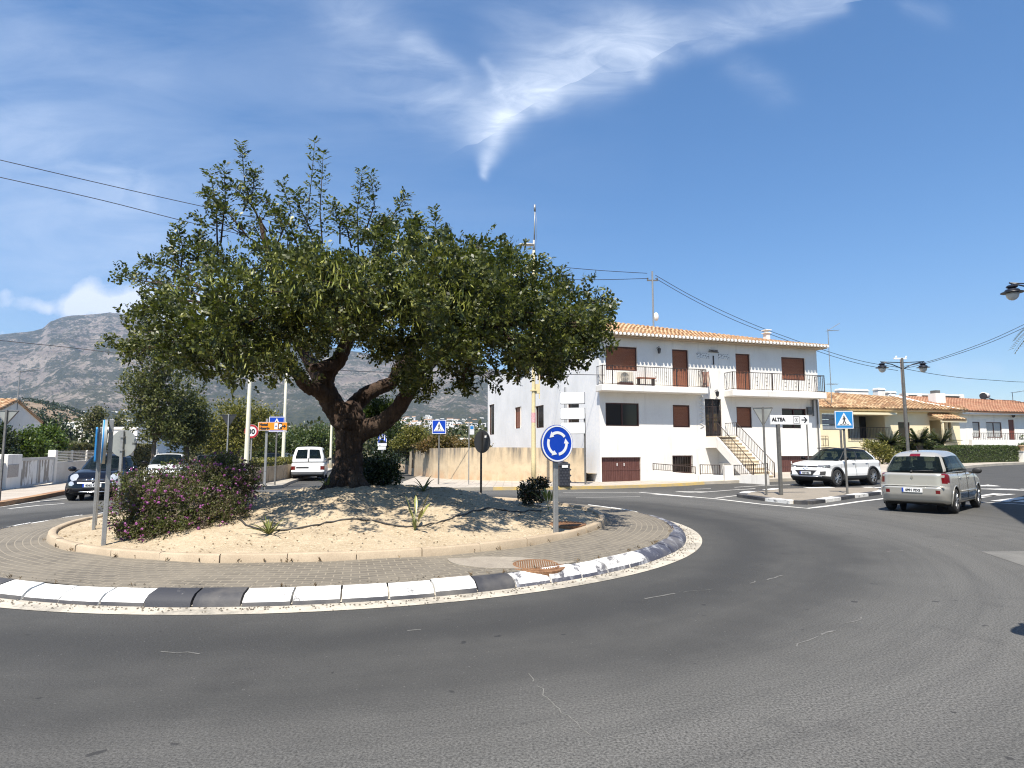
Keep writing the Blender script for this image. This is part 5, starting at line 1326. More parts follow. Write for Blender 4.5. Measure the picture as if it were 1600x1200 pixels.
# wall lanterns, tile panels, pipes
def wall_lamp(u, v, out, lab):
    s, z = FA.at(u, v); t = thing('wall_lantern', lab, 'wall lamp', at_house(s, 0, z), FAZ, 'wall lanterns of the white house')
    mb = MB(); mb.tube([(0, 0, .1), (0, -out, .16), (0, -out, .08)], .018, 6); mb.lathe([(.02, .1), (.10, .04), (.10, .0), (.07, -.2), (.02, -.23)], 8, (0, -out, 0)); mb.build('lantern', M['black'], t)
wall_lamp(1026, 547, .25, 'black wall lantern between the left shutter and balcony door'); wall_lamp(1117, 614, .22, 'black wall lantern above the entrance grille')
M['tile_panel'] = mat('painted_tile_panel', (.72, .70, .66), (.10, .09, .10), 16, .4, lo=.52, hi=.60)
for (u0, v0, u1, v1, lab) in ((1087, 551, 1108, 561, 'painted tile panel left of the house emblem'), (1122, 553, 1139, 562, 'painted tile panel right of the house emblem')):
    a, b, c, d = FA.rect(u0, v0, u1, v1); t = thing('tile_panel', lab, 'tile panel', at_house((a + b) / 2, 0, (c + d) / 2), FAZ); w, h = (b - a) / 2, (d - c) / 2
    mb = MB(); mb.box(-w, w, -.02, 0, -h, h); mb.build('tiles', M['tile_panel'], t)
s, z = FA.at(1114, 549); t = thing('iron_emblem', 'small wrought iron emblem under the eave', 'ornament', at_house(s, 0, z), FAZ)
mb = MB()
for k in range(7): x = -.25 + k * .083; mb.tube([(x + .035 * math.cos(q), -.04, .03 + .05 * math.sin(q)) for q in np.linspace(0, 6, 9)], .012, 4)
mb.box(-.34, .34, -.05, -.02, -.06, -.035); mb.box(-.03, .03, -.04, -.0, -.75, -.25); mb.build('ironwork', M['iron'], t)
mb = MB(); rp = FA.at(1269, 640)[0]
mb.tube([(rp, -.08, FA.at(1270, 650)[1]), (rp, -.08, br[2] - .05), (rp + .25, -.1, br[2] + .02)], .05, 8); mb.tube([(rp + .3, -.07, .4), (rp + .3, -.07, br[2])], .04, 8); mb.box(rp - .42, rp - .16, -.14, -.0, FA.at(1265, 648)[1], FA.at(1265, 636)[1]); mb.build('pipes', M['steel_dark'], house)
# gate pier vine strip (white trellis) left of the entrance
mb = MB(); tx = FA.at(1096, 640)[0]; z0_, z1_ = FA.at(1096, 668)[1], FA.at(1096, 617)[1]
for i in range(9):
    z = z0_ + (z1_ - z0_) * i / 8; mb.tube([(tx - .12, -.03, z), (tx + .12, -.03, z + (z1_ - z0_) / 16), (tx - .12, -.03, z + (z1_ - z0_) / 8)], .022, 5)
mb.build('white_trellis', M['whitewall'], house)

# entrance stair that comes straight out from the door
a, b, c, d = H['gate']; SW = 1.34; sx0 = a - .05; sx1 = sx0 + SW; ZL = c; LAND = 1.0; RUN = 2.75; zb = .22
stair = thing('entrance_stair', 'white outdoor stair with cream steps and iron railings up to the entrance grille', 'stair', at_house(sx0, 0, 0), FAZ)
N = 11; mb = MB()
for i in range(N):
    y0 = -LAND - RUN * i / N; y1 = -LAND - RUN * (i + 1) / N; z = ZL - (ZL - zb) * (i + 1) / (N + 1)
    mb.box(.12, SW - .12, y1 - .03, y0, z - .035, z); mb.box(.12, SW - .12, y1 + .015, y0, z - .30, z - .035)
mb.box(.0, SW, -LAND, 0, ZL - .05, ZL + .0); mb.build('steps', M['marble'], stair)
mb = MB()
for x0, x1 in ((0, .12), (SW - .12, SW)):
    pr = [(0, ZL - .05), (-LAND, ZL - .05), (-LAND - RUN, zb + .02), (-LAND - RUN - .15, zb + .02), (-LAND - RUN - .15, -.1), (-LAND - RUN + .45, -.1), (-LAND - RUN + .45, .05), (-LAND + .05, ZL - .62), (-.05, ZL - .62), (0, ZL - .62)]
    top = [(y, z) for y, z in pr]; n = len(top)
    mb.add([(x0, y, z) for y, z in top] + [(x1, y, z) for y, z in top], [tuple(range(n)), tuple(range(2 * n - 1, n - 1, -1))] + [(i, n + i, n + (i + 1) % n, (i + 1) % n) for i in range(n)])
mb.build('stringer', M['whitewall'], stair)
mb = MB(); mb.box(SW - .5, SW - .13, -LAND - RUN + .6, -.0, -.2, .9); mb.build('rear_wall', M['whitewall'], stair)
for x in (.06, SW - .06):
    pts = [(x, -LAND, ZL), (x, -LAND - RUN, zb + .05)]
    if x > 1: pts = [(x, -.05, ZL)] + pts
    railing(stair, pts, .72, posts=[pts[-1], pts[-2]], gap=.14, r=.010)
# low front wall with iron fence
fw_ = [G(1021, 753, .05), G(1092, 752, .1), G(1146, 748.5, .15), G(1200, 745.5, .2)]
fen = thing('front_wall', 'low white front wall topped by short black iron fence panels before the house', 'wall', (fw_[0][0], fw_[0][1], 0))
loc = [Vector((p[0] - fw_[0][0], p[1] - fw_[0][1], 0)) for p in fw_]
Yf = [p[1] for p in fw_]
zt_f = [AT(1021, 735, Yf[0])[2], AT(1092, 741.5, Yf[1])[2], AT(1146, 743, Yf[2])[2], AT(1200, 741, Yf[3])[2]]
mb = MB()
for i in range(3):
    p, q = loc[i], loc[i + 1]; dv = (q - p).normalized(); nv = Vector((-dv.y, dv.x, 0)) * .09
    mb.add([(p + nv).xy[:] + (-.3,), (q + nv).xy[:] + (-.3,), (q - nv).xy[:] + (-.3,), (p - nv).xy[:] + (-.3,), (p + nv).xy[:] + (zt_f[i],), (q + nv).xy[:] + (zt_f[i + 1],), (q - nv).xy[:] + (zt_f[i + 1],), (p - nv).xy[:] + (zt_f[i],)],
           [(0, 3, 2, 1), (4, 5, 6, 7), (0, 1, 5, 4), (1, 2, 6, 5), (2, 3, 7, 6), (3, 0, 4, 7)])
mb.build('wall', M['whitewall'], fen)
q = loc[2]; zp = AT(1138, 727.5, Yf[2])[2]; mb = MB(); mb.box(q.x - .46, q.x - .02, q.y - .17, q.y + .12, -.2, zp, 0, .02); mb.build('pier', M['whitewall'], fen)
for i, (lo, hi) in enumerate(((.0, .93), (.05, .62), (.03, 1.0))):
    p, r_ = loc[i].lerp(loc[i + 1], lo), loc[i].lerp(loc[i + 1], hi); z0_, z1_ = zt_f[i] + (zt_f[i + 1] - zt_f[i]) * lo, zt_f[i] + (zt_f[i + 1] - zt_f[i]) * hi
    railing(fen, [(p.x, p.y, z0_), (r_.x, r_.y, z1_)], .48 if i else .36, posts=[(p.x, p.y, z0_), (r_.x, r_.y, z1_)], gap=.105, r=.011)

# ---- beige retaining wall left of the house
def beige_mat():
    m, t, b = newmat('stained_beige_wall'); p = geo_pos(t)
    q = t.scale(p, (1, 1, .12)); drip = t.noise(q, 2.6, 5, .6); blot = t.noise(p, .9, 5, .6)
    col = t.mix(t.range(blot, .35, .65), (.60, .48, .32), (.50, .39, .255))
    s = t.new('ShaderNodeSeparateXYZ'); t.put(s.inputs[0], p)
    top = t.range(s.outputs[2], .75, 1.65, 0, 1); ft = t.range(s.outputs[2], .55, .1, 0, 1)
    stain = t.math('MULTIPLY', t.math('MULTIPLY', t.range(drip, .40, .62), top), .85)
    col = t.mix(t.math('MINIMUM', t.math('MULTIPLY', stain, 1.6), .9), col, (.15, .135, .115)); col = t.mix(t.range(t.noise(p, 3.5, 6, .7), .50, .68, 0, .45), col, (.36, .28, .19)); col = t.mix(t.math('MULTIPLY', t.math('MULTIPLY', ft, t.range(drip, .4, .65)), .6), col, (.52, .27, .13))
    t.put(b.inputs['Base Color'], col); b.inputs['Roughness'].default_value = .93
    t.put(b.inputs['Normal'], t.bump(t.noise(p, 20, 4), .2, .02)); return m
M['beige_wall'] = beige_mat()
bw = [(916, 753), (850, 752.5), (800, 751.5), (750, 750.5), (700, 748.5), (676, 746.5), (660, 744), (647, 741), (639, 738), (626, 734), (612, 727)]
tops = [700, 699.5, 699, 699, 700, 700.5, 703, 704.5, 707, 722, 718]
P0 = [G(u, v, .13) for u, v in bw]
t = thing('retaining_wall', 'stained beige roadside wall with stepped top beside the white house', 'wall', P0[0])
b0 = Vector(P0[0]); mb = MB()
for i in range(len(bw) - 1):
    p, q = P0[i], P0[i + 1]; zt_ = AT(bw[i][0], tops[i], p[1])[2] if i < 5 else AT((bw[i][0] + bw[i + 1][0]) / 2, tops[i], (p[1] + q[1]) / 2)[2]
    zt2 = zt_ if i >= 5 else AT(bw[i + 1][0], tops[i + 1], q[1])[2]
    dv = (Vector(q) - Vector(p)); dv.z = 0; dv.normalize(); nv = Vector((-dv.y, dv.x, 0)); nv = nv if nv.y < 0 else -nv; bk = -nv * .28
    e = dv * (.0 if i < 5 else .02)
    A, B = Vector(p) - b0, Vector(q) - b0; z0 = -.4; ta, tb_ = zt_ - b0.z, zt2 - b0.z
    mb.add([(A.x, A.y, z0), (B.x, B.y, z0), (B.x + bk.x, B.y + bk.y, z0), (A.x + bk.x, A.y + bk.y, z0), (A.x, A.y, ta), (B.x, B.y, tb_), (B.x + bk.x, B.y + bk.y, tb_), (A.x + bk.x, A.y + bk.y, ta)],
           [(0, 1, 5, 4), (1, 2, 6, 5), (2, 3, 7, 6), (3, 0, 4, 7), (4, 5, 6, 7)])
mb.build('wall', M['beige_wall'], t)
mb = MB(); A = Vector(P0[9]) - b0; B = Vector(P0[8]) - b0
M['green_fence'] = mat('green_wire_fence', (.03, .07, .055), None, rough=.5)
C_ = Vector(P0[10]) - b0
for a_, b2 in ((B, A), (A, C_)):
    for i in range(26):
        q = a_.lerp(b2, i / 25); mb.tube([(q.x, q.y, .5), (q.x, q.y, 1.55)], .016, 4)
    for z in (.55, .8, 1.05, 1.3, 1.55): mb.tube([(a_.x, a_.y, z), (b2.x, b2.y, z)], .014, 4)
mb.build('wire_fence', M['green_fence'], t)
g0 = Vector(P0[3])
# garden ground behind the beige wall
gp = [P0[i][:2] for i in (0, 3, 5, 8, 10)]
sheet([(x + .1, y + .25) for x, y in gp] + [(-8, 66), (0, 66), (5, 46), at_house(0, DEPTH2, 0)[:2], at_house(0, .4, 0)[:2]], .55, 4.0, name='garden_ground', mats=M['soil'])
# ------------------------------------------------------------------ the row of low houses on the right
NBX, NBY, NAZ = 22.0, 45.0, math.atan2(.235, .972)
NB = Facade(NBX, NBY, NAZ)
nc, ns = math.cos(NAZ), math.sin(NAZ)
def at_nb(s, y, z=0.0): return (NBX + s * nc - y * ns, NBY + s * ns + y * nc, z)
EV = NB.at(1290, 641)[1]
S = lambda u, v=660, off=0.0: NB.at(u, v, off)[0]
ch = thing('cream_house', 'cream single storey house with a shaded porch and weathered terracotta roof', 'house', at_nb(0, 0), NAZ)
sL, sM, sR = S(1262), S(1386), S(1499)
hp = NB.rect(1324, 648, 1384, 685); hl = NB.rect(1284, 646, 1318, 672); hw = NB.rect(1403, 659.5, 1423, 688); hc = NB.rect(1452, 656, 1479, 690); hd = NB.rect(1481, 660, 1488, 690)
mb = MB(); wall_with_holes(mb, sL, sR, 0, EV, [hp, hl, hw, hc, hd], 0, .15); mb.add([(sR, 0, 0), (sR, 8, 0), (sR, 8, EV), (sR, 0, EV), (sL, 0, 0), (sL, 8, 0), (sL, 8, EV), (sL, 0, EV)], [(0, 1, 2, 3), (5, 4, 7, 6)])
for h, dp in ((hp, 1.9), (hc, 1.5), (hd, .3)):
    a, b, c, d = h; mb.add([(a, .15, c), (a, dp, c), (b, dp, c), (b, .15, c), (a, .15, d), (a, dp, d), (b, dp, d), (b, .15, d)], [(0, 1, 5, 4), (1, 2, 6, 5), (2, 3, 7, 6), (0, 3, 2, 1), (4, 5, 6, 7)])
mb.build('wall', M['cream'], ch, fix=False)
M['louvre'] = mat('grey_louvre', (.21, .23, .26), (.16, .18, .21), 3, .5)
a, b, c, d = hl; mb = MB()
for i in range(3): z = c + (d - c) * i / 3; mb.box(a, b, .06, .12, z + .05, z + (d - c) / 3 - .04); mb.box(a, b, .1, .14, z, z + .05)
mb.build('louvred_shutter', M['louvre'], ch)
window(ch, hw[0], hw[1], hw[2], hw[3], .08, 'glass', M['brown_frame'])
px0, px1 = S(1341, 660, -1.9), S(1352, 660, -1.9); zz = hp[2]
mb = MB(); mb.box(px0, px1, 1.8, 1.88, zz, zz + 2.1); mb.build('porch_door', M['black'], ch); mb = MB(); mb.box(px0 - .95, px0 - .03, 1.78, 1.86, zz, zz + 2.15); mb.build('door_shutter', M['shutter_grey'], ch)
a, b, c, d = hc; mb = MB(); mb.box(a + .6, a + 1.15, 1.35, 1.45, c, c + 2.0); mb.build('side_door', M['brown_frame'], ch)
a, b, c, d = hd; mb = MB(); mb.box(a, b, .2, .28, c, d); mb.build('door', M['black'], ch)
rz = NB.at(1300, 606, -4.5)[1]; rz2 = NB.at(1496, 626, -4.0)[1]
rf = tile_roof((sL - .4, -.55, EV + .12), (S(1504), -.55, EV + .12), (S(1490, 640, -4), 4.2, EV + 1.25), (sL - .4, 4.4, EV + 1.95), .30, .45).build('roof', M['tile_old'], ch, fix=False)
mb = MB(); mb.box(sL - .4, sR + .2, -.45, .0, EV - .02, EV + .06); mb.box(hp[0] - .3, hp[1] + .25, -.9, -.02, hp[3] - .02, hp[3] + .14); mb.build('eave_board', M['cream'], ch)
rc_ = tile_roof((S(1449), -1.3, hc[3] - .05), (S(1486), -1.3, hc[3] - .05), (S(1484), .0, hc[3] + .45), (S(1450), .0, hc[3] + .45), .26, .4).build('canopy', M['tile_old'], ch, fix=False)
mb = MB(); mb.box(S(1449), S(1487), -1.25, -1.1, hc[3] - .22, hc[3] - .08); mb.box(S(1450) - .02, S(1450) + .12, -1.22, -1.1, 0, hc[3] - .2); mb.build('canopy_beam', M['cream'], ch)
railing(ch, [(hp[0] - .1, -.10, hp[2] - .1), (hp[1] + .3, -.10, hp[2] - .1)], .9, gap=.13, r=.012)
railing(ch, [(hl[0] - .3, -.10, hl[2] - 1.2), (hl[0] + .35, -.10, hl[2] - 1.2)], .75, gap=.2, r=.014)
mb = MB(); mb.box(S(1457, 620, -2.2), S(1472, 620, -2.2), 1.9, 2.6, EV + .3, NB.at(1465, 615, -2.2)[1]); mb.build('chimney', M['whitewall'], ch); mb = MB(); z = NB.at(1465, 615, -2.2)[1]; mb.box(S(1459, 620, -2.2), S(1466, 620, -2.2), 2.0, 2.5, z, z + .25); mb.build('chimney_cap', M['steel_dark'], ch)
# white neighbour
wh = thing('white_neighbour_house', 'white single storey house with red tiled roof and solar water heater behind the hedge', 'house', at_nb(sR, 0), NAZ)
o_ = sR; q = lambda r: (r[0] - o_, r[1] - o_, r[2], r[3])
w1, w2, dr = q(NB.rect(1521, 659, 1534.5, 684)), q(NB.rect(1542.5, 659.5, 1568.5, 684)), q(NB.rect(1577, 655.5, 1589, 690))
sW = S(1680) - o_
mb = MB(); wall_with_holes(mb, .02, sW, 0, EV - .1, [w1, w2, dr], .1, .14); mb.add([(sW, .1, 0), (sW, 9, 0), (sW, 9, EV), (sW, .1, EV)], [(0, 1, 2, 3)]); mb.build('wall', M['whitewall'], wh, fix=False)
window(wh, *w1, .18, 'both', M['brown_frame']); window(wh, *w2, .18, 'both', M['brown_frame'], mull=2)
mb = MB(); mb.box(dr[0], dr[1], .16, .22, dr[2], dr[3]); mb.build('front_door', mat('red_brown_door', (.16, .035, .02), (.12, .03, .02), 4, .45), wh)
tile_roof((.05, -.5, EV + .06), (sW + .3, -.5, EV + .0), (sW + .3, 5.2, EV + 1.50), (-1.6, 4.6, EV + 1.62), .27, .42).build('roof', M['tile_red'], wh, fix=False)
mb = MB(); mb.box(-.1, sW + .3, -.42, .1, EV - .14, EV - .03); mb.tube([(-.1, -.5, EV + .1), (-1.0, 2.2, EV + .85), (-1.7, 4.6, EV + 1.7)], .14, 6); mb.build('white_verge', M['whitewall'], wh)
mb = MB(); mb.box(w1[0] - 2.2, dr[0] + .6, -1.6, -1.35, 0, NB.at(1540, 687, 1.6)[1]); mb.box(w1[0] - 2.3, w1[0] + .3, -1.5, -1.3, 0, NB.at(1500, 697, 1.5)[1]); mb.build('terrace_wall', M['whitewall'], wh)
zt_ = NB.at(1540, 687, 1.6)[1]; railing(wh, [(w1[0] - 1.9, -1.47, zt_ - .12), (dr[0] - .1, -1.47, zt_ - .12)], .62, gap=.16, r=.012, orn=[(w1[0] - 1.9 + .5 * k, -1.47, zt_ - .1) for k in range(10)])
mb = MB(); mb.lathe([(.02, .0), (.13, -.1), (.10, -.34), (.03, -.4)], 8, ((dr[0] + dr[1]) / 2, -.12, dr[3] + .55)); mb.build('door_lantern', M['black'], wh)
# parapets and the solar heater behind the ridge
rp_ = thing('roof_terrace', 'white parapet with red brick panels rising behind the tiled roofs', 'parapet', at_nb(S(1412, 620, -7), 7), NAZ); z0, z1 = NB.at(1420, 628, -7)[1] - .6, NB.at(1420, 615, -7)[1]
L_ = S(1506, 620, -7) - S(1412, 620, -7)
mb = MB(); mb.box(0, L_, .2, .45, z0, z1); mb.box(0, L_, .0, .5, z1 - .12, z1 + .05)
for k in (0, .22, .60, .93): mb.box(L_ * k, L_ * k + L_ * .07, -.05, .3, z0, z1)
mb.build('wall', M['whitewall'], rp_); mb = MB(); mb.box(.1, L_ - .1, .1, .25, z0, z1 - .2); mb.build('brick_panel', M['tile_red'], rp_)
sp = S(1531, 618, -5); zc = NB.at(1531, 619, -5)[1]; so = thing('solar_water_heater', 'solar water heater with dark round tank on the red tiled roof', 'solar heater', at_nb(sp, 5.0, zc), NAZ)
mb = MB(); mb.tube([(0, -.3, 0), (1.5, .9, .05)], .28, 18); mb.build('tank', M['black'], so, auto=40); mb = MB(); mb.tube([(.05, -.25, .02), (1.9, .9, .1)], .26, 14); mb.v = [(x, y, z + .04) for x, y, z in mb.v]; mb.build('tank_cover', M['whitewall'], so, smooth=True)
mb = MB(); mb.add([(.3, -.35, -.1), (2.3, -.8, -.75), (3.3, .6, -.45), (1.5, .9, .1), (.3, -.32, -.16), (2.3, -.77, -.81), (3.3, .63, -.51), (1.5, .93, .04)], [(0, 1, 2, 3), (7, 6, 5, 4), (0, 4, 5, 1), (1, 5, 6, 2), (2, 6, 7, 3), (3, 7, 4, 0)]); mb.build('collector', M['glass_dark'], so)
mb = MB(); mb.tube([(.4, -.2, -.9), (.4, -.2, 0)], .03, 6); mb.tube([(2.3, -.5, -1.4), (2.3, -.5, -.7)], .03, 6); mb.build('stand', M['steel'], so)
for (u0, u1, v0, v1, lab) in ((1312, 1357, 607, 613, 'low white parapet just above the porch roof ridge'), (1372, 1383, 606, 613, 'small white chimney stub between the roof ridge and the lamp post'), (1388, 1400, 611, 616, 'second tiny white chimney stub left of the lamp post')):
    a, b = S(u0, 610, -6.5), S(u1, 610, -6.5); z0, z1 = NB.at(u0, v1 + 4, -6.5)[1], NB.at(u0, v0, -6.5)[1]
    t = thing('chimney', lab, 'chimney', at_nb(a, 6.5, z0 - .8), NAZ); mb = MB(); mb.box(0, b - a, 0, .6, 0, z1 - z0 + .8, 0, .03); mb.box(-.05, b - a + .05, -.05, .65, z1 - z0 + .62, z1 - z0 + .7); mb.build('masonry', M['whitewall'], t)
# hedge, sago palms, pot
hb = [(27.6, 40.2), (33.0, 43.2), (36.1, 45.0), (37.1, 45.7), (46, 51), (56, 57.5)]
def hedge(name, label, a, b, w, h, n, material, seed, ln=.07, wd=.045, group=None, z=None):
    A, B = Vector((*a, 0)), Vector((*b, 0)); L = (B - A).length; dv = (B - A).normalized(); nv = Vector((-dv.y, dv.x, 0)); g0 = (gz(*a) + .1) if z is None else z
    t = thing(name, label, 'hedge', (a[0], a[1], g0), 0, group); rng = np.random.default_rng(seed)
    q = rng.random((n, 3)); face = rng.random(n); x = q[:, 0] * L; y = (q[:, 1] - .5) * w; zz = q[:, 2] * h
    tp = face < .4; fr = (face >= .4) & (face < .75); y[fr] = -w / 2 + np.abs(rng.normal(size=fr.sum())) * .07; zz[tp] = h - np.abs(rng.normal(size=tp.sum())) * .07
    wav = .06 * np.sin(x * 2.1 + seed) + .05 * np.sin(x * 5.3); zz = zz * (1 + wav * .6); zz += (gz(*b) - gz(*a)) * x / L
    P = np.stack([dv.x * x + nv.x * y, dv.y * x + nv.y * y, zz], 1); ax = unit(rng.normal(size=P.shape) + np.array([0, 0, .5])); nr = unit(rng.normal(size=P.shape) + np.array([0, -.4, .9]))
    leaf_mesh('foliage', P, ax, nr, rng.uniform(ln * .7, ln * 1.3, n), rng.uniform(wd * .7, wd * 1.3, n), material, t, .1)
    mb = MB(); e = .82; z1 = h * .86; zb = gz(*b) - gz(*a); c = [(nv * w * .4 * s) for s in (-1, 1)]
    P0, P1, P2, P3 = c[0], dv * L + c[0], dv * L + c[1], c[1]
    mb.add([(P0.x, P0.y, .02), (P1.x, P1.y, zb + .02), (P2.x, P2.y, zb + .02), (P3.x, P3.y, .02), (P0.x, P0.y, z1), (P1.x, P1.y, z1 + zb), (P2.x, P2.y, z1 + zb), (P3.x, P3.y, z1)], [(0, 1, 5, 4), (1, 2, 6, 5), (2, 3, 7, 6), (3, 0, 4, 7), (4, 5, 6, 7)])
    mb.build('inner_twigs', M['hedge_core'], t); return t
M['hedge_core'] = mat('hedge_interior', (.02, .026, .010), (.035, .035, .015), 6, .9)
hedge('hedge', 'clipped green hedge before the cream house behind the silver car', hb[0], hb[1], 1.0, 1.15, 9000, GREENS['green'], 3)
hedge('hedge', 'clipped green hedge right of the silver car beside the potted plant', hb[1], hb[2], 1.0, 1.15, 6500, GREENS['green'], 4)
hedge('hedge', 'clipped green hedge right of the white pot pedestal at the photo edge', hb[3], hb[4], 1.0, 1.15, 12000, GREENS['green'], 5)
def cycad(u, v, Y, n, L, lab, seed):
    b = AT(u, v, Y); t = thing('sago_palm', lab, 'palm', (b[0], b[1], gz(b[0], b[1]) + .1), 0, 'sago palms before the cream house'); rr = random.Random(seed); h = b[2] - t.location.z
    mb = MB(); mb.tube([(0, 0, 0), (0, 0, h)], [.22, .18], 10); mb.build('trunk', M['bark'], t, smooth=True); C, A, N = [], [], []
    for i in range(n):
        a = i * 2.4; el = rr.uniform(.1, 1.25); l = L * rr.uniform(.75, 1.1); d = Vector((math.cos(a) * math.cos(el), math.sin(a) * math.cos(el), math.sin(el)))
        for k in range(16):
            s = (k + 1) / 16; p = d * l * s - Vector((0, 0, .30 * l * s * s * math.cos(el))); sd = d.cross(Vector((0, 0, 1))).normalized()
            for sg in (-1, 1): C.append(p + Vector((0, 0, h)) + sd * sg * .09); A.append(sd * sg + d * .5); N.append(Vector((0, 0, 1)) + d * .2)
    C, A, N = (np.array([list(q) for q in X]) for X in (C, A, N)); leaf_mesh('fronds', C, A, N, np.full(len(C), .26), np.full(len(C), .07), M['cycad'], t)
M['cycad'] = leafmat('cycad_frond', [(.025, .035, .012), (.05, .06, .018), (.10, .11, .04)], .1, .35, .5)
cycad(1390, 695, 42.0, 70, 1.2, 'spiky sago palm left of the twin lantern lamp post', 1); cycad(1437, 692, 42.5, 70, 1.2, 'spiky sago palm right of the twin lantern lamp post', 2); cycad(1470, 694, 43.4, 50, 1.3, 'spiky sago palm at the corner of the cream house', 3)
plant('shrub', 'yellowish shrub behind the roof of the white SUV', 'shrub', (AT(1372, 700, 40)[0], 40, .3), blob_px([(1362, 700, 14, 14, 1), (1376, 706, 14, 16, 1), (1390, 712, 14, 14, .8)], 40), 1800, .16, .08, GREENS['yellow'], .03, per=8, spread=.1, seed=31, part='foliage', tname='stems')
plant('shrub', 'light green shrub at the right photo edge above the hedge', 'shrub', (AT(1592, 700, 50)[0], 50, .5), blob_px([(1590, 688, 12, 14, 1), (1602, 692, 14, 16, 1), (1580, 695, 10, 8, .5)], 50), 1500, .16, .09, GREENS['bright'], .03, per=8, spread=.1, seed=32, part='foliage', tname='stems')
plant('shrub', 'dense green shrub between the sago palms before the cream house', 'shrub', (AT(1415, 700, 43.6)[0], 43.6, .4), blob_px([(1390, 700, 16, 13, 1), (1425, 700, 20, 13, 1), (1455, 701, 20, 12, 1), (1412, 694, 14, 11, .6), (1445, 694, 12, 9, .5), (1375, 704, 14, 12, .7)], 43.6), 6500, .15, .08, GREENS['green'], .03, per=8, spread=.1, seed=35, part='foliage', tname='stems')
b = ((hb[2][0] + hb[3][0]) / 2 - .2, (hb[2][1] + hb[3][1]) / 2 - .9); b = (b[0], b[1], gz(*b) + .13)
t = thing('pot_pedestal', 'white tapered pedestal in the gap of the hedge', 'pedestal', b, NAZ); mb = MB(); mb.add([(-.42, -.3, -.1), (.42, -.3, -.1), (.42, .3, -.1), (-.42, .3, -.1), (-.33, -.25, .72), (.33, -.25, .72), (.33, .25, .72), (-.33, .25, .72)], [(0, 3, 2, 1), (4, 5, 6, 7), (0, 1, 5, 4), (1, 2, 6, 5), (2, 3, 7, 6), (3, 0, 4, 7)]); mb.build('plinth', M['whitewall'], t); mb = MB(); mb.box(-.37, .37, -.29, .29, .72, .78); mb.build('cap', M['whitewall'], t)
t = thing('plant_pot', 'terracotta plant pot standing on the white hedge pedestal', 'plant pot', (b[0], b[1], b[2] + .78), 0); mb = MB(); mb.lathe([(.16, 0), (.20, .05), (.27, .32), (.30, .33), (.30, .40), (.25, .40), (.24, .30), (.001, .28)], 18); mb.build('pot', M['tile'], t, auto=40)
rng = np.random.default_rng(3); c = rng.normal(size=(160, 3)) * np.array([.14, .14, .06]) + np.array([0, 0, .45]); leaf_mesh('plant', c, rng.normal(size=c.shape) + np.array([0, 0, .6]), rng.normal(size=c.shape), np.full(160, .10), np.full(160, .05), GREENS['green'], t)
# white building beyond the right edge whose shadow crosses the lane
t = thing('corner_building', 'three storey corner building beyond the right edge that shades the right lane', 'building', (0, 0, 0))
poly = [(8.45, 6.3), (18, 2), (26, 13), (18.9, 18.9), (13.1, 13.8)]
mb = MB(); mb.prism(poly, -.2, 9.6); mb.build('wall', M['whitewall_side'], t); mb = MB(); cx_, cy_ = 16.3, 10.4; mb.prism([(cx_ + (x - cx_) * 1.0, cy_ + (y - cy_) * 1.0) for x, y in poly], 9.6, 10.0); mb.v = [(cx_ + (x - cx_) * 1.012, cy_ + (y - cy_) * 1.012, z) for x, y, z in mb.v]; mb.build('cornice', M['whitewall'], t)
for k in range(3):
    for j in range(2):
        a, b2 = Vector((13.1, 13.8, 0)), Vector((8.45, 6.3, 0)); dv = (b2 - a).normalized(); nv = Vector((dv.y, -dv.x, 0)); nv = nv if nv.x < 0 else -nv; p = a + dv * (1.6 + j * 3.3); z = .9 + k * 3.0
        mb = MB(); q0, q1 = p + nv * .02, p + dv * 1.3 + nv * .02; bk = -nv * .06
        mb.add([(q0.x, q0.y, z), (q1.x, q1.y, z), (q1.x, q1.y, z + 1.4), (q0.x, q0.y, z + 1.4), (q0.x + bk.x, q0.y + bk.y, z), (q1.x + bk.x, q1.y + bk.y, z), (q1.x + bk.x, q1.y + bk.y, z + 1.4), (q0.x + bk.x, q0.y + bk.y, z + 1.4)], [(0, 1, 2, 3), (7, 6, 5, 4), (0, 4, 5, 1), (1, 5, 6, 2), (2, 6, 7, 3), (3, 7, 4, 0)]); mb.build('window', M['glass_dark'], t)
# palm at the right edge: only a frond tip shows
b = (AT(1668, 600, 52)[0], 52); h = AT(1640, 500, 52)[2]
t = thing('palm_tree', 'palm tree with one drooping frond tip showing at the right edge', 'palm', (b[0], b[1], .4)); mb = MB(); mb.tube([(0, 0, 0), (.1, 0, h * .5), (0, 0, h - .6)], [.3, .24, .22], 12, 0, True, .06); mb.build('trunk', M['bark'], t, smooth=True); rr = random.Random(2)
for i in range(15):
    a = math.pi + .12 + i * 2 * math.pi / 15; d = Vector((math.cos(a), math.sin(a), 0)); el = .55 if i % 2 == 0 else 1.0; C, A, N = [], [], []; pts = []
    for k in range(26):
        s = (k + 1) / 26; p = d * 3.9 * s * math.cos(el * .6) + Vector((0, 0, h - .6 + 3.4 * s * math.sin(el) * .9 - 3.6 * s * s)); pts.append(p); sd = d.cross(Vector((0, 0, 1))).normalized()
        for sg in (-1, 1): C.append(p + sd * sg * .22 - Vector((0, 0, .1))); A.append(sd * sg + d * .7 - Vector((0, 0, .35))); N.append(Vector((0, 0, 1)))
    C, A, N = (np.array([list(q_) for q_ in X]) for X in (C, A, N)); f_ = leaf_mesh('frond', C, A, N, np.full(len(C), .66), np.full(len(C), .10), M['cycad'], t)
    mb = MB(); mb.tube(pts, [.03 - .001 * k for k in range(26)], 5); mb.build('midrib', M['bark'], f_)

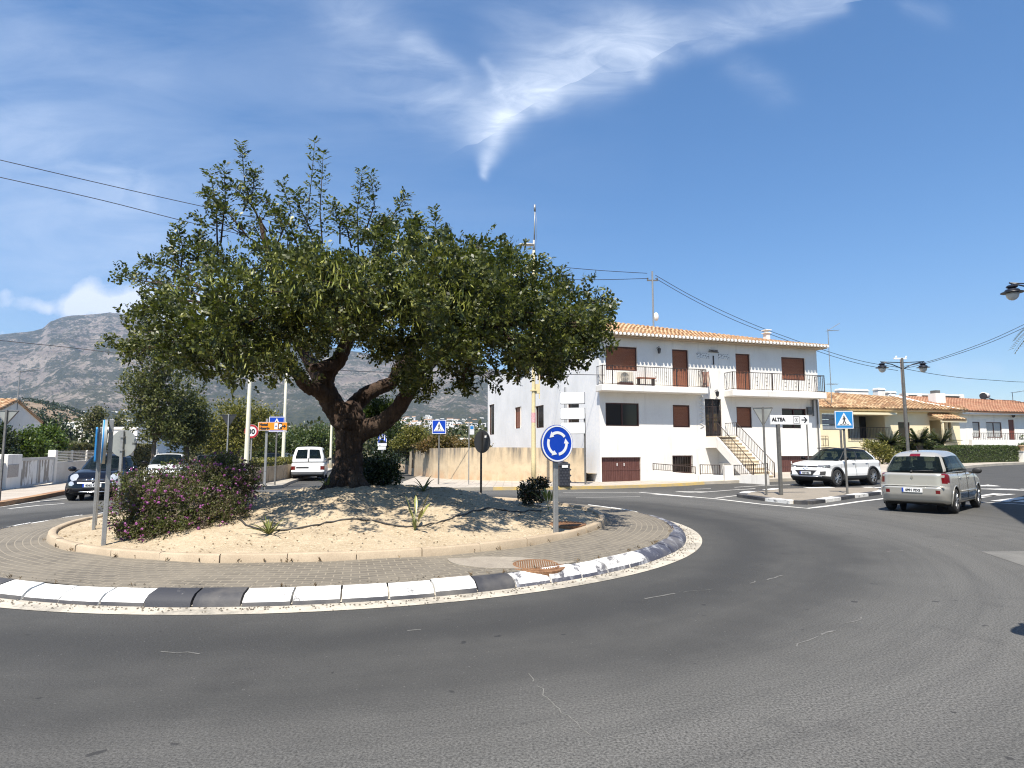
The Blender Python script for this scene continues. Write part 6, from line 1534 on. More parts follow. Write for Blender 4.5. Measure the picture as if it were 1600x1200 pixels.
# ------------------------------------------------------------------ left side: white walls, gate, slatted fence, gabled house
A0, B0 = G(0, 765, .13), G(105, 752, .13); LAZ = math.atan2(B0[1] - A0[1], B0[0] - A0[0]); LW = Facade(A0[0], A0[1], LAZ); lc_, ls_ = math.cos(LAZ), math.sin(LAZ)
def at_lw(s, y, z=0.0): return (A0[0] + s * lc_ - y * ls_, A0[1] + s * ls_ + y * lc_, z)
M['grey_wall'] = mat('grey_rendered_wall', (.60, .59, .57), (.50, .49, .47), .9, .85, bump=.15, c3=(.52, .48, .42))
def lw_part(name, label, cat, u0, u1, vt, off=0.0, th=.25, m='whitewall'):
    s0, s1 = LW.at(u0, 740)[0], LW.at(u1, 740)[0]; zt = LW.at((u0 + u1) / 2, vt)[1]
    t = thing(name, label, cat, at_lw(s0, -off), LAZ); mb = MB(); mb.box(0, s1 - s0, 0, th, -.3, zt, 0, .015); o = mb.build('wall', M[m], t); return t, s1 - s0, zt
t, L_, zt = lw_part('gate_pier', 'white masonry gate pier with a small grey tiled panel at the left edge', 'pier', 5, 27.5, 710, .12, .5); mb = MB(); mb.box(.05, L_ * .75, -.02, .0, .55, 1.05); mb.build('letterbox_panel', mat('grey_tile_panel', (.30, .27, .25), (.42, .39, .36), 18, .6), t)
t, L_, zt = lw_part('boundary_wall', 'low white wall running off the left photo edge', 'wall', -60, 4, 718, 0)
M['peeled'] = None
m_, t_, b_ = newmat('peeling_white_paint'); p_ = obj_pos(t_); q_ = t_.scale(p_, (1, 1, .22)); n_ = t_.noise(q_, 3.2, 6, .65); t_.put(b_.inputs['Base Color'], t_.mix(t_.range(n_, .49, .53), (.76, .75, .72), (.30, .27, .235))); b_.inputs['Roughness'].default_value = .8
s0, s1 = LW.at(29, 740)[0], LW.at(83.5, 740)[0]; zt = LW.at(56, 714)[1]
t = thing('metal_gate', 'grey metal double gate with peeling white paint between the left walls', 'gate', at_lw(s0, -.02), LAZ); L_ = s1 - s0
for k in range(2):
    mb = MB(); mb.box(L_ * k / 2 + .06, L_ * (k + 1) / 2 - .06, .03, .06, .12, zt - .14); mb.build('leaf_panel', m_, t)
    mb = MB(); a, b = L_ * k / 2, L_ * (k + 1) / 2 - .01
    for x0, x1, z0, z1 in ((a, a + .07, .05, zt - .02), (b - .07, b, .05, zt - .02), (a + .07, b - .07, .05, .13), (a + .07, b - .07, zt - .15, zt - .02)): mb.box(x0, x1, .0, .08, z0, z1)
    mb.build('gate_frame', M['grey_wall'], t)
t, L_, zt = lw_part('boundary_wall', 'long grey rendered wall topped by white slats behind the dark car', 'wall', 84.5, 245, 717.5, 0, .25, 'grey_wall')
zf = LW.at(110, 704)[1]; mb = MB(); n = 7
for i in range(n): z = zt + (zf - zt) * i / n; mb.box(.25, L_, .05, .09, z + .03, z + (zf - zt) / n - .015)
mb.build('slats', M['whitewall'], t); mb = MB()
for i in range(12): x = .1 + (L_ - .2) * i / 11; mb.box(x - .04, x + .04, .04, .14, zt, zf + .02)
mb.box(-.1, .3, -.03, .28, -.3, zf + .03); mb.build('slat_post', M['whitewall'], t)
t, L_, zt = lw_part('wall_pier', 'slim white pier beside the trunk of the avenue tree', 'pier', 231, 236.5, 705, .1, .5)
t, L_, zt = lw_part('utility_box', 'white utility box on the wall behind the white car', 'box', 253, 264, 702, -.4, .6)
# gabled house
gp = AT(64, 690, 38.5); GH = Facade(gp[0], gp[1], LAZ)
u_ = lambda u, v: GH.at(u, v)
pk, rt, lf = u_(26, 628), u_(64.5, 659), None
lfs = 2 * pk[0] - rt[0]
t = thing('gabled_house', 'white house with shaded gable and lit terracotta roof behind the left shrubs', 'house', (gp[0], gp[1], 0), LAZ)
mb = MB(); n8 = 9.0
mb.add([(rt[0], 0, -.3), (rt[0], 0, rt[1]), (pk[0], 0, pk[1]), (lfs, 0, rt[1]), (lfs, 0, -.3), (rt[0], n8, -.3), (rt[0], n8, rt[1]), (pk[0], n8, pk[1]), (lfs, n8, rt[1]), (lfs, n8, -.3)], [(0, 1, 2, 3, 4), (9, 8, 7, 6, 5), (0, 5, 6, 1), (3, 8, 9, 4), (1, 6, 7, 2), (2, 7, 8, 3)]); mb.build('wall', M['whitewall'], t)
e_ = .08
mb = tile_roof((lfs - .5, -e_, rt[1] - .32), (lfs - .5, n8, rt[1] - .32), (pk[0], n8, pk[1] + .10), (pk[0], -e_, pk[1] + .10), .28, .42)
m2 = tile_roof((rt[0] + .1, -e_, rt[1] - .02), (rt[0] + .1, n8, rt[1] - .02), (pk[0], n8, pk[1] + .10), (pk[0], -e_, pk[1] + .10), .28, .42); mb.add(m2.v, m2.f); mb.build('roof', M['tile'], t, fix=False)
def aerial(name, lab, base, h, kind=0, rz=0.0):
    t = thing(name, lab, 'antenna', base, rz); mb = MB(); mb.tube([(0, 0, 0), (0, 0, h)], .03, 6); mb.build('mast', M['steel'], t); mb = MB()
    mb.tube([(-.1, 0, h * .97), (1.1, 0, h * 1.09)], .02, 5)
    for k in range(9): c = Vector((-.05 + k * .13, 0, h * .975 + k * .012)); mb.tube([c + Vector((0, -.22 + .01 * k, 0)), c + Vector((0, .22 - .01 * k, 0))], .010, 4)
    if kind: mb.tube([(-.3, 0, h * .25), (.6, 0, h * .25)], .02, 5); [mb.tube([(x, -.3, h * .25), (x, .3, h * .25)], .012, 4) for x in (-.2, 0, .2, .4)]
    mb.build('aerial', M['steel'], t); return t
g1 = u_(27, 632); aerial('roof_antenna', 'thin aerial mast on the gabled house at the left', (gp[0] + g1[0] * lc_, gp[1] + g1[0] * ls_, g1[1] - .3), AT(27, 592, 38)[2] - g1[1] + .3, 1)
# overhead pole and aerials on the white house
def rp3(u, v, off): s, z = FA.at(u, v, -off); return at_house(s, off, z)
pb = rp3(1021, 503, 4.4); pt_ = rp3(1019, 424, 4.4); t = thing('wire_pole', 'slim metal pole carrying overhead wires on the roof ridge of the white house', 'pole', pb); h = pt_[2] - pb[2]
mb = MB(); mb.tube([(0, 0, -.6), (0, 0, h)], .055, 8); mb.build('mast', M['steel'], t); mb = MB(); mb.box(-.32, .32, -.03, .03, h - .62, h - .54); [mb.tube([(x, 0, h - .6), (x, 0, h - .42)], .05, 8) for x in (-.3, .3)]; mb.build('insulator_bracket', M['steel_dark'], t)
mb = MB(); mb.lathe([(.001, 0), (.16, .03), (.26, .09), (.27, .10), (.15, .05), (.001, .02)], 18); mb.v = [(x * .6 + .2, z + .0, y * 1.0 + .35) for x, y, z in mb.v]; mb.build('satellite_dish', M['whitewall'], t, smooth=True)
a_ = rp3(943, 497, 5.5); aerial('roof_antenna', 'small aerial standing above the left end of the white house roof', (a_[0], a_[1], a_[2] - .4), AT(943, 476, a_[1])[2] - a_[2] + .4)
a_ = rp3(1296, 562, 6.5); t = aerial('roof_antenna', 'tall aerial mast with a box right of the white house roof', (a_[0], a_[1], 5.0), AT(1297, 514, a_[1])[2] - 5.0, 1, .3)
a_ = NB.at(1583, 630, -6); aerial('roof_antenna', 'thin aerial above the red tiled roof at the right', at_nb(a_[0], 6, a_[1] - .6), NB.at(1583, 613, -6)[1] - a_[1] + .6)
# wooden pole between the lamp and the cream house
Y = 43.5; b = AT(1418.5, 700, Y); t = thing('utility_pole', 'dark wooden utility pole behind the twin lantern lamp', 'pole', (b[0], Y, .4)); h = AT(1405, 553, Y)[2] - .4
M['pole_wood'] = mat('old_pole_wood', (.13, .10, .09), (.19, .15, .12), 5, .85, stretch=(1, 1, .1)); mb = MB(); mb.tube([(0, 0, -.1), (-.03, 0, h * .5), (-.05, 0, h - .4)], [.12, .11, .09], 10); mb.build('shaft', M['pole_wood'], t, smooth=True); mb = MB(); [mb.lathe([(.02, 0), (.06, .05), (.05, .12), (.02, .16)], 8, (x - .05, 0, h - .3)) for x in (-.35, .35)]; mb.box(-.6, .3, -.04, .04, h - .38, h - .28); mb.build('insulators', M['panel_white'], t)
# wires
M['wire'] = mat('cable', (.012, .014, .025), None, rough=.6)
WIRES = [([(0, 250, 24), (150, 285, 26), (305, 320, 28), (480, 357, 30), (600, 375, 31.5), (720, 395, 32.6), (840, 413, 33.8), (930, 422, 35), (1011, 427, 36.2)], 'upper overhead wire passing behind the carob crown to the roof pole'),
         ([(0, 277, 24), (160, 313, 26), (315, 352, 28), (480, 388, 30), (620, 412, 32), (750, 430, 33), (860, 436, 34), (940, 437, 35), (1013, 435, 36.2)], 'lower overhead wire passing behind the carob crown to the roof pole'),
         ([(0, 532, 30), (110, 543, 30.5), (220, 556, 31), (380, 568, 31.5), (560, 580, 32), (700, 583, 32.3), (838, 584, 32.5), (945, 586, 31.8)], 'low sagging wire crossing before the grey mountain'),
         ([(1024, 430, 36.2), (1080, 462, 37.5), (1140, 491, 39), (1200, 516, 40), (1290, 548, 41.5), (1350, 565, 42.5), (1403, 574, 43.5)], 'upper wire descending from the roof pole to the wooden pole'),
         ([(1024, 435, 36.2), (1080, 467, 37.5), (1140, 497, 39), (1200, 521, 40), (1290, 553, 41.5), (1350, 570, 42.5), (1403, 579, 43.5)], 'lower wire descending from the roof pole to the wooden pole'),
         ([(1408, 573, 43.5), (1450, 565, 43), (1500, 549, 42), (1550, 530, 41), (1600, 507, 40), (1680, 468, 39)], 'upper wire rising from the wooden pole to the right edge'),
         ([(1408, 577, 43.5), (1450, 567, 43), (1500, 552, 42), (1550, 534, 41), (1600, 512, 40), (1680, 474, 39)], 'lower wire rising from the wooden pole to the right edge'),
         ([(1408, 575, 43.5), (1450, 583, 44), (1500, 590, 45), (1550, 594, 46), (1600, 597, 47), (1680, 598, 48)], 'single wire running level above the tiled roofs to the right edge')]
for q, lab in WIRES:
    pts = smooth_path([(*AT(*p), .013) for p in q], 6); mb = MB(); mb.tube([p[:3] for p in pts], .0175, 5); tag(mb.build('overhead_wire', M['wire'], smooth=True), lab, 'wire', 'overhead wires')

# ------------------------------------------------------------------ trees behind
GRP = 'trees along the avenue'
plant('avenue_tree', 'tall olive green avenue tree left of the carob with its trunk behind the white car', 'tree', (AT(240, 700, 36)[0], 36, 0), blob_px([(255, 565, 40, 40, 1), (225, 600, 36, 36, .9), (275, 615, 44, 44, 1.2), (232, 648, 40, 40, 1.1), (215, 540, 26, 24, .35), (262, 672, 40, 26, .8), (245, 620, 40, 50, 1.0)], 36, .9), 9500, .19, .11, GREENS['carobish'], .13, per=12, spread=.15, group=GRP, seed=41)
plant('avenue_tree', 'smaller olive tree beside the tall one, its thin trunk above the flowering shrub', 'tree', (AT(293, 700, 38)[0], 38, 0), blob_px([(300, 645, 28, 36, 1), (290, 680, 34, 26, 1), (312, 670, 20, 26, .6), (275, 660, 24, 24, .6)], 38, .9), 7000, .19, .11, GREENS['carobish'], .12, per=12, spread=.14, group=GRP, seed=42)
plant('avenue_tree', 'yellow green bushy tree behind the dark triangular sign', 'tree', (AT(372, 700, 44)[0], 44, 0), blob_px([(372, 645, 38, 28, 1), (345, 672, 34, 28, 1), (402, 668, 30, 30, 1), (375, 690, 46, 22, 1), (330, 690, 26, 20, .6), (415, 652, 22, 20, .4)], 44, .8), 9500, .20, .11, GREENS['yellow'], .15, per=8, spread=.2, group=GRP, seed=43)
plant('avenue_tree', 'dark green tree low behind the orange hotel panel', 'tree', (AT(425, 700, 58)[0], 58, 0), blob_px([(415, 695, 26, 18, 1), (440, 690, 22, 22, 1), (455, 700, 20, 14, .7), (395, 705, 18, 12, .6)], 58, .8), 3600, .26, .15, GREENS['green'], .15, per=7, spread=.25, group=GRP, seed=44)
plant('avenue_tree', 'round green tree just above the roof of the white van', 'tree', (AT(482, 700, 64)[0], 64, 0), blob_px([(480, 690, 24, 18, 1), (500, 682, 20, 20, 1), (465, 683, 18, 16, .7), (512, 695, 16, 14, .6)], 64, .8), 3600, .28, .16, GREENS['green'], .16, per=7, spread=.26, group=GRP, seed=45)
plant('avenue_tree', 'pale green tree between the white van and the carob trunk', 'tree', (AT(522, 700, 72)[0], 72, 0), blob_px([(520, 690, 18, 20, 1), (532, 700, 14, 14, .7), (508, 705, 14, 10, .5)], 72, .8), 2200, .30, .17, GREENS['yellow'], .16, per=7, spread=.28, group=GRP, seed=46)
plant('avenue_tree', 'dark tree right of the carob trunk behind the parking sign', 'tree', (AT(610, 700, 46)[0], 46, .2), blob_px([(612, 690, 22, 22, 1), (632, 700, 18, 18, .8), (622, 675, 18, 16, .7), (600, 705, 16, 12, .5)], 46, .8), 4200, .2, .12, GREENS['dark'], .14, per=8, spread=.2, group=GRP, seed=47)
GB = 'bushes behind the beige wall'
plant('garden_bush', 'green leafy bush behind the stepped end of the beige wall', 'bush', (AT(645, 700, 42)[0], 42, .5), blob_px([(640, 682, 22, 16, 1), (660, 690, 22, 14, 1), (628, 694, 18, 12, .7), (650, 676, 14, 10, .5)], 42, .8), 4200, .16, .10, GREENS['yellow'], .05, per=8, spread=.13, group=GB, seed=48, part='foliage', tname='stems')
plant('garden_bush', 'rusty brown bush behind the left crossing sign', 'bush', (AT(690, 700, 38)[0], 38, .5), blob_px([(682, 692, 22, 12, 1), (704, 693, 22, 11, 1), (664, 698, 16, 9, .6)], 38, .8), 3800, .14, .09, GREENS['rusty'], .05, per=8, spread=.12, group=GB, seed=49, part='foliage', tname='stems')
plant('garden_bush', 'low rusty yellow bush against the side wall of the white house', 'bush', (AT(735, 700, 36)[0], 36, .5), blob_px([(728, 697, 20, 9, 1), (750, 697, 18, 9, 1), (742, 692, 10, 7, .4)], 36, .8), 2800, .13, .08, GREENS['rusty'], .05, per=8, spread=.11, group=GB, seed=50, part='foliage', tname='stems')
GL = 'shrubs behind the left boundary walls'
plant('garden_shrub', 'bright green shrub behind the metal gate at the left', 'shrub', (AT(50, 700, 31.5)[0], 31.5, 0), blob_px([(42, 690, 24, 22, 1), (30, 705, 26, 18, 1), (60, 700, 22, 18, .8), (20, 690, 16, 16, .5)], 31.5, .8), 5600, .15, .085, GREENS['bright'], .05, per=9, spread=.13, group=GL, seed=51, part='foliage', tname='stems')
plant('garden_shrub', 'bright green rounded shrub behind the slatted wall corner', 'shrub', (AT(78, 700, 33)[0], 33, 0), blob_px([(74, 682, 20, 18, 1), (88, 692, 14, 16, .7), (68, 702, 22, 14, .8)], 33, .8), 4600, .15, .085, GREENS['bright'], .05, per=9, spread=.13, group=GL, seed=52, part='foliage', tname='stems')
plant('garden_shrub', 'very dark tall shrub at the left photo edge', 'shrub', (AT(-5, 700, 30)[0], 30, 0), blob_px([(2, 690, 20, 22, 1), (-18, 680, 30, 30, 1), (12, 710, 16, 14, .7)], 30, .8), 4200, .15, .085, GREENS['dark'], .05, per=9, spread=.13, group=GL, seed=53, part='foliage', tname='stems')
a, b = AT(96, 700, 46), AT(232, 700, 54); hedge('hedge', 'long dry olive hedge beyond the slatted wall', a[:2], b[:2], 1.6, AT(100, 692, 46)[2], 9000, GREENS['olive'], 6, .2, .12, None, -.1)
plant('avenue_tree', 'dark green round tree on the slope behind the gabled house', 'tree', (AT(85, 700, 80)[0], 80, 0), blob_px([(82, 668, 18, 14, 1), (68, 660, 14, 10, .6), (98, 676, 14, 10, .6)], 80, .8), 2600, .32, .2, GREENS['dark'], .2, per=7, spread=.3, group='trees on the left slope', seed=54)
plant('avenue_tree', 'olive brown round tree between the far white villa and the tall avenue tree', 'tree', (AT(152, 700, 90)[0], 90, 0), blob_px([(152, 652, 14, 16, 1), (140, 664, 16, 14, .8), (168, 672, 18, 14, .8), (185, 662, 12, 14, .6)], 90, .8), 3200, .36, .22, GREENS['olive'], .22, per=7, spread=.34, group='trees on the left slope', seed=55)
# low planter wall of the central reservation and its hedge
a, b = (AT(392, 740, 28.9)[0], 28.9), (-13.9, 46.5)
A_, B_ = Vector((*a, 0)), Vector((*b, 0)); t = thing('planter_wall', 'low beige planter wall along the avenue left of the white van', 'wall', (a[0], a[1], 0)); dv = (B_ - A_).normalized(); nv = Vector((dv.y, -dv.x, 0)) * .2; mb = MB(); zt = AT(400, 726, 29)[2]; zt = .78
for k in range(12):
    p, q = (B_ - A_) * (k / 12 + .002), (B_ - A_) * ((k + 1) / 12 - .002); mb.add([(p.x, p.y, -.3), (q.x, q.y, -.3), (q.x - nv.x, q.y - nv.y, -.3), (p.x - nv.x, p.y - nv.y, -.3), (p.x, p.y, zt), (q.x, q.y, zt), (q.x - nv.x, q.y - nv.y, zt), (p.x - nv.x, p.y - nv.y, zt)], [(0, 1, 5, 4), (1, 2, 6, 5), (2, 3, 7, 6), (3, 0, 4, 7), (4, 5, 6, 7)])
mb.build('wall', M['kerb_cream'], t)
hedge('hedge', 'low green hedge planted inside the beige planter wall', (a[0] - .6, a[1] + .5), (b[0] - .6, b[1]), 1.0, 1.25, 6500, GREENS['yellow'], 8, .12, .07, None, -.1)
sheet([xy(500, 733), (-9.6, 52), (-12, 60), (-10.5, 60), (-8.6, 50), xy(520, 733)], .5, 3.0, skirt=-.2, name='verge', mats=M['kerb_cream'])
# far houses on the left
def villa(lab, u0, u1, vt, Y, dep, vb=702, roof='flat', n=3, seed=0):
    x0, x1 = AT(u0, 700, Y)[0], AT(u1, 700, Y)[0]; zt = AT(u0, vt, Y)[2]; zb = AT(u0, vb, Y)[2] - 1.0; t = thing('far_villa', lab, 'house', (x0, Y, zb)); w = x1 - x0; h = zt - zb
    mb = MB(); mb.box(0, w, 0, dep, 0, h, 0, .03); mb.build('wall', M['whitewall'], t)
    if roof == 'tile': mb = tile_roof((-.3, -.4, h), (w + .3, -.4, h), (w + .3, dep * .5, h + dep * .16), (-.3, dep * .5, h + dep * .16), .4, .8); mb.build('roof', M['tile_old'], t, fix=False)
    else: mb = MB(); mb.box(-.1, w + .1, -.1, dep + .1, h, h + .25); mb.build('parapet', M['whitewall'], t)
    rr = random.Random(seed)
    for i in range(n): x = w * (i + .5) / n; mb = MB(); mb.box(x - w * .06, x + w * .06, -.04, .02, h - 1.9 - rr.random() * .5, h - .7); mb.build('window', M['glass_dark'], t)
villa('wide white far villa with a flat roof left of the tall avenue tree', 92, 148, 661, 110, 9, 672, 'flat', 5, 1); villa('tall pale block of the far villa rising behind its flat roof', 124, 146, 655, 122, 8, 668, 'flat', 2, 2); villa('lower white wing of the far villa below its main roof', 121, 146, 672, 104, 6, 683, 'flat', 2, 3)
villa('long white flat roofed building behind the grey round sign', 167, 213, 671, 62, 5, 692, 'flat', 2, 4); villa('small pale house glimpsed left of the avenue tree trunk', 222, 246, 683, 75, 6, 694, 'flat', 2, 5); villa('small white house glimpsed below the orange hotel panel', 428, 446, 676, 95, 8, 690, 'flat', 2, 6); villa('pale house glimpsed behind the avenue hedge left of the van', 446, 470, 704, 70, 6, 716, 'tile', 2, 7)
villa('small white house beyond the dark shrub at the carob trunk', 586, 606, 708, 62, 6, 720, 'flat', 1, 8); villa('white far house right of the left crossing sign beside the slim bus stop post', 717, 760, 687, 90, 10, 698, 'flat', 3, 9)

# ------------------------------------------------------------------ woodland, hills and mountain
def vn2(x, y, s):
    i = np.floor(x).astype(np.int64); j = np.floor(y).astype(np.int64); fx = x - i; fy = y - j; fx = fx * fx * (3 - 2 * fx); fy = fy * fy * (3 - 2 * fy)
    def h(a, b):
        n = (a * 374761393 + b * 668265263 + s * 144269504) & 0xffffffff; n = ((n ^ (n >> 13)) * 1274126177) & 0xffffffff; return ((n ^ (n >> 16)) & 0xffff) / 65535.0
    return (h(i, j) * (1 - fx) + h(i + 1, j) * fx) * (1 - fy) + (h(i, j + 1) * (1 - fx) + h(i + 1, j + 1) * fx) * fy
def fbm(x, y, s, o=5, ridge=False):
    a = .5; t = 0; w = 0
    for k in range(o):
        n = vn2(x * 2 ** k, y * 2 ** k, s + k); n = 1 - np.abs(2 * n - 1) if ridge else n; t = t + a * n; w += a; a *= .52
    return t / w
RU = [-500, -200, -60, 0, 40, 56, 66, 80, 100, 130, 160, 190, 215, 260, 320, 400, 480, 560, 640, 720, 800, 900, 1000, 1100, 1200, 1400]
RV = [575, 545, 530, 521, 516, 511, 501, 495, 491, 489, 485.5, 489, 494, 505, 520, 530, 542, 549, 558, 568, 582, 605, 630, 655, 682, 706]
NU, NY_ = 620, 230
U, T = np.meshgrid(np.linspace(-500, 1400, NU), np.linspace(0, 1, NY_)); Yg = 700 + 2100 * T ** 1.25
ridge_e = (YH - np.interp(U, RU, RV)) / F; Xg = (U - 800) / F * Yg
shape = np.interp(T, [0, .10, .25, .42, .55, .64, .70, .82, .90, 1.0], [-.01, .03, .15, .30, .46, .60, .72, .82, .95, 1.0])
nz = fbm(Xg / 260, Yg / 420, 3, 6, True) - .55; nz2 = fbm(Xg / 90, Yg / 160, 9, 5) - .5; ledge = fbm(Xg / 700, T * 9, 17, 3)
amp = np.sin(np.pi * np.clip(T, 0, 1)) ** .8
e = ridge_e * np.clip(shape + amp * (.36 * nz + .11 * nz2) + .10 * amp * (ledge - .5), -.02, 1.02)
Zg = HC + Yg * e * np.where(T > .995, 1 + .03 * nz2, 1)
Zg = np.maximum(Zg, -3 + 0 * Zg)
back = np.stack([Xg[-1] * 1.25, Yg[-1] * 1.25, Zg[-1] * .5], 1)
vv = np.concatenate([np.stack([Xg.ravel(), Yg.ravel(), Zg.ravel()], 1), back]); ii = np.arange(NU * NY_).reshape(NY_, NU); ii = np.concatenate([ii, (NU * NY_ + np.arange(NU))[None]], 0)
ff = np.stack([ii[:-1, :-1], ii[:-1, 1:], ii[1:, 1:], ii[1:, :-1]], -1).reshape(-1, 4)
def mountain_mat():
    m, t, b = newmat('limestone_mountain'); p = geo_pos(t)
    g = t.new('ShaderNodeNewGeometry'); s = t.new('ShaderNodeSeparateXYZ'); t.put(s.inputs[0], p); sn = t.new('ShaderNodeSeparateXYZ'); t.put(sn.inputs[0], g.outputs['Normal'])
    big = t.noise(p, .0022, 5, .6); mid = t.noise(p, .016, 7, .7); fin = t.noise(p, .085, 5, .75)
    rock = t.mix(t.range(mid, .35, .65), (.22, .185, .15), (.34, .295, .24)); rock = t.mix(t.range(t.noise(t.scale(p, (1, 1, 5)), .006, 5), .45, .62, 0, .6), rock, (.13, .108, .09))
    scrub = t.mix(t.range(fin, .4, .6), (.032, .040, .022), (.075, .075, .042))
    k = t.math('ADD', t.math('MULTIPLY', t.range(fin, .35, .65), .55), t.math('MULTIPLY', t.range(mid, .35, .65), .45)); k = t.math('ADD', k, t.math('MULTIPLY', t.math('SUBTRACT', big, .5), 1.1))
    k = t.math('ADD', k, t.range(s.outputs[2], 95, 30, 0, .75)); k = t.math('ADD', k, t.range(sn.outputs[2], .55, .85, -.25, .12))
    col = t.mix(t.range(k, .40, .62), rock, scrub); t.put(b.inputs['Base Color'], col); b.inputs['Roughness'].default_value = .95; b.inputs['Specular IOR Level'].default_value = .1
    t.put(b.inputs['Normal'], t.bump(t.math('ADD', mid, t.math('MULTIPLY', fin, .4)), 1.0, 14.0)); return m
tag(np_mesh('mountain', vv, ff, mountain_mat(), None, True), kind='structure')
# tawny foothill on the left
NU2, NT2 = 120, 40; U, T = np.meshgrid(np.linspace(-260, 230, NU2), np.linspace(0, 1, NT2)); Yg = 190 + 150 * T; top = np.interp(U, [-260, -60, 20, 45, 80, 110, 140, 185, 230], [640, 632, 627, 626, 632, 641, 651, 668, 690])
e = (YH - top) / F * np.sin(T * np.pi / 2) ** .8; Xg = (U - 800) / F * Yg; Zg = HC + Yg * e + (fbm(Xg / 14, Yg / 14, 4, 4) - .5) * 2.2 * T - 1.5 * (1 - T)
ii = np.arange(NU2 * NT2).reshape(NT2, NU2); ff = np.stack([ii[:-1, :-1], ii[:-1, 1:], ii[1:, 1:], ii[1:, :-1]], -1).reshape(-1, 4)
M['hill'] = mat('tawny_hillside', (.23, .165, .105), (.16, .115, .072), .05, .95, c3=(.28, .21, .14), lo=.4, hi=.6); tag(np_mesh('hill', np.stack([Xg.ravel(), Yg.ravel(), Zg.ravel()], 1), ff, M['hill'], None, True), kind='structure')
rng = np.random.default_rng(77); k = 3600; uu = rng.uniform(-200, 225, k); tt = rng.random(k) ** .6; keep = vn2(uu / 16, tt * 12, 5) * 1.0 + (tt > .93) * .25 - (uu > 150) * -.2 > .56; uu, tt = uu[keep], tt[keep]; yy = 190 + 150 * tt; ee = (YH - np.interp(uu, [-260, -60, 20, 45, 80, 110, 140, 185, 230], [640, 632, 627, 626, 632, 641, 651, 668, 690])) / F * np.sin(tt * np.pi / 2) ** .8
c = np.stack([(uu - 800) / F * yy, yy, HC + yy * ee + .4 - 1.5 * (1 - tt)], 1); c = np.repeat(c, 8, 0) + rng.normal(size=(len(c) * 8, 3)) * np.array([1.3, 1.3, .5]); n = len(c)
tag(leaf_mesh('hillside_scrub', c, rng.normal(size=c.shape), rng.normal(size=c.shape) + np.array([0, 0, 1]), rng.uniform(.7, 1.6, n), rng.uniform(.5, 1.0, n), GREENS['dark'], None), kind='stuff')
# far woodland below the mountain
k = 2600; uu = rng.uniform(60, 800, k); yy = 95 + 330 * rng.random(k) ** 1.2; hh = rng.uniform(3.5, 7.5, k) * (1 + .3 * (yy > 200)); slope = np.clip((yy - 140) / 330, 0, 1) * 9
c = np.stack([(uu - 800) / F * yy, yy, slope + hh * .5], 1); per = 34; d = unit(rng.normal(size=(k * per, 3))); c = np.repeat(c, per, 0) + d * np.repeat(np.stack([hh * .42, hh * .42, hh * .5], 1), per, 0) * rng.random((k * per, 1)) ** .4; n = len(c)
M['wood'] = leafmat('woodland_leaf', [(.022, .034, .014), (.04, .055, .02), (.065, .075, .03), (.09, .085, .04)], .15, .6, .3, ((.07, .065, .03), .5), .03)
tag(leaf_mesh('woodland', c, rng.normal(size=c.shape), rng.normal(size=c.shape) + d, rng.uniform(.5, 1.2, n), rng.uniform(.35, .8, n), M['wood'], None), kind='stuff')
# pale villages on the lower slopes
mb = MB(); rr = random.Random(12)
def slope_z(u, Y): 
    T_ = ((Y - 700) / 2100) ** (1 / 1.25); sh_ = np.interp(T_, [0, .10, .25, .42, .55, .64], [-.01, .03, .15, .30, .46, .60]); return HC + Y * (YH - np.interp(u, RU, RV)) / F * sh_
cl = [(168, 1150, 26, 60), (640, 1250, 26, 60), (690, 1330, 34, 80), (735, 1120, 22, 40), (460, 900, 28, 26), (500, 1000, 30, 18), (600, 950, 50, 30), (740, 900, 40, 36), (400, 1000, 40, 22), (110, 1000, 20, 20), (660, 1050, 40, 60)]
for u0, Y0, du, n in cl:
    for _ in range(n):
        u = u0 + rr.gauss(0, du); Y = Y0 + rr.gauss(0, 70); Y = max(760, Y); x = (u - 800) / F * Y; z = slope_z(u, Y) + rr.uniform(0, 6); w, d_, h = rr.uniform(7, 15), rr.uniform(7, 11), rr.uniform(5, 9)
        mb.box(x - w / 2, x + w / 2, Y - d_ / 2, Y + d_ / 2, z - 14, z + h, 0)
        if rr.random() < .25: mb.add([(x - w / 2 - .5, Y - d_ / 2 - .5, z + h + .1), (x + w / 2 + .5, Y - d_ / 2 - .5, z + h + .1), (x + w / 2 + .5, Y + .1, z + h + 2.0), (x - w / 2 - .5, Y + .1, z + h + 2.0)], [(0, 1, 2, 3)], 1)
        mb.box(x - w * .3, x - w * .05, Y - d_ / 2 - .15, Y - d_ / 2 - .02, z + h * .45, z + h * .75, 2); mb.box(x + w * .1, x + w * .35, Y - d_ / 2 - .15, Y - d_ / 2 - .02, z + h * .45, z + h * .75, 2)
tag(mb.build('far_village', [M['whitewall'], M['tile_old'], M['glass_dark']]), kind='stuff')
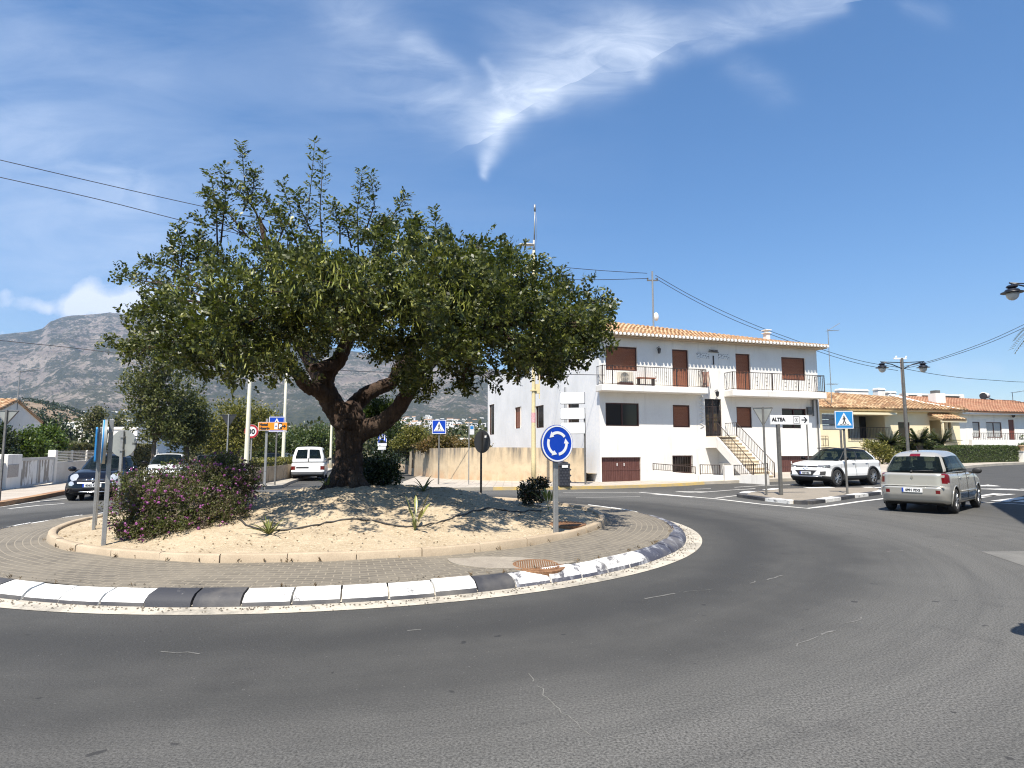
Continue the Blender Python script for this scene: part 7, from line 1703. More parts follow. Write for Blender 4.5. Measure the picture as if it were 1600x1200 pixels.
# ------------------------------------------------------------------ vehicles
def paint(name, c, metal=0.0, rough=.13, coat=.6):
    m, t, b = newmat(name); n = t.noise(obj_pos(t), 2.2, 3)
    t.put(b.inputs['Base Color'], t.mix(t.range(n, .3, .7, 0, .25), c, tuple(q * .86 for q in c)))
    b.inputs['Metallic'].default_value = metal; b.inputs['Roughness'].default_value = rough; b.inputs['Coat Weight'].default_value = coat; b.inputs['Coat Roughness'].default_value = .03
    return m
M['p_silver'] = paint('silver_beige_paint', (.46, .445, .405), .40, .26); M['p_white'] = paint('white_car_paint', (.80, .80, .79)); M['p_navy'] = paint('dark_navy_paint', (.004, .005, .009), 0, .09, .0); M['p_van'] = paint('white_van_paint', (.78, .78, .76), 0, .35, .4); M['p_black'] = mat('black_roof_paint', (.008, .008, .009), None, rough=.35, spec=.12); M['p_grey'] = paint('grey_car_paint', (.05, .055, .065), .3)
M['plastic'] = mat('black_car_plastic', (.018, .018, .019), (.026, .026, .027), 8, .6); M['plastic_grey'] = mat('grey_bumper_plastic', (.10, .105, .11), (.13, .135, .14), 6, .6)
M['tyre'] = mat('tyre_rubber', (.016, .016, .016), (.03, .029, .028), 7, .85); M['alloy'] = mat('alloy_rim', (.50, .50, .51), (.42, .42, .43), 9, .3, metal=.8); M['chrome'] = mat('chrome', (.70, .70, .71), None, rough=.15, metal=.95)
m_, t_, b_ = newmat('car_glass'); b_.inputs['Base Color'].default_value = (.008, .013, .014, 1); b_.inputs['Roughness'].default_value = .03; b_.inputs['Specular IOR Level'].default_value = .30; tg = t_.new('ShaderNodeBsdfTransparent'); tg.inputs[0].default_value = (.42, .50, .47, 1); mg = t_.new('ShaderNodeMixShader'); mg.inputs[0].default_value = .50; t_.l.new(b_.outputs[0], mg.inputs[1]); t_.l.new(tg.outputs[0], mg.inputs[2]); t_.l.new(mg.outputs[0], t_.n['Material Output'].inputs[0]); M['car_glass'] = m_
M['cabin'] = mat('dark_cabin_trim', (.022, .022, .024), (.035, .034, .034), 5, .8)
m_, t_, b_ = newmat('red_lamp'); b_.inputs['Base Color'].default_value = (.13, .004, .005, 1); b_.inputs['Roughness'].default_value = .12; b_.inputs['Coat Weight'].default_value = .6; M['red_lamp'] = m_
m_, t_, b_ = newmat('clear_lamp'); b_.inputs['Base Color'].default_value = (.50, .52, .54, 1); b_.inputs['Roughness'].default_value = .12; b_.inputs['Metallic'].default_value = .4; b_.inputs['Coat Weight'].default_value = .8; M['clear_lamp'] = m_
m_, t_, b_ = newmat('smoked_lamp'); b_.inputs['Base Color'].default_value = (.10, .105, .115, 1); b_.inputs['Roughness'].default_value = .1; b_.inputs['Coat Weight'].default_value = .5; M['smoke_lamp'] = m_
M['chrome_soft'] = mat('satin_trim', (.62, .60, .54), None, rough=.3, metal=.5)
M['under'] = mat('car_underside', (.012, .012, .012), None, rough=.9)
def grid_box(L, W, H, r, cell):
    """a finely gridded box with rounded edges: vertices, quads, face centres (unrounded, -1..1, c 0..1) and face codes"""
    nx, ny, nz = max(4, int(L / cell)), max(4, int(W / cell)), max(3, int(H / cell))
    pts, qs, fc, off = [], [], [], 0
    def grid(a, b, fn, code):
        nonlocal off
        A, B = np.meshgrid(np.linspace(-1, 1, a + 1), np.linspace(-1, 1, b + 1), indexing='ij'); pts.append(fn(A.ravel(), B.ravel())); i = np.arange((a + 1) * (b + 1)).reshape(a + 1, b + 1) + off; off += i.size
        qs.append(np.stack([i[:-1, :-1], i[1:, :-1], i[1:, 1:], i[:-1, 1:]], -1).reshape(-1, 4)); fc.append(np.full(a * b, code))
    o = np.ones_like
    grid(ny, nz, lambda p, q: np.stack([o(p), p, q], 1), 0); grid(ny, nz, lambda p, q: np.stack([-o(p), -p, q], 1), 1)
    grid(nx, nz, lambda p, q: np.stack([-p, o(p), q], 1), 2); grid(nx, nz, lambda p, q: np.stack([p, -o(p), q], 1), 3)
    grid(nx, ny, lambda p, q: np.stack([p, q, o(p)], 1), 4); grid(nx, ny, lambda p, q: np.stack([p, -q, -o(p)], 1), 5)
    P = np.concatenate(pts); Q = np.concatenate(qs); fc = np.concatenate(fc)
    u, inv = np.unique(np.round(P, 6), axis=0, return_inverse=True); inv = np.asarray(inv).reshape(-1); Q = inv[Q]; P = u
    half = np.array([L / 2, W / 2, H / 2]); r = np.minimum(np.asarray(r) * np.ones(3), half * .95); X = P * half
    inner = np.clip(X, -(half - r), half - r); d = (X - inner) / r; n = np.linalg.norm(d, axis=1, keepdims=True); m = np.abs(d).max(1, keepdims=True)
    X = inner + np.where(n > 1e-9, d / np.maximum(n, 1e-9) * m, 0) * r
    X[:, 2] += H / 2
    return X, Q, fc
def surface_parts(V, Q, code, key, root, specs):
    """split one shell into part meshes that keep the shell's smooth normals"""
    e1 = V[Q[:, 2]] - V[Q[:, 0]]; e2 = V[Q[:, 3]] - V[Q[:, 1]]; fn = np.cross(e1, e2)
    vn = np.zeros_like(V)
    for k in range(4): np.add.at(vn, Q[:, k], fn)
    vn = unit(vn); out = {}
    for k in sorted({q for q in key if q}):
        idx = np.array([i for i, q in enumerate(key) if q == k]); f = Q[idx]; used, inv = np.unique(f, return_inverse=True); inv = np.asarray(inv).reshape(f.shape)
        nm, mt, par = specs[k]
        p = root if par is None else out.get(par, root)
        o = np_mesh(nm, V[used], inv, M[mt], p, True); o.data.normals_split_custom_set_from_vertices([tuple(q) for q in vn[used]]); out[k] = o
    return out
def wheel(root, x, y, r, w, side, spokes=5, hub='alloy', dark=False):
    e = bpy.data.objects.new('wheel', None); COL.objects.link(e); e.parent = root; e.location = (x, y, r); e.empty_display_size = .1
    mb = MB(); prof = [(r * .62, -w / 2), (r * .86, -w / 2), (r * .96, -w * .42), (r, -w * .28), (r, w * .28), (r * .96, w * .42), (r * .86, w / 2), (r * .62, w / 2)]; mb.lathe(prof, 30); mb.f = mb.f[:-2]; mb.m = mb.m[:-2]; mb.v = [(a, c, b) for a, b, c in mb.v]; mb.build('tyre', M['tyre'], e, smooth=True)
    mb = MB(); yo = side * w * .44
    mb.lathe([(r * .60, -.012), (r * .66, -.012), (r * .66, .012), (r * .60, .012)], 30); mb.f = mb.f[:-2]; mb.m = mb.m[:-2]; mb.v = [(a, c + yo, b) for a, b, c in mb.v]
    for k in range(spokes):
        for dd in (-.16, .16):
            a = 2 * math.pi * k / spokes + dd * .6; a2 = 2 * math.pi * k / spokes + dd * 1.5; p = Vector((math.cos(a) * r * .1, yo, math.sin(a) * r * .1)); q = Vector((math.cos(a2) * r * .61, yo, math.sin(a2) * r * .61)); mb.tube([p, q], [r * .06, r * .045], 6)
    mb.tube([(0, yo - .02, 0), (0, yo + .025, 0)], r * .15, 12); mb.build('rim', M[hub], e)
    mb = MB(); mb.tube([(0, side * w * .1, 0), (0, side * w * .2, 0)], r * .62, 24); mb.build('brake_disc', M['plastic'], e); return e
def car(name, label, loc, heading, S, group=None):
    root = thing(name, label, S['cat'], loc, math.atan2(heading[1], heading[0]), group); L, W = S['L'], S['W']; cell = S.get('cell', .03)
    # lower body
    Hh = 1.0; V, Q, code = grid_box(L, W, .8, (S.get('rx', .28), S.get('ry', .22), S.get('rz', .10)), cell); X, Y, Z = V.T; c = np.clip(Z / .8, 0, 1); a = X / (L / 2)
    zt = np.interp(X, *S['top']); zb = np.interp(X, *S['bot']); plan = np.interp(np.abs(X) / (L / 2) * np.sign(X), *S['plan']); side = np.interp(c, [0, .12, .35, .62, .85, 1], S['side'])
    fs = np.interp(c, *S['front']) * np.clip(a, 0, 1) ** 5; rs = np.interp(c, *S['rear']) * np.clip(-a, 0, 1) ** 5
    Vw = np.stack([X - fs + rs, Y * plan * side, zb + (zt - zb) * c], 1)
    C = Vw[Q].mean(1); wb = S['wheels']; ra = S['r'] * 1.16; key = []
    for (x, y, z), k in zip(C, code):
        q = 'body'
        if k == 5: q = 'under'
        if k in (2, 3) or abs(y) > W * .36:
            for wx in wb:
                if (x - wx) ** 2 + (z - S['r']) ** 2 < ra ** 2 and abs(y) > W * .30: q = None; break
            else:
                if k in (2, 3):
                    for i, (d0, d1, dz) in enumerate(S.get('doors', [])):
                        if d0 < x < d1 and z > dz and q == 'body': q = 'door%d%s' % (i, 'l' if y > 0 else 'r')
        if q == 'body' and k == 4 and S['cab']['xr'][1][0] + .03 < x < S['cab']['xf'][1][0] - .03 and abs(y) < S['cab']['hw'][1][0] - .03: q = 'interior'; key.append(q); continue
        if q is not None and k != 5: q = S['low'](x, y, z, k, q) or q
        key.append(q)
    specs = dict(interior=('interior', 'cabin', None), body=('body', S['paint'], None), under=('underside', 'under', None)); specs.update({'door%d%s' % (i, s): ('door', S['paint'], None) for i in range(4) for s in 'lr'}); specs.update(S['specs'])
    out = surface_parts(Vw, Q, code, key, root, specs)
    def ysurf(x, z):
        zt_, zb_ = np.interp(x, *S['top']), np.interp(x, *S['bot']); cc = np.clip((z - zb_) / (zt_ - zb_), 0, 1); return W / 2 * np.interp(abs(x) / (L / 2) * np.sign(x), *S['plan']) * np.interp(cc, [0, .12, .35, .62, .85, 1], S['side'])
    S['ysurf'] = ysurf
    # cabin
    k_ = S['cab']; V, Q, code = grid_box(2.0, 2.0, 1.0, (k_.get('rx', .26), k_.get('ry', .16), k_.get('rz', .16)), cell * .9 if cell < .05 else cell); a = V[:, 0]; b = V[:, 1]; c = np.clip(V[:, 2], 0, 1)
    xr = np.interp(c, *k_['xr']); xf = np.interp(c, *k_['xf']); X = xr + (xf - xr) * (a + 1) / 2; hw = np.interp(c, *k_['hw']) * np.interp(a, [-1, -.5, .3, 1], k_['plan'])
    bow = np.clip(a, 0, 1) ** 3 * -.16 * b ** 2 + np.clip(-a, 0, 1) ** 3 * .10 * b ** 2; zr = np.interp(X, *k_['roof']); Z = k_['z0'] + (zr - k_['z0']) * c - .03 * b ** 2 * c
    Vw = np.stack([X + bow, b * hw, Z], 1); A_ = np.stack([a, b, c], 1)[Q].mean(1); Cw = Vw[Q].mean(1)
    key = [k_['rule'](x, y, z, pa, pb, pc, k) for (x, y, z), (pa, pb, pc), k in zip(Cw, A_, code)]
    key = ['trim%s%d' % ('l' if y > 0 else 'r', round(x * 2.2)) if q == 'trim' else q for q, (x, y, z) in zip(key, Cw)]
    specs = dict(roof=('roof', k_.get('roofpaint', S['paint']), None), body=('pillars', S['paint'], None), trim=('window_trim', 'plastic', None)); specs.update({k: ('window_trim', 'plastic', None) for k in key if k and k.startswith('trim')}); specs.update({k: ('window', 'car_glass', None) for k in ('glass_f', 'glass_r', 'gl0', 'gl1', 'gl2', 'gr0', 'gr1', 'gr2')}); specs['glass_f'] = ('windscreen', 'car_glass', None); specs['glass_r'] = ('rear_window', 'car_glass', None); specs.update(S['specs'])
    for k2, o2 in surface_parts(Vw, Q, code, key, root, specs).items():
        if k2 in out and k2 not in ('body', 'roof'): o2.parent = out[k2]; o2.name = o2.name.split('.')[0] + '_top'
        else: out[k2] = o2
    # seats seen through the glass
    xm = (k_['xr'][1][0] + k_['xf'][1][0]) / 2; zs_ = k_['z0'] - .02
    for sx, ys in ((xm + .30, (-.36, .36)), (xm - .62, (-.40, 0, .40))):
        for y0 in ys:
            mb = MB(); mb.box(sx - .09, sx + .05, y0 - .20, y0 + .20, zs_ - .1, zs_ + .18, 0, .05); mb.box(sx - .10, sx - .01, y0 - .11, y0 + .11, zs_ + .20, zs_ + .38, 0, .035); mb.box(sx - .06, sx - .04, y0 - .05, y0 + .05, zs_ + .1, zs_ + .25); mb.build('seat', M['cabin'], root)
    mb = MB(); mb.box(xm + .82, xm + 1.0, -.55, .55, zs_ - .05, zs_ + .06, 0, .03); mb.tube([(xm + .72, .36 + .17 * math.cos(q), zs_ + .03 + .17 * math.sin(q)) for q in np.linspace(0, 6.3, 16)], .016, 6); mb.build('dashboard', M['cabin'], root)
    # wheels, arches
    for wx in wb:
        for sd in (-1, 1):
            wheel(root, wx, sd * (W / 2 - .115), S['r'], .21, sd, S.get('spokes', 5), S.get('hub', 'alloy'))
            mb = MB(); n = 22; yo = sd * (ysurf(wx, S['r'] * 2.0) - .006)
            for i in range(n):
                t0, t1 = math.pi * (-.12 + 1.24 * i / n), math.pi * (-.12 + 1.24 * (i + 1) / n)
                for q0, q1, y0, y1 in ((ra * 1.0, ra * 1.0, yo, sd * W * .26), ):
                    mb.add([(wx + q0 * math.cos(t0), y0, S['r'] + q0 * math.sin(t0)), (wx + q0 * math.cos(t1), y0, S['r'] + q0 * math.sin(t1)), (wx + q1 * math.cos(t1), y1, S['r'] + q1 * math.sin(t1)), (wx + q1 * math.cos(t0), y1, S['r'] + q1 * math.sin(t0))], [(0, 1, 2, 3)])
            mb.add([(wx + ra * math.cos(2 * math.pi * i / 20), sd * W * .26, S['r'] + ra * math.sin(2 * math.pi * i / 20)) for i in range(20)], [tuple(range(20))]); mb.build('wheel_arch', M['under'], root, fix=False)
            mb = MB(); fl = S.get('flare', .018); pts = []
            for i in range(19):
                t0 = math.pi * (-.10 + 1.20 * i / 18); x, z = wx + (ra + fl * .3) * math.cos(t0), S['r'] + (ra + fl * .3) * math.sin(t0); pts.append((x, sd * (ysurf(x, max(z, .25)) - .004), z))
            mb.tube(pts, fl, 6); mb.build('wheel_arch_lip', M[S.get('arch', S['paint'])], root, smooth=True)
    # door seams and handles
    for i, (d0, d1, dz) in enumerate(S.get('doors', [])):
        for sd, s_ in ((1, 'l'), (-1, 'r')):
            par = out.get('door%d%s' % (i, s_), root); mb = MB(); zt_ = k_['z0'] + .05
            for x0, z0, x1, z1 in ((d0, dz, d0, zt_), (d1, dz, d1, zt_), (d0, dz, d1, dz)):
                mb.tube([(x0 + (x1 - x0) * j / 8, sd * (ysurf(x0 + (x1 - x0) * j / 8, z0 + (z1 - z0) * j / 8) + .000), z0 + (z1 - z0) * j / 8) for j in range(9)], .0055, 4)
            mb.build('door_seam', M['plastic'], par)
            mb = MB(); x, z = d0 + .16, S.get('zh', .86); y = sd * (ysurf(x, z) + .012); mb.tube([(x - .09, y - sd * .02, z), (x - .06, y, z), (x + .06, y, z), (x + .09, y - sd * .02, z)], .014, 6); mb.build('handle', M[S.get('handle', S['paint'])], par, smooth=True)
    if 'mirror' in S:
        mx, my, mzz = S['mirror']
        for sd in (-1, 1):
            bm = bmesh.new(); bmesh.ops.create_uvsphere(bm, u_segments=16, v_segments=10, radius=1)
            for q in bm.verts: q.co = (mx + q.co.x * (.09 if q.co.x > 0 else .05), sd * (my + .02) + q.co.y * .125, mzz + q.co.z * .085)
            mb = MB(); mb.bm(bm); mb.tube([(mx + .02, sd * (my - .2), mzz - .06), (mx, sd * my, mzz - .03)], .03, 6); o = mb.build('mirror', M[S.get('mirror_paint', 'plastic')], root, smooth=True)
    return root, out
def plate_at(root, x, z, txt, rear=True, w=.52, h=.11, tilt=0, blue=True):
    s = -1 if rear else 1; mb = MB(); mb.box(x - .008, x + .008, -w / 2, w / 2, z - h / 2, z + h / 2); o = mb.build('number_plate', M['panel_white'], root)
    t = text_mb(txt, h * .80, 0, 0, 0, 'CENTER', .0015, .004)
    # text lies in local x, z facing -y: turn it to face s * x
    t.v = [(x + s * (.010 - b), (a + .02) * -s * -1 * (1), c + z - h * .28) for a, b, c in t.v] if s > 0 else [(x - (.010 - b), -(a + .02), c + z - h * .28) for a, b, c in t.v]
    t.build('lettering', M['black'], o, fix=False)
    if blue: mb = MB(); y0 = (-w / 2 if s > 0 else w / 2 - .045); mb.box(x - .0095, x + .0095, y0, y0 + .045, z - h / 2 + .002, z + h / 2 - .002); mb.build('blue_band', M['blue_sign'], o)
    return o
def sides(x, y, z, a, b, c, k, cuts, zlo=.12, zhi=.80, f=(1, 0, 0), r=(-1, 0, 0)):
    """side windows: cuts = list of (rear x, front x) at the foot; f/r = front and rear limits a at c low/high"""
    return None

def scenic():
    def low(x, y, z, k, q):
        if x < -1.84 and k in (1, 2, 3, 4) and .79 < z and abs(y) > .715 + (.07 if .92 < z < .98 else 0): return 'tail_l' if y > 0 else 'tail_r'
        if k == 1 and .53 < z < .60 and .58 < abs(y) < .68: return 'fog_l' if y > 0 else 'fog_r'
        if k == 1 and .50 < z < .69 and abs(y) < .47: return 'recess'
        if x < -1.5 and z < .70 and q == 'body': return 'bumper'
        if k == 1 and .70 < z: return 'gate'
        if x > 1.75 and .62 < z < .78 and abs(y) > .45: return 'lamp_l' if y > 0 else 'lamp_r'
        if k == 0 and z < .5 and abs(y) < .5: return 'grille'
    def rule(x, y, z, a, b, c, k):
        if k == 4: return 'roof' if a > -.90 or abs(b) > .3 else 'roof'
        if c < .17 and x < -1.70 and abs(y) > .70 and k in (1, 2, 3): return 'tail_l' if y > 0 else 'tail_r'
        if k == 1: return 'glass_r' if abs(b) < .93 and .08 < c < .84 else ('brake' if c >= .84 and abs(b) < .22 and c < .93 else 'body')
        if k == 0: return 'glass_f' if abs(b) < .92 and .08 < c < .93 else 'body'
        if k in (2, 3):
            s = 'gl' if k == 2 else 'gr'
            if .14 < c < .82 and -.86 < a < .90:
                for i, (p, q) in enumerate(((-.86, -.46), (-.42, .18), (.23, .90))):
                    if p < a < q: return s + str(i)
                return 'trim'
        return 'roof' if c > .9 else 'body'
    S = dict(cat='car', rz=.05, L=4.26, W=1.81, r=.325, wheels=(-1.32, 1.36), paint='p_silver', rx=.30, ry=.30, top=([-2.2, -1.7, .9, 1.4, 1.9, 2.2], [1.05, 1.05, 1.02, .97, .84, .72]), bot=([-2.2, -1.8, 1.8, 2.2], [.30, .22, .20, .24]),
             plan=([-1, -.8, -.3, .5, .85, 1], [.955, .99, 1, 1, .97, .90]), side=[.93, .975, 1.0, .995, .98, .955], front=([0, .4, .8, 1], [.06, 0, .05, .16]), rear=([0, .25, .5, .52, .8, 1], [.10, .02, .0, .045, .05, .05]),
             low=low, doors=[(-.95, -.02, .32), (.02, 1.0, .32)], zh=.90, mirror=(.82, .98, 1.06),
             specs=dict(tail_l=('tail_light', 'red_lamp', None), tail_r=('tail_light', 'red_lamp', None), fog_l=('fog_reflector', 'red_lamp', None), fog_r=('fog_reflector', 'red_lamp', None), recess=('plate_recess', 'p_silver', None), bumper=('rear_bumper', 'p_silver', None), gate=('tailgate', 'p_silver', None), lamp_l=('headlight', 'clear_lamp', None), lamp_r=('headlight', 'clear_lamp', None), grille=('grille', 'plastic', None), brake=('brake_light', 'red_lamp', None)),
             cab=dict(z0=.98, ry=.30, rz=.24, xr=([0, .3, 1], [-2.04, -1.95, -1.60]), xf=([0, 1], [1.30, .42]), hw=([0, .3, .8, 1], [.835, .805, .675, .59]), plan=[.95, 1, 1, .90], roof=([-2.1, -1.6, -.6, .3, 1.2], [1.50, 1.575, 1.63, 1.62, 1.45]), rule=rule))
    return S
S = scenic(); hd = Vector((.735, .678)); p0 = Vector(((10.22 + 11.37) / 2 * 1.0, (17.21 + 16.2) / 2)); ctr = p0 + hd * (1.32 + .10)
scen, out = car('silver_car', 'silver beige compact family car seen from behind driving off to the right', (ctr.x, ctr.y, 0), hd, S)
scen.scale = (.92, .90, 1.0)
plate_at(scen, -2.128, .600, '0991 FDG'); mb = MB(); mb.box(-2.125, -2.07, -.34, .34, .668, .69); mb.box(-2.118, -2.075, -.80, .80, .70, .722, 0, .008); mb.build('plate_lamp_strip', M['chrome_soft'], scen)
mb = MB(); mb.plate([(0, .045), (.035, 0), (0, -.045), (-.035, 0)], 0, .008); mb.v = [(-2.098 + y, x, z + .93) for x, y, z in mb.v]; mb.build('diamond_badge', M['chrome'], scen)
mb = MB(); mb.tube([(-2.00, .02, 1.08), (-1.985, -.2, 1.095), (-1.985, -.52, 1.10)], .012, 6); mb.tube([(-2.03, .02, 1.055), (-1.985, .02, 1.09)], .03, 8); mb.build('rear_wiper', M['plastic'], scen, smooth=True)
mb = MB(); mb.tube([(-1.30, 0, 1.60), (-1.42, 0, 1.72)], [.018, .008], 6); mb.build('roof_antenna', M['plastic'], scen, smooth=True)
mb = MB(); [mb.tube([(-.9, s * .935, .56), (0, s * .94, .56), (.95, s * .935, .56)], .016, 6) for s in (-1, 1)]; mb.build('side_strip', M['p_silver'], scen, smooth=True)

def korando():
    def low(x, y, z, k, q):
        if z < .46 and k != 5: return 'cladding'
        if k in (0, 2, 3) and x > 1.80:
            if .80 < z < .94 and abs(y) > .50 and z > .80 + (.88 - abs(y)) * .10: return 'lamp_l' if y > 0 else 'lamp_r'
            if .82 < z < .90 and abs(y) <= .50: return 'grille_bar'
            if k == 0 and .47 < z < .70 and abs(y) < .34 + (z - .5) * .9: return 'grille'
            if .50 < z < .66 and .66 < abs(y) < .84: return 'intake_l' if y > 0 else 'intake_r'
        if x < -1.9 and .85 < z < 1.03 and abs(y) > .55: return 'tail_l' if y > 0 else 'tail_r'
    def rule(x, y, z, a, b, c, k):
        if k == 4: return 'roof'
        if k == 1: return 'glass_r' if abs(b) < .85 and .12 < c < .80 else ('roof' if c > .9 else 'body')
        if k == 0: return 'glass_f' if abs(b) < .93 and .05 < c < .95 else 'trim'
        if k in (2, 3):
            s = 'gl' if k == 2 else 'gr'
            if .12 < c < .82 and -.70 - (.10 - c * .18) < a < .93:
                for i, (p, q) in enumerate(((-2, -.52), (-.49, .16), (.21, .93))):
                    if p < a < q: return s + str(i)
                return 'trim'
            if c <= .12: return 'body'
            if c < .82 and a >= .93: return 'trim'
            return 'body' if (a < -.70 and c < .86) else 'roof'
        return 'roof'
    return dict(cat='car', L=4.45, W=1.87, r=.372, wheels=(-1.32, 1.355), paint='p_white', rx=.30, ry=.26, rz=.08, top=([-2.25, -1.6, .6, 1.3, 1.95, 2.25], [1.12, 1.16, 1.14, 1.10, 1.0, .90]), bot=([-2.25, -1.9, 1.9, 2.25], [.34, .24, .24, .32]),
             plan=([-1, -.8, -.3, .5, .85, 1], [.93, .985, .985, .99, .985, .90]), side=[.955, 1.0, 1.0, .965, .98, .93], front=([0, .3, .6, 1], [.10, .0, .02, .12]), rear=([0, .4, .7, 1], [.10, .0, .02, .10]), low=low, doors=[(-1.02, -.06, .42), (-.02, 1.0, .42)], zh=1.0, mirror=(.86, 1.0, 1.20), mirror_paint='p_black', arch='plastic', flare=.05, hub='alloy', spokes=5,
             specs=dict(cladding=('lower_cladding', 'plastic', None), lamp_l=('headlight', 'smoke_lamp', None), lamp_r=('headlight', 'smoke_lamp', None), grille_bar=('grille_bar', 'plastic', None), grille=('grille', 'plastic', None), intake_l=('side_intake', 'plastic', None), intake_r=('side_intake', 'plastic', None), tail_l=('tail_light', 'red_lamp', None), tail_r=('tail_light', 'red_lamp', None)),
             cab=dict(z0=1.08, roofpaint='p_black', xr=([0, .5, 1], [-2.02, -1.86, -1.45]), xf=([0, 1], [1.30, .36]), hw=([0, .3, .8, 1], [.875, .86, .70, .63]), plan=[.93, 1, 1, .90], roof=([-2.1, -1.5, -.5, .3, 1.2], [1.50, 1.60, 1.64, 1.63, 1.45]), rule=rule))
S = korando(); hd = Vector((-2.31, -1.35)).normalized(); fw = Vector((AT(1305, 730, 26.9)[0], 26.9)); lft = Vector((-hd.y, hd.x)); ctr = fw - lft * (1.87 / 2 - .11) - hd * 1.355
suv, out = car('white_suv', 'white sport utility car with black roof waiting behind the painted traffic island', (ctr.x, ctr.y, gz(ctr.x, ctr.y)), hd, S)
plate_at(suv, 2.222, .585, '3227 MJL', False); mb = MB(); mb.tube([(2.205, -.12, .87), (2.225, 0, .845), (2.205, .12, .87)], .016, 6); mb.build('badge', M['chrome'], suv, smooth=True)
mb = MB()
for s in (-1, 1): mb.tube([(-1.35, s * .60, 1.635), (-.5, s * .63, 1.675), (.35, s * .62, 1.645)], .022, 6)
mb.build('roof_rails', M['plastic'], suv, smooth=True)
mb = MB(); mb.tube([(2.16, -.72, .44), (2.235, -.3, .435), (2.235, .3, .435), (2.16, .72, .44)], .022, 6); mb.build('skid_strip', M['alloy'], suv, smooth=True)

def fiat():
    def low(x, y, z, k, q):
        if x > 1.40:
            if (abs(y) - .555) ** 2 + (z - .755) ** 2 * 1.1 < .0135: return 'lamp_l' if y > 0 else 'lamp_r'
            if (abs(y) - .600) ** 2 + (z - .555) ** 2 * 1.3 < .0075: return 'day_l' if y > 0 else 'day_r'
            if k == 0 and .34 < z < .41 and abs(y) < .55: return 'intake'
        if k in (1,) and .6 < z < .9 and abs(y) > .5: return 'tail_l' if y > 0 else 'tail_r'
    def rule(x, y, z, a, b, c, k):
        if k == 4: return 'roof'
        if k == 1: return 'glass_r' if abs(b) < .8 and .2 < c < .82 else 'body'
        if k == 0: return 'glass_f' if abs(b) < .90 and .06 < c < .92 else 'body'
        if k in (2, 3):
            s = 'gl' if k == 2 else 'gr'
            if .14 < c < .80 and -.78 < a < .88:
                if -.78 < a < -.22: return s + '0'
                if -.16 < a < .88: return s + '1'
                return 'trim'
        return 'roof' if c > .88 else 'body'
    return dict(cat='car', L=3.57, W=1.63, r=.295, wheels=(-1.14, 1.16), paint='p_navy', rx=.34, ry=.36, top=([-1.8, -1.3, .5, 1.0, 1.5, 1.8], [.98, 1.0, 1.0, .985, .90, .78]), bot=([-1.8, -1.5, 1.5, 1.8], [.28, .20, .19, .22]), plan=([-1, -.8, -.3, .5, .85, 1], [.90, .98, 1, 1, .985, .90]), side=[.95, .985, 1.0, .985, .95, .86], front=([0, .3, .6, 1], [.07, .0, .02, .20]), rear=([0, .4, .7, 1], [.06, .0, .04, .2]), low=low, doors=[(-.28, .88, .30)], zh=.86, mirror=(.62, .88, 1.0), mirror_paint='p_navy',
             specs=dict(lamp_l=('headlight', 'clear_lamp', None), lamp_r=('headlight', 'clear_lamp', None), day_l=('lower_headlight', 'clear_lamp', None), day_r=('lower_headlight', 'clear_lamp', None), intake=('intake', 'plastic', None), tail_l=('tail_light', 'red_lamp', None), tail_r=('tail_light', 'red_lamp', None)),
             cab=dict(z0=.92, xr=([0, .4, 1], [-1.66, -1.56, -1.15]), xf=([0, 1], [1.00, .22]), hw=([0, .3, .8, 1], [.735, .725, .60, .52]), plan=[.90, 1, 1, .88], roof=([-1.7, -1.1, -.3, .3, .9], [1.34, 1.44, 1.495, 1.47, 1.3]), rule=rule))
S = fiat(); hd = Vector((.33, -.944)).normalized(); lf_ = Vector((-hd.y, hd.x)); fr = Vector((AT(146, 740, 20.2)[0], 20.2)); ctr = fr - hd * 1.72
fia, out = car('navy_city_car', 'dark navy round city car coming from the left behind the steel sign posts', (ctr.x, ctr.y, gz(ctr.x, ctr.y)), hd, S)
plate_at(fia, 1.795, .50, '8362 KWS', False); mb = MB(); mb.tube([(1.60, -.66, .37), (1.72, -.42, .30), (1.795, 0, .285), (1.72, .42, .30), (1.60, .66, .37)], .020, 7); mb.build('chrome_bumper_strip', M['chrome'], fia, smooth=True)
mb = MB(); mb.tube([(1.745, -.30, .665), (1.775, -.06, .67)], .014, 6); mb.tube([(1.775, .06, .67), (1.745, .30, .665)], .014, 6); mb.lathe([(.001, 0), (.055, .004), (.055, .012), (.001, .016)], 16); n0 = len(mb.v) - 64; mb.v = mb.v[:n0] + [(1.765 + z, x, .67 + y) for x, y, z in mb.v[n0:]]; mb.build('chrome_badge', M['chrome'], fia, smooth=True)
mb = MB(); mb.tube([(1.79, -.27, .42), (1.79, .27, .42)], .012, 6); mb.build('lower_trim', M['plastic'], fia)

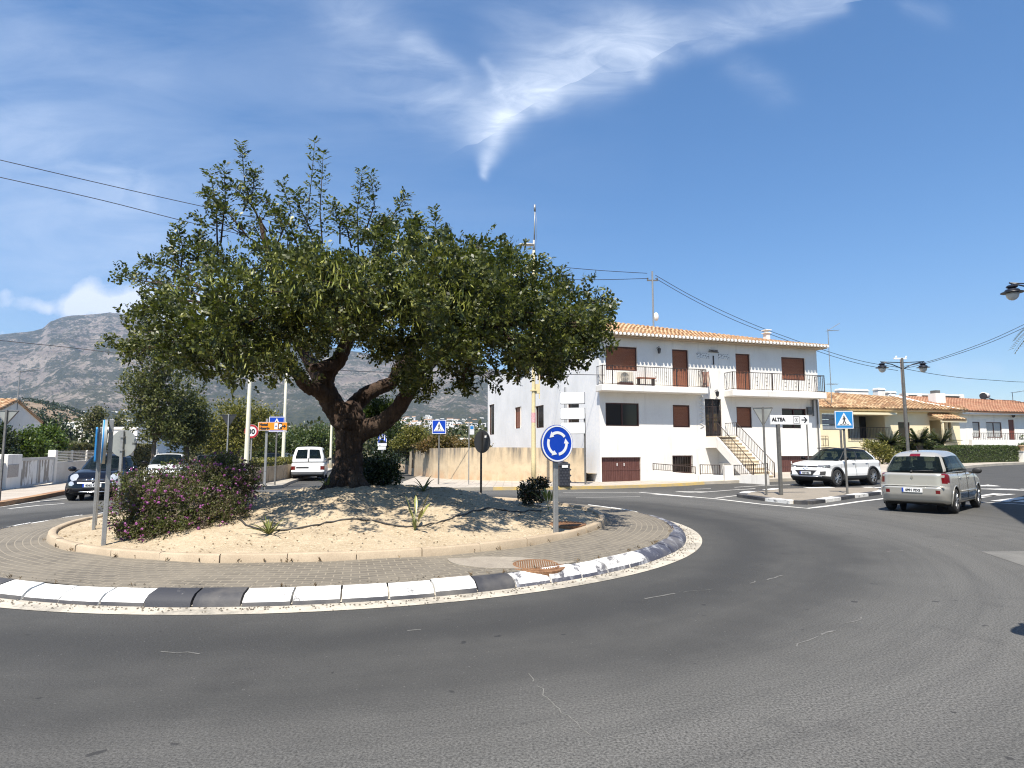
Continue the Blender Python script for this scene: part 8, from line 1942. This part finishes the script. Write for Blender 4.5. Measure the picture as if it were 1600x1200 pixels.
def van_spec():
    def low(x, y, z, k, q):
        if z < .54 and (x < -2.0 or x > 2.0): return 'bumper' if x < 0 else 'bumper_f'
        if x < -2.2 and .62 < z < .86 and abs(y) > .66: return 'tail_l' if y > 0 else 'tail_r'
        if k == 1 and .72 < z < .79 and -.04 < y < .62: return 'handle_strip'
        if x > 2.1 and .7 < z < .9 and abs(y) > .5: return 'lamp_l' if y > 0 else 'lamp_r'
        if k == 1 and z > .54: return 'rear_doors'
    def rule(x, y, z, a, b, c, k):
        if k == 4: return 'roof'
        if k == 1: return ('glass_r' if b > 0 else 'glass_r2') if .05 < abs(b) < .80 and .30 < c < .86 else 'rear_doors'
        if k == 0: return 'glass_f' if abs(b) < .9 and .2 < c < .9 else 'body'
        if k in (2, 3):
            s = 'gl' if k == 2 else 'gr'
            if .28 < c < .82:
                for i, (p, q) in enumerate(((-.92, -.35), (-.28, .28), (.36, .90))):
                    if p < a < q: return s + str(i)
        return 'roof' if c > .95 else 'body'
    return dict(cat='van', L=4.75, W=1.84, r=.32, wheels=(-1.35, 1.55), paint='p_van', rx=.10, ry=.12, cell=.045, top=([-2.4, 1.2, 1.8, 2.4], [1.06, 1.06, 1.02, .85]), bot=([-2.4, -2.1, 2.1, 2.4], [.34, .26, .24, .3]), plan=([-1, -.8, .6, .85, 1], [.985, 1, 1, .98, .93]), side=[.96, .99, 1, 1, .99, .97], front=([0, .3, .6, 1], [.05, .0, .03, .2]), rear=([0, .3, .31, 1], [.0, .0, .05, .06]), low=low, doors=[(.35, 1.3, .35)], zh=.9, mirror=(1.25, 1.02, 1.2), hub='plastic_grey',
             specs=dict(bumper=('rear_bumper', 'plastic_grey', None), bumper_f=('front_bumper', 'plastic_grey', None), tail_l=('tail_light', 'red_lamp', None), tail_r=('tail_light', 'red_lamp', None), handle_strip=('handle_strip', 'plastic', None), lamp_l=('headlight', 'clear_lamp', None), lamp_r=('headlight', 'clear_lamp', None), rear_doors=('tailgate', 'p_van', None), glass_r2=('rear_window', 'car_glass', None)),
             cab=dict(z0=1.0, rx=.10, ry=.14, xr=([0, 1], [-2.32, -2.12]), xf=([0, 1], [1.75, .85]), hw=([0, .4, 1], [.905, .88, .72]), plan=[.985, 1, 1, .95], roof=([-2.4, -1.5, .5, 1.5], [1.90, 1.95, 1.93, 1.75]), rule=rule))
S = van_spec(); Yv = 35.6; c2 = Vector((AT(481, 730, Yv)[0], Yv)); hd = Vector((-.245, .97)).normalized(); ctr = c2 + hd * 2.36
van, out = car('white_van', 'white van with split rear windows driving away left of the carob trunk', (ctr.x, ctr.y, gz(ctr.x, ctr.y)), hd, S)
mb = MB(); mb.box(-2.335, -2.32, -.55, -.05, .62, .72); mb.build('number_plate', M['panel_white'], van); mb = MB(); mb.tube([(-2.30, -.02, 1.10), (-2.27, -.02, 1.30)], .022, 6); mb.build('rear_wiper', M['plastic'], van)

# parked and following cars, mostly hidden by the flowering shrub
S = korando(); S.update(cell=.05, arch='p_white', L=4.2, W=1.76, doors=[]); S['cab'] = dict(S['cab'], roofpaint='p_white')
hd = Vector((.42, -.91)).normalized(); fr = Vector((AT(258, 735, 31.0)[0], 31.0)); ctr = fr - hd * 2.0
wc, out = car('white_hatchback', 'white car following the dark navy city car half hidden by the flowering shrub', (ctr.x, ctr.y, gz(ctr.x, ctr.y) - .05), hd, S)
for u, Y, pt_, lab in ((322, 35.0, 'p_grey', 'dark car in traffic seen just above the flowering shrub'), (352, 40.0, 'p_black', 'black car behind the pale lamp post above the flowering shrub'), (428, 52.0, 'p_black', 'black parked car beyond the avenue planter hedge')):
    S = fiat(); S.update(cell=.06, paint=pt_, L=4.1, W=1.74, wheels=(-1.25, 1.3), doors=[], mirror_paint=pt_); S['cab'] = dict(S['cab'])
    fr = Vector((AT(u, 735, Y)[0], Y)); ctr = fr - hd * 1.9
    car('dark_car', lab, (ctr.x, ctr.y, gz(ctr.x, ctr.y)), hd, S, 'dark cars in the avenue')
# ------------------------------------------------------------------ light, sky, air and camera
SUN = Vector((-.32, -1.15, 2.15)).normalized()
el = math.asin(SUN.z); az = math.atan2(SUN.x, SUN.y)
sd = bpy.data.lights.new('sun', 'SUN'); sd.energy = 5.0; sd.angle = R(.53); sd.color = (1.0, .935, .83)
so = bpy.data.objects.new('sun', sd); COL.objects.link(so); so.rotation_euler = SUN.to_track_quat('Z', 'Y').to_euler()
w = bpy.data.worlds.new('World'); SC.world = w; w.use_nodes = True; t = NT(w.node_tree); bg = w.node_tree.nodes['Background']
sky = t.new('ShaderNodeTexSky', sky_type='NISHITA'); sky.sun_disc = False; sky.sun_elevation = el; sky.sun_rotation = az; sky.altitude = 0; sky.air_density = 1.0; sky.dust_density = .35; sky.ozone_density = 2.2
dirv = t.new('ShaderNodeTexCoord').outputs['Generated']; sp = t.new('ShaderNodeSeparateXYZ'); t.put(sp.inputs[0], dirv); yy_ = t.math('MAXIMUM', sp.outputs[1], .05)
gx, gz_ = t.math('DIVIDE', sp.outputs[0], yy_), t.math('DIVIDE', sp.outputs[2], yy_)
cv = t.new('ShaderNodeCombineXYZ'); t.put(cv.inputs[0], gx); t.put(cv.inputs[1], gz_); pl_ = cv.outputs[0]
def sk(u, v):
    a, b, c = ray(u, v); return a / b, c / b
warp = t.math('SUBTRACT', t.noise(pl_, 5, 3, .5), .5); warp2 = t.math('SUBTRACT', t.noise(t.scale(pl_, (1.3, .9, 1)), 4.3, 3, .5), .5)
wx = t.math('ADD', gx, t.math('MULTIPLY', warp, .10)); wy = t.math('ADD', gz_, t.math('MULTIPLY', warp2, .10))
def stroke(p, q, w0, w1, s, sharp=None):
    """soft band from pixel p to pixel q with half widths w0, w1 (pixels)"""
    (x0, y0), (x1, y1) = sk(*p), sk(*q); dx, dy = x1 - x0, y1 - y0; L2 = dx * dx + dy * dy; L = math.sqrt(L2)
    h = t.math('DIVIDE', t.math('ADD', t.math('MULTIPLY', t.math('SUBTRACT', wx, x0), dx), t.math('MULTIPLY', t.math('SUBTRACT', wy, y0), dy)), L2)
    hc = t.math('MINIMUM', t.math('MAXIMUM', h, 0.0), 1.0)
    cr = t.math('DIVIDE', t.math('SUBTRACT', t.math('MULTIPLY', t.math('SUBTRACT', wx, x0), -dy), t.math('MULTIPLY', t.math('SUBTRACT', wy, y0), -dx)), L)
    al = t.math('MULTIPLY', t.math('SUBTRACT', h, hc), L)
    wid = t.math('MULTIPLY_ADD', hc, (w1 - w0) / F, w0 / F)
    if sharp: wid = t.math('MULTIPLY', wid, t.math('MULTIPLY_ADD', t.math('GREATER_THAN', t.math('MULTIPLY', cr, sharp), 0.0), 1.0, .45))
    d = t.math('SQRT', t.math('ADD', t.math('MULTIPLY', cr, cr), t.math('MULTIPLY', al, al)))
    g = t.math('POWER', 2.718, t.math('MULTIPLY', -1.0, t.math('POWER', t.math('DIVIDE', d, wid), 2.0)))
    return t.math('MULTIPLY', g, s)
def rot(vec, a, sc):
    n = t.new('ShaderNodeMapping'); t.put(n.inputs[0], vec); n.inputs['Rotation'].default_value = (0, 0, a); n.inputs['Scale'].default_value = sc; return n.outputs[0]
f1 = t.range(t.noise(rot(pl_, R(-40), (5, 16, 1)), 1.3, 7, .62, .9), .30, .72); f2 = t.range(t.noise(rot(pl_, R(40), (5, 14, 1)), 1.1, 7, .62, .8), .32, .75)
A = [stroke((750, 272), (775, 200), 8, 24, .55), stroke((775, 205), (860, 155), 34, 60, .42, 1), stroke((860, 160), (1010, 95), 58, 56, .38, 1), stroke((1010, 98), (1300, 8), 50, 44, .34, 1), stroke((757, 98), (800, 190), 10, 22, .26), stroke((790, 150), (980, 40), 50, 60, .14)]
B = [stroke((0, 330), (260, 400), 190, 150, .17), stroke((560, 20), (720, 190), 60, 50, .19), stroke((640, 60), (715, 115), 18, 16, .26), stroke((540, 130), (720, 170), 70, 50, .12), stroke((820, 30), (1000, 40), 60, 50, .14), stroke((0, 190), (240, 330), 60, 60, .12), stroke((60, 60), (240, 110), 40, 50, .08), stroke((180, 270), (230, 310), 26, 20, .12), stroke((1150, 110), (1210, 150), 20, 24, .13), stroke((1430, 10), (1470, 30), 20, 20, .12), stroke((1480, 575), (1560, 582), 16, 12, .18), stroke((1490, 590), (1510, 592), 9, 8, .25)]
def total(L):
    s = L[0]
    for q in L[1:]: s = t.math('ADD', s, q)
    return s
m1 = t.math('MULTIPLY', total(A), t.math('MULTIPLY_ADD', f1, .75, .35)); m2 = t.math('MULTIPLY', total(B), t.math('MULTIPLY_ADD', f2, 1.1, .2))
Cc = total([stroke((130, 468), (215, 476), 30, 32, 1.15), stroke((40, 470), (70, 472), 20, 16, .75), stroke((215, 478), (340, 488), 30, 26, 1.0), stroke((0, 460), (6, 470), 16, 16, .6), stroke((-40, 515), (10, 518), 10, 8, .5), stroke((95, 470), (130, 476), 12, 12, .5)])
cu = t.range(t.math('ADD', Cc, t.math('MULTIPLY', t.math('SUBTRACT', t.noise(pl_, 22, 6, .6), .5), 1.0)), .38, .95)
veil = t.math('MULTIPLY', t.math('MULTIPLY', t.range(t.noise(rot(pl_, R(-12), (1.6, 6, 1)), 1.2, 6, .6, .6), .30, .85), t.range(gx, .25, -.7)), .30)
front = t.math('GREATER_THAN', sp.outputs[1], .05)
cl = t.math('MULTIPLY', t.math('MINIMUM', t.math('ADD', t.math('ADD', m1, m2), veil), .92), front)
hs = t.new('ShaderNodeHueSaturation'); hs.inputs['Saturation'].default_value = 1.26; hs.inputs['Value'].default_value = 1.0; t.put(hs.inputs['Color'], sky.outputs[0])
WHITE = (6.3, 6.9, 7.8)
c1 = t.mix(cl, hs.outputs[0], WHITE); c2_ = t.mix(t.math('MULTIPLY', t.math('MULTIPLY', cu, front), .85), c1, (7.0, 7.3, 7.8)); t.put(bg.inputs[0], c2_); bg.inputs[1].default_value = .096
# haze
hz = MB(); hz.box(-2600, 3800, -60, 3600, -4.5, 760); ho = hz.build('haze', bpy.data.materials.new('haze_air')); hm = ho.data.materials[0]; hm.use_nodes = True; ht = NT(hm.node_tree); ht.n.remove(ht.n['Principled BSDF'])
pv = ht.new('ShaderNodeVolumePrincipled'); pv.inputs['Color'].default_value = (.46, .64, 1, 1); pv.inputs['Density'].default_value = .00013; pv.inputs['Density Attribute'].default_value = ''; pv.inputs['Anisotropy'].default_value = .2
ht.l.new(pv.outputs[0], ht.n['Material Output'].inputs['Volume']); tag(ho, kind='stuff')
cam = bpy.data.cameras.new('camera'); cam.sensor_width = 36; cam.lens = 36 * F / 1600; cam.clip_end = 20000; cam.clip_start = .1
co = bpy.data.objects.new('camera', cam); COL.objects.link(co); co.location = (0, 0, HC); co.rotation_euler = (math.pi / 2 + PITCH, 0, 0); SC.camera = co
SC.view_settings.view_transform = 'Standard'; SC.view_settings.look = 'None'; SC.view_settings.exposure = .82; SC.view_settings.gamma = 1
SC.render.engine = 'CYCLES'; SC.cycles.max_bounces = 6; SC.cycles.diffuse_bounces = 3; SC.cycles.glossy_bounces = 3; SC.cycles.transmission_bounces = 3; SC.cycles.volume_bounces = 0; SC.cycles.transparent_max_bounces = 6
SC.cycles.use_denoising = True; SC.cycles.denoiser = 'OPENIMAGEDENOISE'; SC.cycles.denoising_input_passes = 'RGB_ALBEDO_NORMAL'; SC.cycles.denoising_prefilter = 'NONE'; SC.cycles.use_adaptive_sampling = False; SC.cycles.filter_width = 1.15; SC.cycles.sample_clamp_indirect = 4.0; SC.cycles.caustics_reflective = False; SC.cycles.caustics_refractive = False
SC.render.resolution_x = 1024; SC.render.resolution_y = 768
